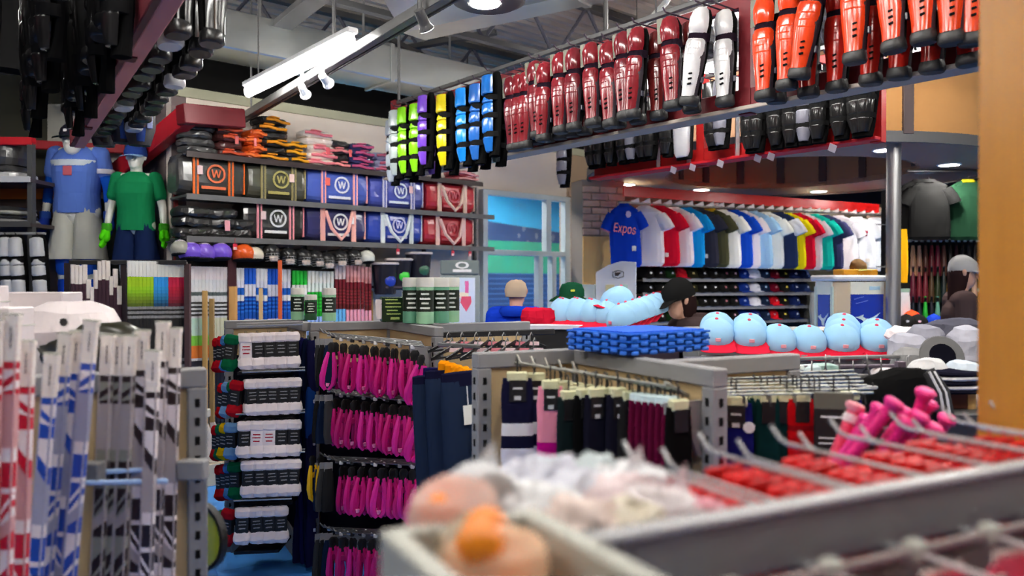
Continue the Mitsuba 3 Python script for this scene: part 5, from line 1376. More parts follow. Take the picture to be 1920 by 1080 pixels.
for px, col, nm, dz in segm:
    cn[nm] = cn.get(nm, 0) + 1
    sfx = (", beside the grey" if cn[nm] == 1 else ", beside the purple") if nm == "lime green" else ""
    hang(px, .24, guard_seg(col), f"{nm} segmented guard at the far end of the overhead rack{sfx}", None, z=ZT - .03 - dz, peg=True, yaw=-20, name="segment_guard", sc=(1.3, 1.2, .88))
for i, (px, col) in enumerate(((736, "#b8c2c8"), (772, "#78c41c"), (812, "#5a38a0"), (848, "#5c3aa4"), (884, "#1a70cc"), (908, "#1c4c90"), (936, "#2a2c30"))):
    hang(px, .1, guard_seg(col), f"{('pale grey', 'lime', 'violet', 'violet', 'blue', 'navy', 'charcoal')[i]} segmented guard, back row at the far end, {nth(i)} from the left", None, z=ZT - .04, yaw=-10, name="segment_guard", sc=(1.2, 1.1, .88))

# second, parallel rack behind with black guards and a bright red lip
PB = np.array([.91, 6.5])
pt1 = online(1650, PB, u1)[1]
K2 = rack("overhead_rack", "second red overhead rack with black leg guards, nearer the round canopy", PB, -.35, pt1, n1, "#a8141f", "#c01c28", (online(1312, PB, u1)[1], pt1 - .03), ZL, ZT)
for px in (1234, 1291, 1382):
    q, t = online(px, PB + n1 * .02, u1)
    add(K2 + "__white_upright", bx(.025, .025, .56, q[0], q[1], ZL + .3), "#d8d8d8", "satin", None, 0)
bl = [1055, 1105, 1125, 1146, 1166, 1184, 1200, 1218, 1252, 1330, 1352, 1400, 1420, 1450, 1482, 1512, 1535, 1570, 1600, 1625]
for i, px in enumerate(bl):
    hang(px, .12 if px > 1080 else .22, guard_black("#1a1a1c", True) if (i % 5) else guard_seg("#8d9092"), f"black leg guard on the second overhead rack, {nth(i)} from its far end", "black leg guards on the second rack", K=K2, p0=PB, peg=True, z=ZT + (.04 if px < 1380 else -.02) if px > 1080 else ZT - .1, name="segment_guard", sc=(1.1, 1.1, .78))
for i, px in enumerate([1140, 1190, 1240, 1340, 1410, 1440, 1495, 1525, 1560]):
    hang(px, -.15, guard_black("#222224", True), f"black leg guard behind the front row of the second rack, {nth(i)} from its far end", "black leg guards on the second rack", K=K2, p0=PB, z=ZT - .02, name="segment_guard", sc=(1.1, 1.1, .76))
hang(1276, .1, [("face", slab([(-.62, 0, 0, .05, .02), (-.58, 0, 0, .065, .03), (-.3, 0, 0, .075, .035), (-.1, 0, 0, .06, .03), (0, 0, 0, .03, .015)], 16, 3), "#f4f4f2", "gloss"), ("backing", slab([(-.64, 0, .03, .07, .02), (-.3, 0, .03, .09, .02), (.0, 0, .03, .05, .02)], 14, 3), "#1a1a1c", "matte"), ("hook", ghook, "#222", "satin")], "plain white guard panel on the second overhead rack", None, K=K2, p0=PB, z=ZT + .03, name="white_guard", sc=(1, 1, .8))
for i, px in enumerate((1262, 1298, 1350, 1420, 1445, 1560)):
    q, t = online(px, PB + n1 * .06, u1)
    thing("swing_tag", f"white price tag poking below the second rack's lip, {nth(i)} from the far end", "price tag", [("", bx(.05, .004, .05, 0, 0, 0, .001), "#e8e4dc", "satin", None, 0)], MT(q[0], q[1], ZL - .02, GYAW, 30, 20))

# left overhead rack: pink lit lip and masses of black guards
u2 = np.array([.543, -.839]); n2 = np.array([.839, .543])
PL = np.array([-2.75, 5.1])
K3 = rack("overhead_rack", "red overhead rack crossing the top left corner with black leg guards on both sides", PL, -.05, 4.2, n2, "#4c0c16", "#b0686c", (.75, 2.4), ZL, ZT, u2, .06)
L2 = PL - n2 * 1.15
K4 = rack("overhead_rack", "left half of the red overhead rack in the top left corner", L2, .3, 3.4, -n2, "#4a0d17", "#3c3a3c", (.8,), ZL + .02, ZT, u2)
Y2, Y2b = yaw_of(n2), yaw_of(-n2)
ci = 0
def hang2(p0, out, yaw, t, off, kind, lab, z=ZT - .02, peg=None, name="leg_guard"):
    q = p0 + u2 * t + out * off
    thing(name, lab, "leg guard", kind, MT(q[0], q[1], z - .014, yaw + rng.uniform(-20, 20), rng.uniform(-5, 5)), "black leg guards in the top left corner")
    if peg:
        b = p0 + u2 * t
        add(peg + "__peg", gpeg, "#222", "satin", MT(b[0], b[1], z, yaw), 30)
foots = ["#1a1a1c", "#1a1a1c", "#1b1b1d", "#1c1c1e", "#b8b8ba", "#1a1a1c", "#161618"]
for i in range(14):
    t = .12 + .19 * i
    for j, off in enumerate((.24, .11)):
        kd = guard_black(foots[(i * 2 + j) % 7], False)
        hang2(PL, n2, Y2, t + .04 * j, off, kd, f"black leg guard, aisle side of the left rack, {nth(i)} from far end, {('outer', 'inner')[j]} row", ZT - .0, K3 if j == 0 else None)
for i in range(5, 16):
    t = .0 + .19 * i
    for j, off in enumerate((-.12, -.30, -.5)):
        kd = guard_black("#1b1b1d", (i + j) % 3 == 0)
        hang2(PL, n2, Y2b, t + .05 * j, off, kd, f"black leg guard inside the left rack, {nth(i)} from far end, {nth(j)} row", ZT - .01)
for i in range(4, 14):
    t = -.4 + .2 * i
    for j, off in enumerate((.12, .28, .45, .64, .85, 1.08)):
        kd = guard_black("#232325", (i + j) % 2 == 0)
        if i < 8 and j == 1:
            kd = guard_seg("#8a8a86")
        hang2(L2, -n2, Y2b, t + .05 * j, off, kd, f"black leg guard, outer side of the left rack, {nth(i)} from far end, {nth(j)} row", ZT + .02, K4 if j == 0 else None)
for i, (px, py, d, cc) in enumerate(((195, 215, 5.05, "#16181c"), (232, 208, 4.95, "#1a2c66"), (262, 212, 4.9, "#20306c"), (205, 170, 4.7, "#16161a"))):
    c = P(px, py, d)
    thing("leg_guard", ("black padded guard low at the far end of the left rack", "black guard with blue facing at the far end of the left rack", "black and blue guard furthest out at the far end of the left rack", "black guard with silver trim near the far end of the left rack")[i], "leg guard",
          [("pad", slab([(-.2, 0, 0, .06, .05), (-.1, 0, 0, .09, .06), (.1, 0, 0, .09, .06), (.2, 0, 0, .05, .04)], 14, 2.4), "#0f1014", "satin"), ("front_plate", arc_shell([(-.18, .04, .06, -.0), (-.05, .06, .075, 0), (.08, .05, .07, 0)], .008), cc, "shiny"), ("trim", bx(.03, .02, .2, .05, -.06, 0, .004), "#aab4e0" if i else "#888", "gloss"), ("strap", tube([[0, 0, .18], [0, .02, .3], [-.05, -.02, .42]], .012, 6), "#111", "matte")], MT(*c, 30))
    st_ = c + [-.03, -.04, .40]
    rb = PL + u2 * max(0.0, (c[:2] - PL) @ u2)
    add(K3 + "__peg", tube([[rb[0], rb[1], ZT + .02], [st_[0], st_[1], ZT + .03], st_ + [0, 0, 0]], .006, 6), "#222222", "satin", None, 30)
# ------------------------------------------------------------------ people and mannequins
def joints(h=1.75, bend=0.0, arms=((.23, .03), (.23, .03)), fore=((0, -.06), (0, -.06)), stride=0.0, headturn=(0, 0)):
    s = h / 1.75
    J = {"hipL": (-.09, 0, .93), "hipR": (.09, 0, .93), "kneeL": (-.10, -.02 - stride, .5), "kneeR": (.10, -.02 + stride, .5), "ankL": (-.10, .03 - stride, .09), "ankR": (.10, .03 + stride, .09), "toeL": (-.115, -.12 - stride, .035), "toeR": (.115, -.12 + stride, .035)}
    U = {"waist": (0, 0, 1.08), "chest": (0, .0, 1.3), "neck": (0, .015, 1.46), "head": (0, -.01, 1.61), "shL": (-.18, .015, 1.41), "shR": (.18, .015, 1.41),
         "elL": (-arms[0][0], arms[0][1], 1.13), "elR": (arms[1][0], arms[1][1], 1.13)}
    U["wrL"] = (-arms[0][0] + fore[0][0], arms[0][1] + fore[0][1], .89 if abs(fore[0][1]) < .15 else 1.05)
    U["wrR"] = (arms[1][0] + fore[1][0], arms[1][1] + fore[1][1], .89 if abs(fore[1][1]) < .15 else 1.05)
    c, t = math.cos(bend), math.sin(bend)
    for k_, (x, y, z) in U.items():
        dy, dz = y, z - .95
        J[k_] = (x, dy * c - dz * t, .95 + dy * t + dz * c)
    return {k_: np.array(v) * s for k_, v in J.items()}, s
def hand_bones(J, side, s):
    w, e = J["wr" + side], J["el" + side]
    d = (w - e) / np.linalg.norm(w - e)
    x = np.array([0, -1.0, 0]); x -= d * (x @ d); x /= np.linalg.norm(x)
    out = [(w, .024 * s, w + d * .07 * s, .034 * s)]
    for i, ln in enumerate((.075, .085, .08, .062)):
        b = w + d * .085 * s + x * (i - 1.5) * -.019 * s
        out.append((b, .0095 * s, b + d * ln * .55 * s, .009 * s))
        out.append((b + d * ln * .55 * s, .009 * s, b + d * ln * s + np.array([0, -.012 * s, 0]), .008 * s))
    tb = w + d * .03 * s + x * .03 * s
    out += [(tb, .012 * s, tb + d * .035 * s + x * .025 * s, .010 * s), (tb + d * .035 * s + x * .025 * s, .010 * s, tb + d * .065 * s + x * .03 * s, .009 * s)]
    return out
def limb(J, a, b, ra, rb, s):
    return (J[a], ra * s, J[b], rb * s)
def figure(J, s, face=True):
    B = [(J["hipL"], .1 * s, J["hipR"], .1 * s), (J["hipL"] * .5 + J["hipR"] * .5, .115 * s, J["waist"], .105 * s), (J["waist"], .105 * s, J["chest"], .125 * s), (J["chest"] + [-.05 * s, 0, 0], .115 * s, J["chest"] + [.05 * s, 0, 0], .115 * s), (J["shL"], .06 * s, J["shR"], .06 * s), (J["chest"], .11 * s, J["neck"], .055 * s), (J["neck"], .055 * s, J["head"], .06 * s),
         (J["head"] + [0, .012 * s, .03 * s], .088 * s, J["head"] + [0, -.02 * s, -.055 * s], .062 * s)]
    for q in "LR":
        B += [limb(J, "hip" + q, "knee" + q, .088, .058, s), limb(J, "knee" + q, "ank" + q, .058, .04, s), limb(J, "ank" + q, "toe" + q, .04, .032, s), limb(J, "sh" + q, "el" + q, .052, .04, s), limb(J, "el" + q, "wr" + q, .04, .027, s)] + hand_bones(J, q, s)
    if face:
        h_ = J["head"]
        B += [(h_ + [0, -.085 * s, .0], .012 * s, h_ + [0, -.097 * s, -.022 * s], .014 * s), (h_ + [-.085 * s, .012 * s, 0], .014 * s, h_ + [-.087 * s, .015 * s, .025 * s], .016 * s), (h_ + [.085 * s, .012 * s, 0], .014 * s, h_ + [.087 * s, .015 * s, .025 * s], .016 * s), (h_ + [-.018 * s, -.075 * s, -.05 * s], .008 * s, h_ + [.018 * s, -.075 * s, -.05 * s], .008 * s)]
    return bones(B, .02, 5)
def top_clothes(J, s, g=.022, sleeve=1.0, hem=.0):
    B = [(J["hipL"] * .5 + J["hipR"] * .5 + [0, 0, (.02 - hem) * s], (.125 + g) * s, J["waist"], (.115 + g) * s), (J["hipL"] + [0.01 * s, 0, (.03 - hem * .6) * s], (.1 + g) * s, J["hipR"] + [-0.01 * s, 0, (.03 - hem * .6) * s], (.1 + g) * s), (J["waist"] + [-.06 * s, 0, 0], (.105 + g) * s, J["waist"] + [.06 * s, 0, 0], (.105 + g) * s), (J["waist"] + [-.06 * s, 0, 0], (.105 + g) * s, J["chest"] + [-.06 * s, 0, 0], (.11 + g) * s), (J["waist"] + [.06 * s, 0, 0], (.105 + g) * s, J["chest"] + [.06 * s, 0, 0], (.11 + g) * s), (J["waist"] + [-.06 * s, 0, 0], (.105 + g) * s, J["hipL"] + [0.01 * s, 0, .02 * s], (.1 + g) * s), (J["waist"] + [.06 * s, 0, 0], (.105 + g) * s, J["hipR"] + [-0.01 * s, 0, .02 * s], (.1 + g) * s), (J["waist"], (.115 + g) * s, J["chest"], (.125 + g) * s), (J["chest"] + [-.05 * s, 0, 0], (.115 + g) * s, J["chest"] + [.05 * s, 0, 0], (.115 + g) * s), (J["shL"], (.06 + g) * s, J["shR"], (.06 + g) * s), (J["chest"], (.1 + g) * s, J["neck"] - [0, 0, .02 * s], (.055 + g) * s)]
    for q in "LR":
        if sleeve >= 1:
            B += [limb(J, "sh" + q, "el" + q, .054 + g, .045 + g, s), limb(J, "el" + q, "wr" + q, .045 + g, .034 + g * .6, s)]
        else:
            B.append((J["sh" + q], (.056 + g) * s, J["sh" + q] + (J["el" + q] - J["sh" + q]) * sleeve, (.055 + g) * s))
    return bones(B, .03, 5)
def leg_clothes(J, s, g=.02, down=1.0, flare=.0):
    B = [(J["hipL"] - [0, 0, .01 * s], (.085 + g) * s, J["hipR"] - [0, 0, .01 * s], (.085 + g) * s)]
    for q in "LR":
        if down >= 2:
            B += [limb(J, "hip" + q, "knee" + q, .09 + g, .064 + g, s), limb(J, "knee" + q, "ank" + q, .064 + g, .05 + g, s)]
        else:
            e = J["hip" + q] + (J["knee" + q] - J["hip" + q]) * down
            B.append((J["hip" + q], (.09 + g) * s, e, (.075 + g + flare) * s))
    return bones(B, .03, 4)
def t_shirt(J, s, sleeve, hemz):
    body = slab([(hemz * s, 0, 0, .182 * s, .128 * s), (1.08 * s, 0, 0, .172 * s, .13 * s), (1.25 * s, 0, -.005, .19 * s, .146 * s), (1.36 * s, 0, 0, .20 * s, .13 * s), (1.43 * s, 0, .008, .16 * s, .095 * s), (1.475 * s, 0, .012, .075 * s, .07 * s)], 26, 2.5)
    arms_ = [("shirt_sleeve", bones([(J["sh" + q], .075 * s, J["sh" + q] + (J["el" + q] - J["sh" + q]) * sleeve, .07 * s)], .03, 2), 30) for q in "LR"]
    return [("t_shirt", rumple(body, .006, 8, 3, 1), True)] + arms_
def short_pants(J, s, flare, down):
    z1, z0 = 1.02 * s, (.93 - .43 * down) * s
    return cat(*[slab([(z0, sx * .105 * s, 0, (.095 + flare) * s, (.10 + flare) * s), (z0 + .15 * s, sx * .10 * s, 0, (.093 + flare * .6) * s, (.105 + flare * .5) * s), (.90 * s, sx * .085 * s, 0, .092 * s, .115 * s), (z1, sx * .08 * s, 0, .085 * s, .11 * s)], 18, 2.3) for sx in (-1, 1)])
def shoes(J, s):
    return [mv(slab([(-.03, 0, -.03, .045, .13), (.0, 0, -.03, .048, .135), (.03, 0, -.0, .045, .10), (.07, 0, .04, .04, .055)], 14, 2.4), *(J["ank" + q] * [1, 1, 0] + [0, -.02, .03])) for q in "LR"]
capcrown = slab([(0, 0, 0, .085, .098), (.03, 0, .0, .087, .10), (.07, 0, .004, .078, .088), (.10, 0, .01, .055, .06), (.118, 0, .012, .025, .028), (.122, 0, .012, .006, .007)], 18, 2.1)
def brim_mesh(L=.075, w=.085, drop=.016, th=.004):
    a = np.linspace(-1.25, 1.25, 11)
    o = np.stack([1.08 * w * np.sin(a), -.062 - L * np.cos(a) ** .7 - .02, -drop * np.cos(a * .8) - .018 * np.abs(np.sin(a)) ** 2 + .006], 1)
    i_ = np.stack([w * np.sin(a), -.09 * np.cos(a), .004 + 0 * a], 1)
    v = np.vstack([o, i_, o - [0, 0, th], i_ - [0, 0, th]])
    n_ = len(a)
    f = []
    for j in range(n_ - 1):
        f += [[j, j + 1, n_ + j + 1], [j, n_ + j + 1, n_ + j], [2 * n_ + j, 3 * n_ + j + 1, 2 * n_ + j + 1], [2 * n_ + j, 3 * n_ + j, 3 * n_ + j + 1], [j, 2 * n_ + j, j + 1], [j + 1, 2 * n_ + j, 2 * n_ + j + 1], [n_ + j, n_ + j + 1, 3 * n_ + j], [n_ + j + 1, 3 * n_ + j + 1, 3 * n_ + j]]
    f += [[0, n_, 2 * n_], [n_, 3 * n_, 2 * n_], [n_ - 1, 3 * n_ - 1, 2 * n_ - 1], [2 * n_ - 1, 3 * n_ - 1, 4 * n_ - 1]]
    m = T3(v, f); m.fix_normals()
    return m
capbrim = brim_mesh()
capbtn = ball(.009, 0, .012, .122, 1)
caplogo = mv(bx(.026, .006, .022, bev=.003), 0, -.0985, .042, pitch=-12)
def cap_parts(crown, brim, logo_=None, btn=None):
    out = [("crown", capcrown, crown, "cloth"), ("brim", capbrim, brim, "cloth"), ("button", capbtn, btn or brim, "cloth")]
    if logo_:
        out.append(("front_logo", caplogo, logo_, "satin"))
    return out
# man in a blue hooded jacket, seen from behind
J, s = joints(1.64, .0)
c = P(968, 600, 6.4)
thing("person", "person in a royal blue hooded sweatshirt seen from behind, standing before the window", "person",
      [("body", figure(J, s), "#c99a84", "satin"), ("hair", mv(slab([(-.03, 0, .03, .084, .07), (.03, 0, .02, .092, .092), (.08, 0, .015, .075, .08), (.105, 0, .012, .04, .045)], 16), *J["head"]), "#b9a090", "matte"), ("sweatshirt", top_clothes(J, s, .028), "#1c3fc0", "cloth"), ("hood", mv(slab([(-.09, 0, .05, .1, .09), (-.05, 0, .06, .12, .10), (-.02, 0, .05, .10, .085)], 16, 2.2), *(J["neck"] + [0, 0, .05])), "#1a3ab4", "cloth"), ("trousers", leg_clothes(J, s, .02, 2), "#22242c", "cloth")] + [("shoe", m, "#2a2a2c", "satin") for m in shoes(J, s)],
      MT(c[0], c[1], 0.0, 165))
# person in a dark brown hooded top and black cap, bent to the left over the caps
J, s = joints(1.62, .27, ((.2, -.05), (.2, -.05)), ((.0, -.2), (.0, -.2)))
c = P(1316, 600, 5.15)
thing("person", "person in a dark brown hooded top and black cap bending over the pale blue caps", "person",
      [("body", figure(J, s), "#c39a80", "satin"), ("hair", mv(slab([(-.09, 0, .05, .075, .045), (-.03, 0, .04, .088, .07), (.04, 0, .02, .09, .085)], 16), *J["head"]), "#2a1d16", "matte"), ("hooded_top", top_clothes(J, s, .035), "#3a302c", "cloth"), ("hood", mv(slab([(-.10, 0, .06, .11, .09), (-.04, 0, .07, .13, .105), (0, 0, .06, .10, .08)], 16, 2.2), *(J["neck"] + [0, .0, .06])), "#423732", "cloth"), ("trousers", leg_clothes(J, s, .02, 2), "#25262c", "cloth"),
       ("cap_crown", mv(capcrown, *(J["head"] + [0, -.005, .025]), pitch=18, s=1.12), "#201a16", "cloth"), ("cap_brim", mv(capbrim, *(J["head"] + [0, -.02, .03]), pitch=18, s=1.1), "#1d1815", "cloth"), ("cap_mark", mv(bx(.03, .006, .016), .07, -.07, .09, yaw=45), "#c8a43c", "satin")][:8] + [("shoe", m, "#2a2a2c", "satin") for m in shoes(J, s)],
      MT(c[0] + .02, c[1], 0, -80))
J, s = joints(1.80, .0)
c = P(1803, 600, 6.3)
thing("person", "person in a dark brown top and grey cap standing by the wooden post", "person",
      [("body", figure(J, s), "#b98c74", "satin"), ("hair", mv(slab([(-.2, 0, .06, .07, .05), (-.08, 0, .04, .09, .07), (.03, 0, .02, .094, .09)], 16), *J["head"]), "#241c1a", "matte"), ("top", top_clothes(J, s, .02), "#3a3230", "cloth"), ("trousers", leg_clothes(J, s, .02, 2), "#26262a", "cloth"), ("cap_crown", mv(capcrown, *(J["head"] + [0, 0, .02]), s=1.12), "#8a8886", "cloth"), ("cap_brim", mv(capbrim, *(J["head"] + [0, -.01, .025]), s=1.12), "#a3a19f", "cloth")] + [("shoe", m, "#2a2a2c", "satin") for m in shoes(J, s)],
      MT(c[0], c[1], 0, 75))
# mannequins on the high ledge
ledge_z = 1.27
thing("wall_ledge", "dark display ledge on which the two mannequins stand", "ledge", [("", bx(1.9, .5, .03), "#2b292a", "satin", None, 0)], MT(-3.55, 6.85, ledge_z - .055))
thing("wall_ledge", "low box riser under the green shirt mannequin", "ledge", [("", bx(.5, .45, .08), "#2f2d2e", "satin", None, 0)], MT(-3.08, 6.6, ledge_z + .0))
def glove(J, q, s, col, cuff):
    w, e = J["wr" + q], J["el" + q]
    d = (w - e) / np.linalg.norm(w - e)
    x = np.array([0, -1.0, 0])
    B = [(w, .035 * s, w + d * .075 * s, .046 * s)]
    for i, ln in enumerate((.06, .07, .066, .05)):
        b = w + d * .09 * s + x * (i - 1.5) * -.024 * s
        B += [(b, .016 * s, b + d * ln * .5 * s, .0155 * s), (b + d * ln * .5 * s, .0155 * s, b + d * ln * s + np.array([0, -.02 * s, 0]), .014 * s)]
    tb = w + d * .02 * s + x * .035 * s
    B.append((tb, .018 * s, tb + d * .06 * s + x * .035 * s, .015 * s))
    return bones(B, .02, 2), mv(slab([(-.03, 0, 0, .045 * s, .045 * s), (.03, 0, 0, .042 * s, .042 * s)], 14), *(w - d * .02))
J, s = joints(1.8, 0, ((.245, .03), (.245, .03)), ((-.02, -.04), (.02, -.04)))
gl = [glove(J, q, s, 0, 0) for q in "LR"]
arm = [bones([(J["sh" + q] + (J["el" + q] - J["sh" + q]) * .5, .052 * s, J["el" + q], .046 * s), (J["el" + q], .046 * s, J["el" + q] + (J["wr" + q] - J["el" + q]) * .45, .04 * s)], .03, 3) for q in "LR"]
J["head"] = J["head"] + [.02, -.09, -.11]
kneep = [mv(arc_shell([(-.09, .05, .055, 0), (-.05, .068, .075, 0), (.03, .07, .078, 0), (.08, .055, .06, 0)], .01), *(J["knee" + q] + [0, .01, 0])) for q in "LR"]
shin = [mv(arc_shell([(-.30, .045, .05, 0), (-.22, .058, .062, 0), (-.06, .06, .066, 0), (-.02, .05, .05, 0)], .01), *(J["knee" + q] + [0, .02, -.08])) for q in "LR"]
Mq = MT(-3.69, 6.8, ledge_z - .04)
thing("mannequin", "white mannequin in a pale blue T-shirt, grey shorts, blue gloves and dark cap", "mannequin",
      [("body", figure(J, s), "#e8e6e4", "gloss")] + [(a_, m, "#5b84d8", "cloth", None, f_) for a_, m, f_ in t_shirt(J, s, .5, .92)] + [ ("chest_band", slab([((J["chest"][2] + .0), 0, -.0, .196 * s, .150 * s), (J["chest"][2] + .05, 0, -.004, .20 * s, .146 * s)], 22, 2.2), "#e4e8f0", "cloth"), ("shorts", short_pants(J, s, .035, .9), "#c9cac4", "cloth"),
       ("chest_badge", mv(bx(.075, .01, .08, bev=.004), 0, -.156, J["chest"][2] - .045), "#d05a70", "satin"), ("arm_sleeve", arm[0], "#1c58c0", "cloth"), ("arm_sleeve", arm[1], "#1c58c0", "cloth"), ("sleeve_band", mv(slab([(-.02, 0, 0, .082, .082), (.02, 0, 0, .082, .082)], 14), *(J["shR"] + (J["elR"] - J["shR"]) * .52)), "#e8ecf2", "cloth")] +
      [("glove", g_[0], "#2b3f9c", "cloth") for g_ in gl] + [("glove_cuff", g_[1], "#3450a8", "cloth") for g_ in gl] + [("knee_pad", m, "#1a50c8", "shiny") for m in kneep] + [("shin_guard", m, "#1c4cc0", "shiny") for m in shin] +
      [("cap_crown", mv(capcrown, *(J["head"] + [0, 0, .02]), s=1.15), "#24262c", "cloth"), ("cap_brim", mv(capbrim, *(J["head"] + [0, -.01, .025]), s=1.15), "#202228", "cloth"), ("cap_logo", mv(caplogo, *(J["head"] + [0, -.012, .02]), s=1.15), "#e0e0e0", "satin")], Mq)
J, s = joints(1.40, 0, ((.25, .02), (.25, .02)), ((-.03, -.05), (.03, -.05)))
gl = [glove(J, q, s * 1.15, 0, 0) for q in "LR"]
thing("mannequin", "smaller white mannequin in a green T-shirt, navy shorts and lime gloves", "mannequin",
      [("body", figure(J, s), "#e9e7e5", "gloss"), ("shorts", short_pants(J, s, .03, .85), "#1f2b4c", "cloth")] + [(a_, m, "#1d7a4c", "cloth", None, f_) for a_, m, f_ in t_shirt(J, s, .6, .88)] + [("glove", g_[0], "#58d81c", "cloth") for g_ in gl] + [("glove_cuff", g_[1], "#3a9a2a", "cloth") for g_ in gl] +
      [("cap_crown", mv(capcrown, *(J["head"] + [0, 0, .02]), s=1.0), "#27407c", "cloth"), ("cap_brim", mv(capbrim, *(J["head"] + [0, -.01, .02]), s=.95), "#7f9cc0", "cloth")], MT(-3.06, 6.52, ledge_z + .04, 6))

# left shelves with folded gear and guards
LX, LD = -4.52, 6.6
k = tag(uniq("shelf_unit"), "dark shelf unit at the left edge with white shelf fronts", "shelf")
for z, nm in ((zat(334, 6.35), 0), (zat(418, 6.35), 1)):
    add(k + "__shelf_board", bx(1.4, .5, .03, LX, LD, z - .015), "#3a3636", "satin", None, 0)
    add(k + "__shelf_front", bx(1.4, .02, .045, LX, LD - .255, z - .01), "#d5d5d2" if nm == 0 else "#4a4648", "satin", None, 0)
add(k + "__side_post", bx(.04, .05, 2.7, LX + .68, LD - .2, 1.35), "#4e4a48", "satin", None, 0)
add(k + "__back_panel", bx(1.4, .03, 2.5, LX, LD + .26, 1.25), "#3a3533", "satin", None, 0)
add(k + "__base", bx(1.4, .5, .2, LX, LD, .1), "#2a2828", "satin", None, 0)
add(k + "__top_rail", bx(1.4, .06, .06, LX, LD - .2, 2.72), "#c02028", "satin", None, 0)
add(k + "__amber_board", bx(1.36, .02, .1, LX, LD + .22, zat(362, 6.8)), "#8a4a10", "satin", None, 0)
def folded2(x, y, z, w, d, h, col, label, seed, band=None, mat="vinyl"):
    m = rumple(slab([(0, 0, 0, w / 2, d / 2), (h * .3, 0, 0, w / 2 + .01, d / 2 + .01), (h * .8, 0, 0, w / 2, d / 2), (h, 0, 0, w / 2 - .03, d / 2 - .03)], 20, 3.4), .012, 10, seed, 1)
    m.vertices[:, 2] = np.maximum(m.vertices[:, 2], 0)
    ps = [("body", m, col, mat, None, True)]
    if band:
        ps.append(("tag", bx(.07, .004, .07, -.02, -d / 2 - .02, h * .6, .002), band, "satin"))
    thing("folded_gear", label, "folded clothes", ps, MT(x, y, z))
z1 = zat(334, 6.35)
folded2(-4.15, 6.55, z1 + .002, .44, .34, .06, "#d4d4d2", "glossy white folded pants on the upper left shelf, lowest", 1)
folded2(-4.17, 6.55, z1 + .064, .42, .32, .05, "#3b3a38", "black folded pants on the upper left shelf above the white ones", 2)
folded2(-4.2, 6.56, z1 + .118, .46, .32, .20, "#3e3d3a", "slumped dark grey bag with a red tag on the upper left shelf", 3, "#d84a3c")
z2 = zat(418, 6.35)
for j in range(4):
    folded2(-4.13 - .01 * j, 6.52, z2 + .002 + .034 * j, .46, .34, .033, ("#8a8a86", "#222222", "#a8a8a4", "#2a2a2a")[j], f"striped black and white folded pants on the lower left shelf, {nth(j)} from below", 5 + j)
for i, (px, lab) in enumerate(((8, "black and white leg guard at the picture edge on the left shelf unit"), (28, "black and white leg guard second on the left shelf unit"), (68, "black and white leg guard nearest the blue shirt mannequin"))):
    c = P(px, 440, 6.2)
    thing("segment_guard", lab, "leg guard", guard_seg("#c9c9c6"), MT(c[0], c[1], c[2], 8, -4), None)
add(k + "__guard_rail", bar(P(-60, 438, 6.24), P(86, 438, 6.24), .02, .02), "#8a8a8a", "satin", None, 0)
c = P(105, 470, 6.75)

# ------------------------------------------------------------------ jerseys, cap wall and displays on the right
jt0, jt1 = jt(1165, .3), jt(1642, .3)
k = tag(uniq("jersey_rail"), "bright red rail above the row of hanging jerseys", "rail")
za, zb = 2.545, 2.50
add(k + "__red_band", bar(Jp(jt0, 2.60, .34), Jp(jt1, 2.52, .34), .03, .115), "#d8161f", "gloss", None, 0)
add(k + "__hang_tube", bar(Jp(jt0 - .05, 2.475, .32), Jp(jt1 + .15, 2.44, .32), .025, .025), "#6a6866", "dull_metal", None, 0)
for f_ in (.05, .35, .65, .95):
    add(k + "__arm", bar(Jp(jt0 + (jt1 - jt0) * f_, 2.5, 0), Jp(jt0 + (jt1 - jt0) * f_, 2.5, .33), .025, .03), "#5a5856", "satin", None, 0)
for i in range(26):
    f_ = (i + .5) / 26
    add(k + "__white_spacer", trimesh.creation.extrude_polygon(__import__("shapely").Polygon([(0, 0), (.12, 0), (.11, .05)]), .006), "#e6e4e0", "satin", MT(*Jp(jt0 + (jt1 - jt0) * f_, 2.478 - .035 * f_, .36), JYAW, 0, 90), 0)
jb = slab([(-.74, .02, 0, .19, .03), (-.70, .01, 0, .235, .045), (-.45, 0, 0, .235, .06), (-.2, 0, 0, .23, .06), (-.07, 0, 0, .205, .05), (-.02, 0, 0, .12, .035), (0.0, 0, 0, .07, .03)], 18, 2.6)
jb = rumple(jb, .008, 7, 3, 1)
def jsleeve(sx):
    return loft([np.stack([sx * (x0 + r * np.cos(q) * .9), r2 * np.sin(q), z0 + r * np.cos(q) * .35 * 1.0], 1) for x0, z0, r, r2 in ((.17, -.11, .085, .05), (.235, -.2, .09, .055), (.285, -.29, .088, .052)) for q in [np.arange(14) / 14 * 2 * np.pi]])
jsl = [jsleeve(-1), jsleeve(1)]
jhang = cat(tube([[-.15, 0, -.04], [0, 0, .012], [.15, 0, -.04]], .006, 5), tube([[0, 0, .01], [0, 0, .04], [.012, 0, .055]], .003, 5))
placket = bx(.012, .004, .62, 0, -.062, -.38)
jcol = slab([(-.03, 0, -.005, .085, .05), (.0, 0, 0, .075, .04), (.012, 0, .005, .066, .034)], 16, 2.2)
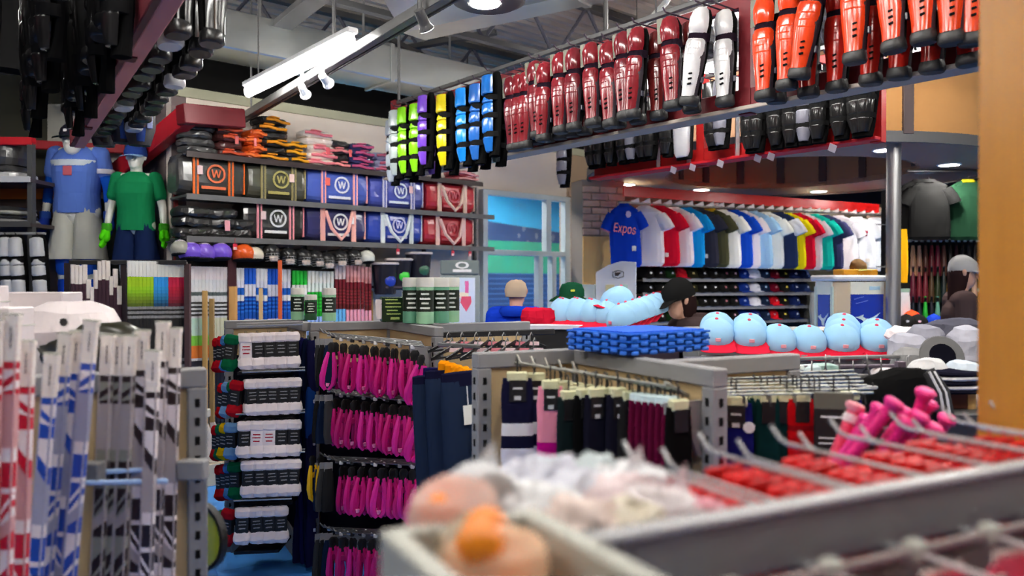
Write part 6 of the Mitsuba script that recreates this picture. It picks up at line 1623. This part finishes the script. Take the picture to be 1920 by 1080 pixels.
def jersey(px, y, col, label, yaw, off=.32, scol=None, trim=None, mark=None, back=False, lettering=None):
    t = jt(px, off)
    z = 2.44 - .012 * (t - jt0)
    ps = [("torso", jb, col, "cloth", None, True), ("sleeve", jsl[0], scol or col, "cloth"), ("sleeve", jsl[1], scol or col, "cloth"), ("hanger", jhang, "#3a3a3a", "satin"), ("collar", jcol, trim or col, "cloth"), ("placket", placket, trim or col, "cloth")]
    if mark:
        ps.append(("chest_mark", mv(bx(.15, .006, .07, bev=.003), .03, -.068, -.22, roll=8), mark, "satin"))
        ps.append(("hem_tag", bx(.05, .006, .05, .1, -.06, -.6), "#e8e4d8", "satin"))
    if lettering:
        ps += lettering
    thing("jersey", label, "jersey", ps, MT(*Jp(t, z, off), JYAW + yaw, rng.uniform(-2, 2)) @ np.diag([.72 if lettering else .95, 1, .93 if lettering else .9, 1]), "jerseys on the red rail")
scr = text("Expos", .12, .006)
scr.apply_transform(np.array([[1, 0, .25, 0], [0, 1, 0, 0], [-.12, 0, 1, 0], [0, 0, 0, 1.]]))
s_ = .34 / (scr.bounds[1][0] - scr.bounds[0][0]); scr.apply_scale([s_, 1, s_ * 1.15])
let = [("script", mv(scr, .0, -.063, -.30), "#e890a0", "satin"), ("neck_badge", mv(lathe([(.04, 0), (.04, .004)], 18), .06, -.058, -.12, pitch=90), "#d8c0e0", "satin"), ("hem_tag", bx(.06, .006, .06, .13, -.06, -.52), "#e0e0e4", "satin"), ("cuff_trim", mv(slab([(-.008, 0, 0, .085, .054), (.008, 0, 0, .085, .054)], 14), -.285, 0, -.30, roll=20), "#c08098", "cloth")]
jersey(1170, 385, "#1f3fb4", "royal blue jersey with coral script, first on the left of the red rail", -28, .42, None, None, None, False, let)
jl = [(1208, "#f1efec", "white jersey next to the royal blue one"), (1236, "#d41a34", "bright red jersey between two white ones near the left"), (1262, "#f0eeea", "white jersey right of the bright red one"), (1287, "#1494e0", "sky blue jersey left of the charcoal one"), (1308, "#34353a", "charcoal jersey beside the sky blue one"), (1330, "#4c4436", "dark brown jersey with a gold collar"), (1352, "#f2f0ea", "white jersey right of the dark brown one"), (1374, "#1f48c4", "royal blue jersey in the middle of the rail"), (1390, "#f0efee", "white jersey right of the middle royal blue one"), (1410, "#a6c8ec", "pale blue jersey in the middle of the rail"), (1434, "#f2f1ee", "white jersey right of the pale blue one"), (1458, "#2a3350", "navy jersey with a white sleeve"), (1474, "#f0dc1c", "yellow jersey beside the navy one"), (1492, "#d41434", "red jersey beside the yellow one"), (1508, "#e4e4e4", "pale grey jersey right of the second red one"), (1524, "#18c0a8", "teal jersey near the right end"), (1545, "#2c2e58", "dark navy jersey near the right end"), (1572, "#f0efee", "white jersey right of the dark navy one"), (1606, "#f2f1f0", "white jersey with a maroon bird mark"), (1640, "#f0f0f0", "last white jersey by the steel column")]
for i, (px, col, lab) in enumerate(jl):
    wide = px > 1560
    jersey(px, 395, col, lab, (-52 + rng.uniform(-6, 6)) if not wide else -20, .32 + (.03 if i % 2 else 0), "#f0f0f0" if px == 1458 else None, "#d0a028" if px == 1330 else None, {1236: "#e88090", 1308: "#9a9aa8", 1330: "#e8dcc0", 1545: "#b0b4d0", 1606: "#8a1a30", 1390: "#a8b4d8"}.get(px))
# cap shelves
ct0, ct1 = jt(1196, .2), jt(1530, .2)
k = tag(uniq("cap_wall"), "black cap wall with grey shelf edges under the jerseys", "shelf")
CWk = k
cw = Jp((ct0 + ct1) / 2, .85, .02)
add(k + "__back_board", bx(ct1 - ct0, .04, 1.72), "#161617", "satin", MT(*cw, JYAW), 0)
zs = [zat(y_, Jp(ct0, 0, .3)[1]) for y_ in (524, 551, 578, 606)]
for z in zs:
    add(k + "__shelf_board", bx(ct1 - ct0, .28, .02), "#2a2a2b", "satin", MT(*Jp((ct0 + ct1) / 2, z - .01, .17), JYAW), 0)
    add(k + "__shelf_edge", bx(ct1 - ct0, .014, .04), "#858583", "satin", MT(*Jp((ct0 + ct1) / 2, z - .005, .31), JYAW), 0)
cols = [(1212, "#17181a", "#f0f0f0", "black"), (1235, "#1a1a1d", "#d8d8d8", "black"), (1254, "#16301f", "#e0e0e0", "dark green"), (1275, "#a81428", None, "red"), (1296, "#2a2220", "#b8a060", "dark brown"), (1314, "#151517", "#dddddd", "black"), (1334, "#18181a", "#cccccc", "black"), (1354, "#1c1a1d", "#b06070", "black"), (1373, "#1d1b1f", "#b08090", "black"), (1392, "#1c2f7c", "#9aa8d8", "royal blue"), (1413, "#eceef0", "#c0c4cc", "white"), (1431, "#1c2440", "#88a8d0", "navy"), (1448, "#6a1024", "#d08090", "maroon"), (1467, "#17171a", "#d8c84c", "black"), (1487, "#1a2150", "#c0c8e0", "navy"), (1506, "#1b234a", "#b0b8d8", "navy")]
rows_ = ("top", "second", "third", "bottom")
for r_, z in enumerate(zs):
    for i, (px, col, lg, nm) in enumerate(cols):
        if r_ > 1 and px > 1500:
            continue
        c2, nm2 = col, nm
        if r_ == 1 and px == 1275: c2, nm2 = "#c41630", "red"
        if r_ in (2, 3) and px == 1448: c2, nm2 = "#c01428", "red"
        if r_ == 3 and px == 1413: c2, nm2 = "#22347c", "royal blue"
        bc_ = {(1, 1235): "#c41c34", (1, 1254): "#e8a81c", (0, 1275): "#c01c34", (2, 1254): "#8a1428"}.get((r_, px), c2)
        t = jt(px, .2)
        thing("cap", f"{nm2} cap on the {rows_[r_]} shelf of the cap wall, {nth(i)} from its left end", "cap", cap_parts(c2, bc_, lg), MT(*Jp(t, z + .02, .17), JYAW + rng.uniform(-10, 10), 0, -4, 1.1 + rng.uniform(-.03, .03)), "caps on the cap wall")
k = tag(uniq("camouflage_cap"), "grey camouflage caps and garment at the right end of the cap shelves", "garment")
t = jt(1522, .3)
add(k + "__shirt", rumple(slab([(-.34, 0, 0, .10, .05), (-.1, 0, 0, .13, .06), (.1, 0, 0, .11, .05)], 16, 2.4), .012, 12, 5, 1), "#a9a8a2", "cloth", MT(*Jp(t, zs[1] - .1, .42), JYAW), True)
add(k + "__collar", slab([(.08, 0, 0, .06, .04), (.13, 0, 0, .05, .03)], 12), "#cfcfca", "cloth", MT(*Jp(t, zs[1] - .1, .42), JYAW), 30)

# white-blue glove display
c = P(1600, 608, 6.9)
k = tag(uniq("display_stand"), "white and tan glove display with two blue panels bearing a white bird mark", "display stand")
yw = 18
M = MT(c[0], c[1], 0, yw)
zb_, zt_ = .9, zat(515, 6.9)
add(k + "__body", bx(.60, .26, zt_ - .06, 0, 0, (zt_ - .06) / 2, .01), "#d3c0a0", "satin", M, 0)
add(k + "__top_board", bx(.66, .32, .05, 0, 0, zt_ - .03, .015), "#e6efe9", "gloss", M, 0)
zp0, zp1 = zat(612, 6.75), zat(552, 6.75)
add(k + "__front_panel", bx(.33, .012, zp1 - zp0 + .12, .02, -.138, (zp0 + zp1) / 2 - .06), "#2342ac", "gloss", M, 0)
add(k + "__front_header", bx(.34, .014, .105, .02, -.14, zt_ - .115), "#f4f2e4", "satin", M, 0)
add(k + "__header_print", bx(.11, .004, .03, .09, -.149, zt_ - .115), "#b8d4e0", "satin", M, 0)
add(k + "__side_panel", bx(.012, .14, zp1 - zp0 + .12, -.306, -.0, (zp0 + zp1) / 2 - .06), "#2f56c4", "gloss", M, 0)
add(k + "__side_header", bx(.014, .2, .11, -.306, 0, zt_ - .115), "#e9f4ee", "satin", M, 0)
add(k + "__side_frame", cat(bx(.012, .03, zt_ - .1, -.308, -.1, (zt_ - .1) / 2), bx(.012, .03, zt_ - .1, -.308, .1, (zt_ - .1) / 2)), "#d8e8e4", "gloss", M, 0)
from shapely.geometry import Polygon
bird = Polygon([(-.13, .055), (-.09, .06), (-.045, .075), (-.05, .055), (-.02, .04), (.02, .04), (.06, .055), (.13, .09), (.10, .06), (.055, .03), (.035, .012), (.03, -.02), (-.02, -.02), (-.03, .005), (-.06, .03), (-.10, .045)])
bm_ = trimesh.creation.extrude_polygon(bird, .004); bm_.apply_transform(MT(pitch=90))
add(k + "__bird_mark", bm_, "#dff0f4", "gloss", M @ MT(.02, -.146, zp0 + .025), 0)
bm2 = bm_.copy(); bm2.apply_scale([.52, 1, 1.0])
add(k + "__bird_mark", bm2, "#d6ecf4", "gloss", M @ MT(-.314, 0, zp0 + .025, -90), 0)
stp_ = cat(*[mv(bx(.10 + .03 * e, .003, .008), -.07 + .03 * e, -.146, zp1 - .03 - .035 * e, roll=-12) for e in range(2)])
add(k + "__streak_print", stp_, "#5a78d0", "gloss", M, 0)
thing("bat_tray", "orange wooden tray with a brown cap on top of the glove display", "tray", [("tray", bx(.36, .14, .05, 0, 0, .025, .008), "#d08a1e", "satin"), ("cap", mv(capcrown, .03, 0, .05, s=.75), "#5a4632", "cloth"), ("cap_brim", mv(capbrim, .03, 0, .05, s=.75), "#b8b060", "cloth")], M @ MT(.02, 0, zt_ - .004))
# white arched display with a hexagon logo
c = P(1157, 600, 8.0)
k = tag(uniq("display_stand"), "white arched batting glove display with a small black hexagon emblem", "display stand")
M = MT(c[0], c[1], 0, -12)
zt_ = zat(492, 8.0)
arch = Polygon([(-.2, 0), (.19, 0), (.19, zt_), (.05, zt_ + .01), (-.08, zt_ - .03), (-.2, zt_ - .1)])
am = trimesh.creation.extrude_polygon(arch, .12); am.apply_transform(MT(pitch=90))
add(k + "__body", am, "#eceae6", "satin", M, 0)
add(k + "__side_case", bx(.26, .14, zt_ - .22, -.34, .0, (zt_ - .22) / 2, .006), "#e2e6e0", "satin", M, 0)
hexo = Polygon([(-.055, .025), (0, .042), (.055, .025), (.055, -.025), (0, -.042), (-.055, -.025)])
hr = trimesh.creation.extrude_polygon(hexo.difference(hexo.buffer(-.006)), .004); hr.apply_transform(MT(pitch=90))
add(k + "__emblem_ring", hr, "#4a4a4a", "satin", M @ MT(.02, -.125, zt_ - .12), 0)
hm = trimesh.creation.extrude_polygon(Polygon([(-.035, .016), (.03, .018), (.015, 0), (-.002, -.016), (-.032, -.016)]), .004); hm.apply_transform(MT(pitch=90))
add(k + "__emblem_mark", hm, "#2c2a2a", "satin", M @ MT(.02, -.125, zt_ - .12), 0)
for e in range(3):
    for f_ in range(2):
        add(k + "__card", bx(.085, .006, .075, -.06 + .13 * f_, -.125, zt_ - .26 - .11 * e, .002), ("#e9e0b0", "#cfe8d4", "#f6f4ec", "#e4efd8", "#dce8c8", "#f2f0e6")[2 * e + f_], "satin", M, 0)
# grey sunglasses display
c = P(862, 600, 6.9)
k = tag(uniq("display_stand"), "grey eyewear display with a white oval emblem and pink and blue poster", "display stand")
M = MT(c[0], c[1], 0, 4)
zt_ = zat(488, 6.9)
add(k + "__body", bx(.34, .2, zt_ - .13, 0, 0, (zt_ - .13) / 2, .008), "#8f9694", "satin", M, 0)
add(k + "__header", bx(.33, .22, .125, 0, 0, zt_ - .065, .012), "#6f7472", "satin", M, 0)
add(k + "__poster", bx(.22, .006, .42, .02, -.103, zt_ - .36, .002), "#d6e4f0", "gloss", M, 0)
oval = ringmesh(.034, .058, .004); oval.apply_scale([1, 1, .52])
add(k + "__emblem", oval, "#f4f4f4", "satin", M @ MT(.02, -.112, zt_ - .045), 0)
add(k + "__emblem_bar", bx(.16, .004, .025, .02, -.114, zt_ - .092, .001), "#f4f4f4", "satin", M, 0)
add(k + "__poster_print", bx(.03, .004, .1, .06, -.108, zt_ - .23), "#e070a8", "satin", M, 0)
pr_ = trimesh.creation.extrude_polygon(Polygon([(-.04, .05), (.04, .05), (.045, 0), (0, -.08), (-.05, 0)]), .003); pr_.apply_transform(MT(pitch=90))
add(k + "__poster_print", pr_, "#e05878", "satin", M @ MT(.055, -.107, zt_ - .36), 0)
add(k + "__poster_print", mv(bx(.09, .003, .05, bev=.001), .03, -.107, zt_ - .3), "#f2e8d8", "satin", M, 0)

# ---- pale blue caps with red brims
def bcap(c, yaw, pitch, label, grp, s=1.0, lg="#d890a0", zs_=1.0):
    thing("cap", label, "cap", cap_parts("#92bfe0", "#d8283e", lg, "#e05068"), MT(*c, yaw, 0, pitch, s) @ np.diag([1, 1, zs_, 1]), grp)
k = tag(uniq("cap_display"), "stepped grey cap table behind the centre gondola carrying the pale blue caps", "display table")
CT = k
fa, fb = P(1306, 672, 4.05), P(1690, 690, 4.0)
zt0 = fa[2]
add(k + "__front_step", bx(fb[0] - fa[0], .34, zt0 - .02, (fa[0] + fb[0]) / 2, 4.2, (zt0 - .02) / 2, .006), "#57555a", "satin", None, 0)
add(k + "__rear_step", bx(1.25, .4, zt0 + .12, 1.65, 4.60, (zt0 + .12) / 2, .006), "#757478", "satin", None, 0)
for i in range(6):
    a = P(1312 + 62 * i, 668, 4.03)
    add(k + "__tray_front", bx(.15, .012, .05, a[0] + .08, 4.02, zt0 - .005 - .012 * (i > 3), .003), "#8a8688", "satin", None, 0)
ffs = [(1343, 628, 2), (1403, 630, 2), (1459, 640, 1), (1515, 642, 1), (1577, 640, 3), (1641, 640, 2)]
for i, (px, py, n_) in enumerate(ffs):
    for j in range(n_):
        c = P(px + 1.5 * j, py + 4, 4.12 + .055 * j)
        bcap((c[0], c[1], c[2] + .03 * j), rng.uniform(-6, 6) - 8, 22, f"pale blue cap on the front cap tray, {nth(i)} from left, {nth(j)} of its stack", "pale blue caps on the front tray", 1.03, "#e0a0b0", .78)
# black table and the nested row of caps on it
a, b = P(982, 607, 5.25), P(1135, 612, 4.95)
k = tag(uniq("display_table"), "black topped table with pale blue caps and red shirts left of the bending person", "display table")
add(k + "__table_top", bx(.80, .5, .03, (a[0] + b[0]) / 2 + .1, 5.35, a[2] - .015, .004), "#cfd0d2", "satin", None, 0)
add(k + "__body", bx(.76, .46, a[2] - .03, (a[0] + b[0]) / 2 + .1, 5.36, (a[2] - .03) / 2), "#141415", "satin", None, 0)
for i, (px, py, d) in enumerate(((1058, 590, 5.3), (1085, 590, 5.25), (1112, 592, 5.2), (1140, 594, 5.15))):
    for j in range(2):
        c = P(px - 4 * j, py - 2 * j + 3, d + .09 * j)
        bcap(c, -28 + rng.uniform(-5, 5), 18, f"pale blue cap in the nested row on the black table, {nth(i)} from the left, {('front', 'rear')[j]}", "nested pale blue caps", .98, None)
c = P(1156, 566, 5.2)
bcap((c[0], c[1], c[2] - .03), -75, -8, "pale blue cap perched on top of the nested row, its red brim to the left", None, 1.12, None)
for i in range(6):
    c = P(1166 + 13 * i, 606 - 4.5 * i, 4.85 + .06 * i)
    bcap(c, -50, 20, f"pale blue cap in the slanting nested row beside the bending person, {nth(i)} from the left", "slanting row of pale blue caps", .98, "#e07890" if i == 0 else None)
k = tag(uniq("display_table"), "low dark riser under the slanting row of pale blue caps", "display table")
c = P(1195, 620, 4.95)
add(k + "__table_top", bx(.5, .42, .02, c[0], c[1] + .05, c[2] - .04), "#b8b6b8", "satin", None, 0)
add(k + "__body", bx(.46, .38, c[2] - .05, c[0], c[1] + .05, (c[2] - .05) / 2), "#2c2a2c", "satin", None, 0)
for i in range(3):
    c = P(996 + 15 * i, 600, 5.25)
    thing("folded_shirt", f"red folded shirt at the left end of the black table, {nth(i)} from the left", "shirt", [("", rumple(slab([(0, 0, 0, .06, .09), (.04, 0, 0, .07, .1), (.085, 0, 0, .06, .09), (.1, 0, 0, .03, .06)], 16, 2.6), .012, 16, i, 1), "#b8142c", "cloth", None, True)], MT(c[0], c[1] + .05, a[2] + .002))
c = P(1072, 556, 5.9)
k = tag(uniq("hat"), "dark green bucket hat on a stand behind the pale blue caps", "hat")
add(k + "__crown", lathe([(.095, -.0), (.092, .05), (.075, .09), (.03, .105), (.002, .107)], 18), "#1f4430", "cloth", MT(c[0], c[1], c[2]), 30)
add(k + "__brim", lathe([(.15, -.03), (.095, .004), (.094, -.002), (.148, -.036)], 20), "#1b3a2a", "cloth", MT(c[0] - .02, c[1], c[2] + .0), 30)
add(k + "__badge", bx(.03, .006, .015, 0, -.096, .045), "#c8c84c", "satin", MT(c[0], c[1], c[2]), 0)
add(k + "__stand", bx(.03, .03, c[2], c[0], c[1], c[2] / 2), "#c8c8c4", "satin", None, 0)

# ---- heap of clothes right of the cap tray, and the grey hat
k = tag(uniq("display_table"), "grey apparel table under the heap of white and grey clothes by the wooden post", "display table")
zt_ = zat(768, 3.0)
add(k + "__table_top", bx(1.1, .9, .04, 2.05, 3.35, zt_ - .02, .005), "#4a484a", "satin", None, 0)
add(k + "__body", bx(1.0, .8, zt_ - .04, 2.08, 3.38, (zt_ - .04) / 2), "#8a7a60", "satin", None, 0)
def heap(px, py, d, w, h, dep, col, label, seed, amp=.018, yaw=0, mat="cloth"):
    c = P(px, py, d)
    m = rumple(slab([(-h / 2, 0, 0, w * .46, dep * .45), (-h * .3, 0, 0, w / 2, dep / 2), (h * .2, 0, 0, w * .45, dep * .45), (h * .45, 0, 0, w * .28, dep * .3), (h / 2, 0, 0, w * .1, dep * .12)], 20, 2.4), amp, 11, seed, 2)
    thing("garment", label, "clothes", [("", m, col, mat, None, True)], MT(*c, yaw))
for q in [(1702, 650, 3.5, .16, .12, .2, "#a9aeb2", "grey plastic-wrapped garment at the left of the clothes heap", 1), (1735, 640, 3.6, .16, .14, .2, "#888e92", "silvery wrapped garment in the clothes heap", 2), (1812, 650, 3.5, .16, .18, .2, "#a8abb2", "pale grey garment beside the wooden post", 3), (1742, 700, 3.15, .17, .12, .16, "#cfc8cc", "white shirt with red trim in the clothes heap", 4), (1812, 705, 3.1, .15, .12, .2, "#c4d0d2", "white towel-like garment by the wooden post", 5), (1715, 675, 3.4, .2, .1, .15, "#8f8c90", "grey garment behind the white shirt", 6), (1790, 615, 3.8, .3, .08, .2, "#50525a", "dark garment at the back of the clothes heap", 8), (1700, 625, 3.9, .2, .06, .2, "#e8e4e4", "white garment at the back of the heap", 9)]:
    heap(*q)
for j in range(5):
    c = P(1793, 742 - 8 * j, 3.0)
    thing("folded_shirt", f"striped folded shirt near the wooden post, {nth(j)} from below", "shirt", [("", rumple(slab([(0, 0, 0, .09, .1), (.006, 0, 0, .095, .105), (.014, 0, 0, .09, .1)], 16, 3), .004, 14, j, 1), "#1d1c22" if j % 2 == 0 else "#ece8ea", "cloth", None, True)], MT(c[0], c[1] + .05, zt_ + .063 + .0165 * j))
c = P(1766, 668, 3.2)
k = tag(uniq("hat"), "grey brimmed hat standing on edge with its dark opening towards the camera", "hat")
M = MT(*c, -8, 0, 68)
add(k + "__brim", lathe([(.052, 0), (.082, -.006), (.086, 0), (.082, .004), (.052, .008)], 26), "#6f6d70", "cloth", M, 30)
add(k + "__crown", lathe([(.053, -.001), (.058, -.05), (.045, -.085), (.002, -.09)][::-1], 22), "#656366", "cloth", M, 30)
add(k + "__lining", lathe([(.002, -.082), (.042, -.078), (.05, -.045), (.05, .009)], 22), "#131214", "matte", M, 30)
c = P(1700, 722, 2.9)
thing("jacket", "black jacket with white sleeve stripes hanging left of the clothes heap", "jacket", [("body", rumple(slab([(-.2, -.03, 0, .17, .05), (-.03, -.03, 0, .17, .05), (.03, -.02, 0, .13, .045), (.06, 0, 0, .05, .03)], 16, 2.6), .01, 12, 3, 1), "#18181a", "cloth", None, True), ("sleeve", tube([[.06, -.02, .05], [.10, -.04, -.02], [.12, -.04, -.11]], [.03, .032, .03], 10), "#3a3a40", "cloth"), ("stripe", tube([[.055, -.05, .055], [.085, -.07, -.02], [.10, -.072, -.11]], .005, 6), "#e2e2e4", "cloth"), ("stripe", tube([[.075, -.045, .055], [.105, -.07, -.02], [.12, -.072, -.11]], .005, 6), "#e2e2e4", "cloth"), ("hanger_hook", tube([[0, 0, .07], [0, 0, .1], [.01, 0, .11]], .003, 5), "#bbb", "dull_metal")], MT(*c, 0))
rk_ = tag(uniq("garment_rail"), "grey garment rail with hanger bars between the sock rods and the clothes heap", "rail")
for i, (y0, y1, d) in enumerate(((690, 686, 3.1), (704, 706, 2.95), (722, 728, 2.85), (676, 668, 3.35))):
    add(rk_ + "__bar", bar(P(1430 if i < 3 else 1380, y0, d), P(1690, y1, d + .02), .02, .016), ("#5a585a", "#6e6c6e", "#b8b6b8", "#77757a")[i], "satin", None, 0)
for px in (1440, 1688):
    add(rk_ + "__post", bx(.03, .03, 1.3, *(P(px, 700, 3.0) * [1, 1, 0] + [0, .0, .65])), "#5a585a", "satin", None, 0)
for i in range(8):
    c = P(1470 + 26 * i, 688 + (i % 3) * 6, 3.0)
    thing("clothes_hanger", f"black hanger on the garment rail beside the cap tray, {nth(i)} from the left", "hanger", [("bar", cat(bar([-.15, 0, -.05], [0, 0, 0], .008, .012), bar([.15, 0, -.05], [0, 0, 0], .008, .012), bar([-.15, 0, -.05], [.15, 0, -.05], .006, .008)), "#1b1b1c", "gloss"), ("hook", tube([[0, 0, 0], [0, 0, .03], [.014, 0, .045]], .003, 5), "#8a8a8a", "dull_metal")], MT(*c, 70 + rng.uniform(-6, 6)), "hangers on the garment rail")
for i, (px, py) in enumerate(((1480, 684), (1520, 686), (1545, 684), (1660, 692))):
    heap(px, py + 4, 3.12, .12, .03, .08, ("#eef0ee", "#cfe4dc", "#8ab0a0", "#f0e8e8")[i], f"clear plastic sleeve lying on the garment rail, {nth(i)} from the left", 20 + i, .008, 0, "gloss")

# ---- pink bats in a black bin
k = tag(uniq("bat_bin"), "small black bin holding the pink bats behind the foreground pegs", "bin")
c = P(1690, 830, 1.75)
add(k + "__wall", bx(.16, .012, .3, c[0], c[1] - .06, c[2] - .13, .003), "#1d1a1a", "satin", None, 0)
add(k + "__wall", bx(.16, .012, .3, c[0], c[1] + .08, c[2] - .13, .003), "#1d1a1a", "satin", None, 0)
add(k + "__side", bx(.012, .14, .3, c[0] - .08, c[1] + .01, c[2] - .13, .003), "#241f1f", "satin", None, 0)
add(k + "__side", bx(.012, .14, .3, c[0] + .08, c[1] + .01, c[2] - .13, .003), "#241f1f", "satin", None, 0)
add(k + "__stand", bx(.1, .1, c[2] - .28, c[0], c[1] + .01, (c[2] - .28) / 2), "#3a3638", "satin", None, 0)
batm = lathe([(.002, -.60), (.022, -.595), (.026, -.5), (.022, -.38), (.0135, -.2), (.0125, -.03), (.0135, -.014), (.019, -.006), (.0195, 0.0), (.014, .005), (.002, .006)], 18)
knob = lathe([(.0125, -.016), (.0205, -.006), (.021, 0.001), (.015, .006), (.002, .007)], 18)
for i, (px, py, d, dx, dy) in enumerate(((1651, 766, 1.68, -55, 70), (1678, 755, 1.62, -60, 75), (1702, 772, 1.72, -52, 70), (1736, 735, 1.68, -28, 80), (1742, 755, 1.74, -42, 75), (1628, 787, 1.72, -45, 55), (1700, 790, 1.62, -45, 60), (1726, 780, 1.62, -48, 66), (1777, 784, 1.8, -22, 40), (1752, 800, 1.7, -40, 60))):
    t_ = P(px, py, d)
    b = P(px + dx, py + dy, d + .03)
    z_ = (t_ - b) / np.linalg.norm(t_ - b)
    x_ = np.cross([0, 1, .1], z_); x_ /= np.linalg.norm(x_)
    M = np.eye(4); M[:3, 0], M[:3, 1], M[:3, 2], M[:3, 3] = x_, np.cross(z_, x_), z_, t_
    col = "#e01a74" if i != 0 else "#e42a80"
    thing("pink_bat", f"pink foam bat leaning in the black bin, {('leftmost of the near ones', 'the longest leaning left', 'in the middle of the bunch', 'standing tallest', 'behind the tallest one', 'lowest at the left', 'front middle', 'right of the middle', 'alone at the far right', 'low right beside the tallest')[i]}", "bat", [("handle", batm, col, "satin"), ("knob", knob, "#e83088", "satin")], M, "pink bats")
c = P(1604, 760, 1.75)
thing("pink_bat", "crimson pink bat with a white ring standing apart left of the bunch", "bat", [("handle", batm, "#e03a5c", "satin"), ("knob", knob, "#f0a0b0", "satin"), ("ring", mv(lathe([(.015, -.04), (.017, -.03), (.015, -.02)], 14), 0, 0, 0), "#f0e0e4", "satin")], MT(*c, 0, 22))
# black tyre-like curved gear behind the bats
c = P(1640, 790, 2.2)
thing("brick_box", "brick-red patterned carton beneath the folded striped shirts", "box", [("carton", bx(.14, .1, .06, bev=.003), "#6a3a34", "satin"), ("edge", bx(.03, .1, .075, .085, 0, 0), "#e0b87a", "satin")], MT(P(1783, 757, 3.0)[0], 3.06, zt_ + .031))

# ---- bat wall on the right
BW = 8.88
for i in range(2):
    z = (zat(448, 8.6), zat(545, 8.5))[i]
    thing("bat_rail", ("white edged rail with the upper bats on the black slat wall", "green tinted white rail with the lower bats on the slat wall")[i], "rail", [("", bx(1.1, .1, .04, 4.75, 8.84, z, .004), ("#e4e8e2", "#a8c8b8")[i], "satin", None, 0)], None)
for i, z in enumerate((zat(500, 8.8), zat(563, 8.8), zat(420, 8.8))):
    tag(add("wall_bat__slat", bx(1.6, .02, .012, 4.85, 8.89, z), "#6a6868", "satin", None, 0))
bat2 = lathe([(.002, -.34), (.03, -.335), (.033, -.25), (.026, -.12), (.015, 0), (.0125, .05), (.02, .06), (.002, .066)], 12)
bcols = ["#c8946c", "#c89a74", "#5a3028", "#7a1428", "#7e1a30", "#6a4030", "#1c1c1e", "#3a0e1a", "#1a1c1c", "#22262a", "#141416"]
for r_, (y0, nm, n_) in enumerate(((450, "upper", 11), (500, "middle", 11), (556, "lower", 9))):
    for i in range(n_):
        px = 1712 + 11.5 * i
        c = P(px, y0, 8.78 - .02 * r_)
        col = bcols[i] if r_ == 0 else ["#5c1224", "#6a1626", "#701a2a", "#4a3020", "#2a3020", "#202824", "#d89410", "#3a3028", "#a89040", "#222222", "#c8a080"][i] if r_ == 1 else ["#202a30", "#28303a", "#30d040", "#1c1c22", "#6aa890", "#20242a", "#8a8c8c", "#2a2c30", "#1d1d20"][i]
        thing("bat", f"bat hanging on the {nm} row of the black slat wall, {nth(i)} from the left", "bat", [("barrel", bat2, col, "gloss"), ("grip", mv(lathe([(.0155, 0), (.0145, .05)], 10)), "#1a1a1a", "matte")], MT(c[0], c[1], c[2] - .06), "bats on the slat wall")
for i, (px, col, lab) in enumerate(((1742, "#08080a", "charcoal jersey hanging high above the bats"), (1722, "#060608", "black jersey behind the charcoal one above the bats"), (1815, "#082a1c", "green jersey with a yellow collar high beside the wooden post"), (1848, "#072418", "green jersey half hidden by the wooden post"))):
    c = P(px, 338, 8.2 - .1 * (i % 2 == 0))
    thing("jersey", lab, "jersey", [("torso", jb, col, "cloth", None, True), ("sleeve", jsl[0], col, "cloth"), ("sleeve", jsl[1], col, "cloth"), ("hanger", jhang, "#3a3a3a", "satin"), ("collar", jcol, "#e8c020" if i == 2 else col, "cloth")], MT(*c, -15, 0, 0, .82), None)
c0, c1 = P(1700, 326, 8.2), P(1870, 326, 8.2)
thing("garment_rail", "high rail carrying the charcoal and green jerseys", "rail", [("", bar(c0 + [0, 0, .03], c1 + [0, 0, .03], .025, .025), "#6a6866", "dull_metal", None, 0)])
k = tag(uniq("cap_shelf"), "black shelf with blue and black caps below the bats", "shelf")
z = zat(616, 7.6)
add(k + "__board", bx(1.0, .4, .03, 4.3, 7.6, z - .015, .004), "#2a2a2c", "satin", None, 0)
add(k + "__front_edge", bx(1.0, .015, .05, 4.3, 7.395, z - .02), "#4a4a4c", "satin", None, 0)
add(k + "__support", bx(.9, .3, z - .05, 4.3, 7.65, (z - .05) / 2), "#3a3638", "satin", None, 0)
for i, (px, col, br, nm) in enumerate(((1700, "#1c1a1c", "#1c1a1c", "black"), (1722, "#1d1b1d", "#b81c34", "red-brimmed black"), (1752, "#1f3488", "#1f3488", "royal blue"), (1775, "#22398e", "#22398e", "royal blue"), (1798, "#1f3488", "#1f3488", "royal blue"), (1818, "#dfe2e6", "#dfe2e6", "white"), (1728, "#d84428", "#d84428", "orange"))):
    c = P(px, 612, 7.5)
    thing("cap", f"{nm} cap on the black shelf below the bats, {nth(i)} counted from the left" if nm != "orange" else "orange cap behind the others on the black shelf below the bats", "cap", cap_parts(col, br, "#c8ccd8"), MT(c[0], c[1] + (.18 if nm == "orange" else 0), z + (.02 if nm != "orange" else .05), -20, 0, -10), None)
# yellow and blue strips of garments right of the column
for i, (px, y0, h_, col, lab) in enumerate(((1692, 430, .52, "#e8a81c", "yellow garment strip just right of the steel column"), (1696, 548, .34, "#d6d4da", "white bag hanging right of the steel column"))):
    c = P(px, y0, 7.8)
    thing("garment", lab, "clothes", [("", rumple(slab([(-h_, 0, 0, .05, .03), (-h_ * .5, 0, 0, .055, .035), (0, 0, 0, .045, .03)], 14, 2.6), .006, 10, i, 1), col, "cloth", None, True)], MT(*c))
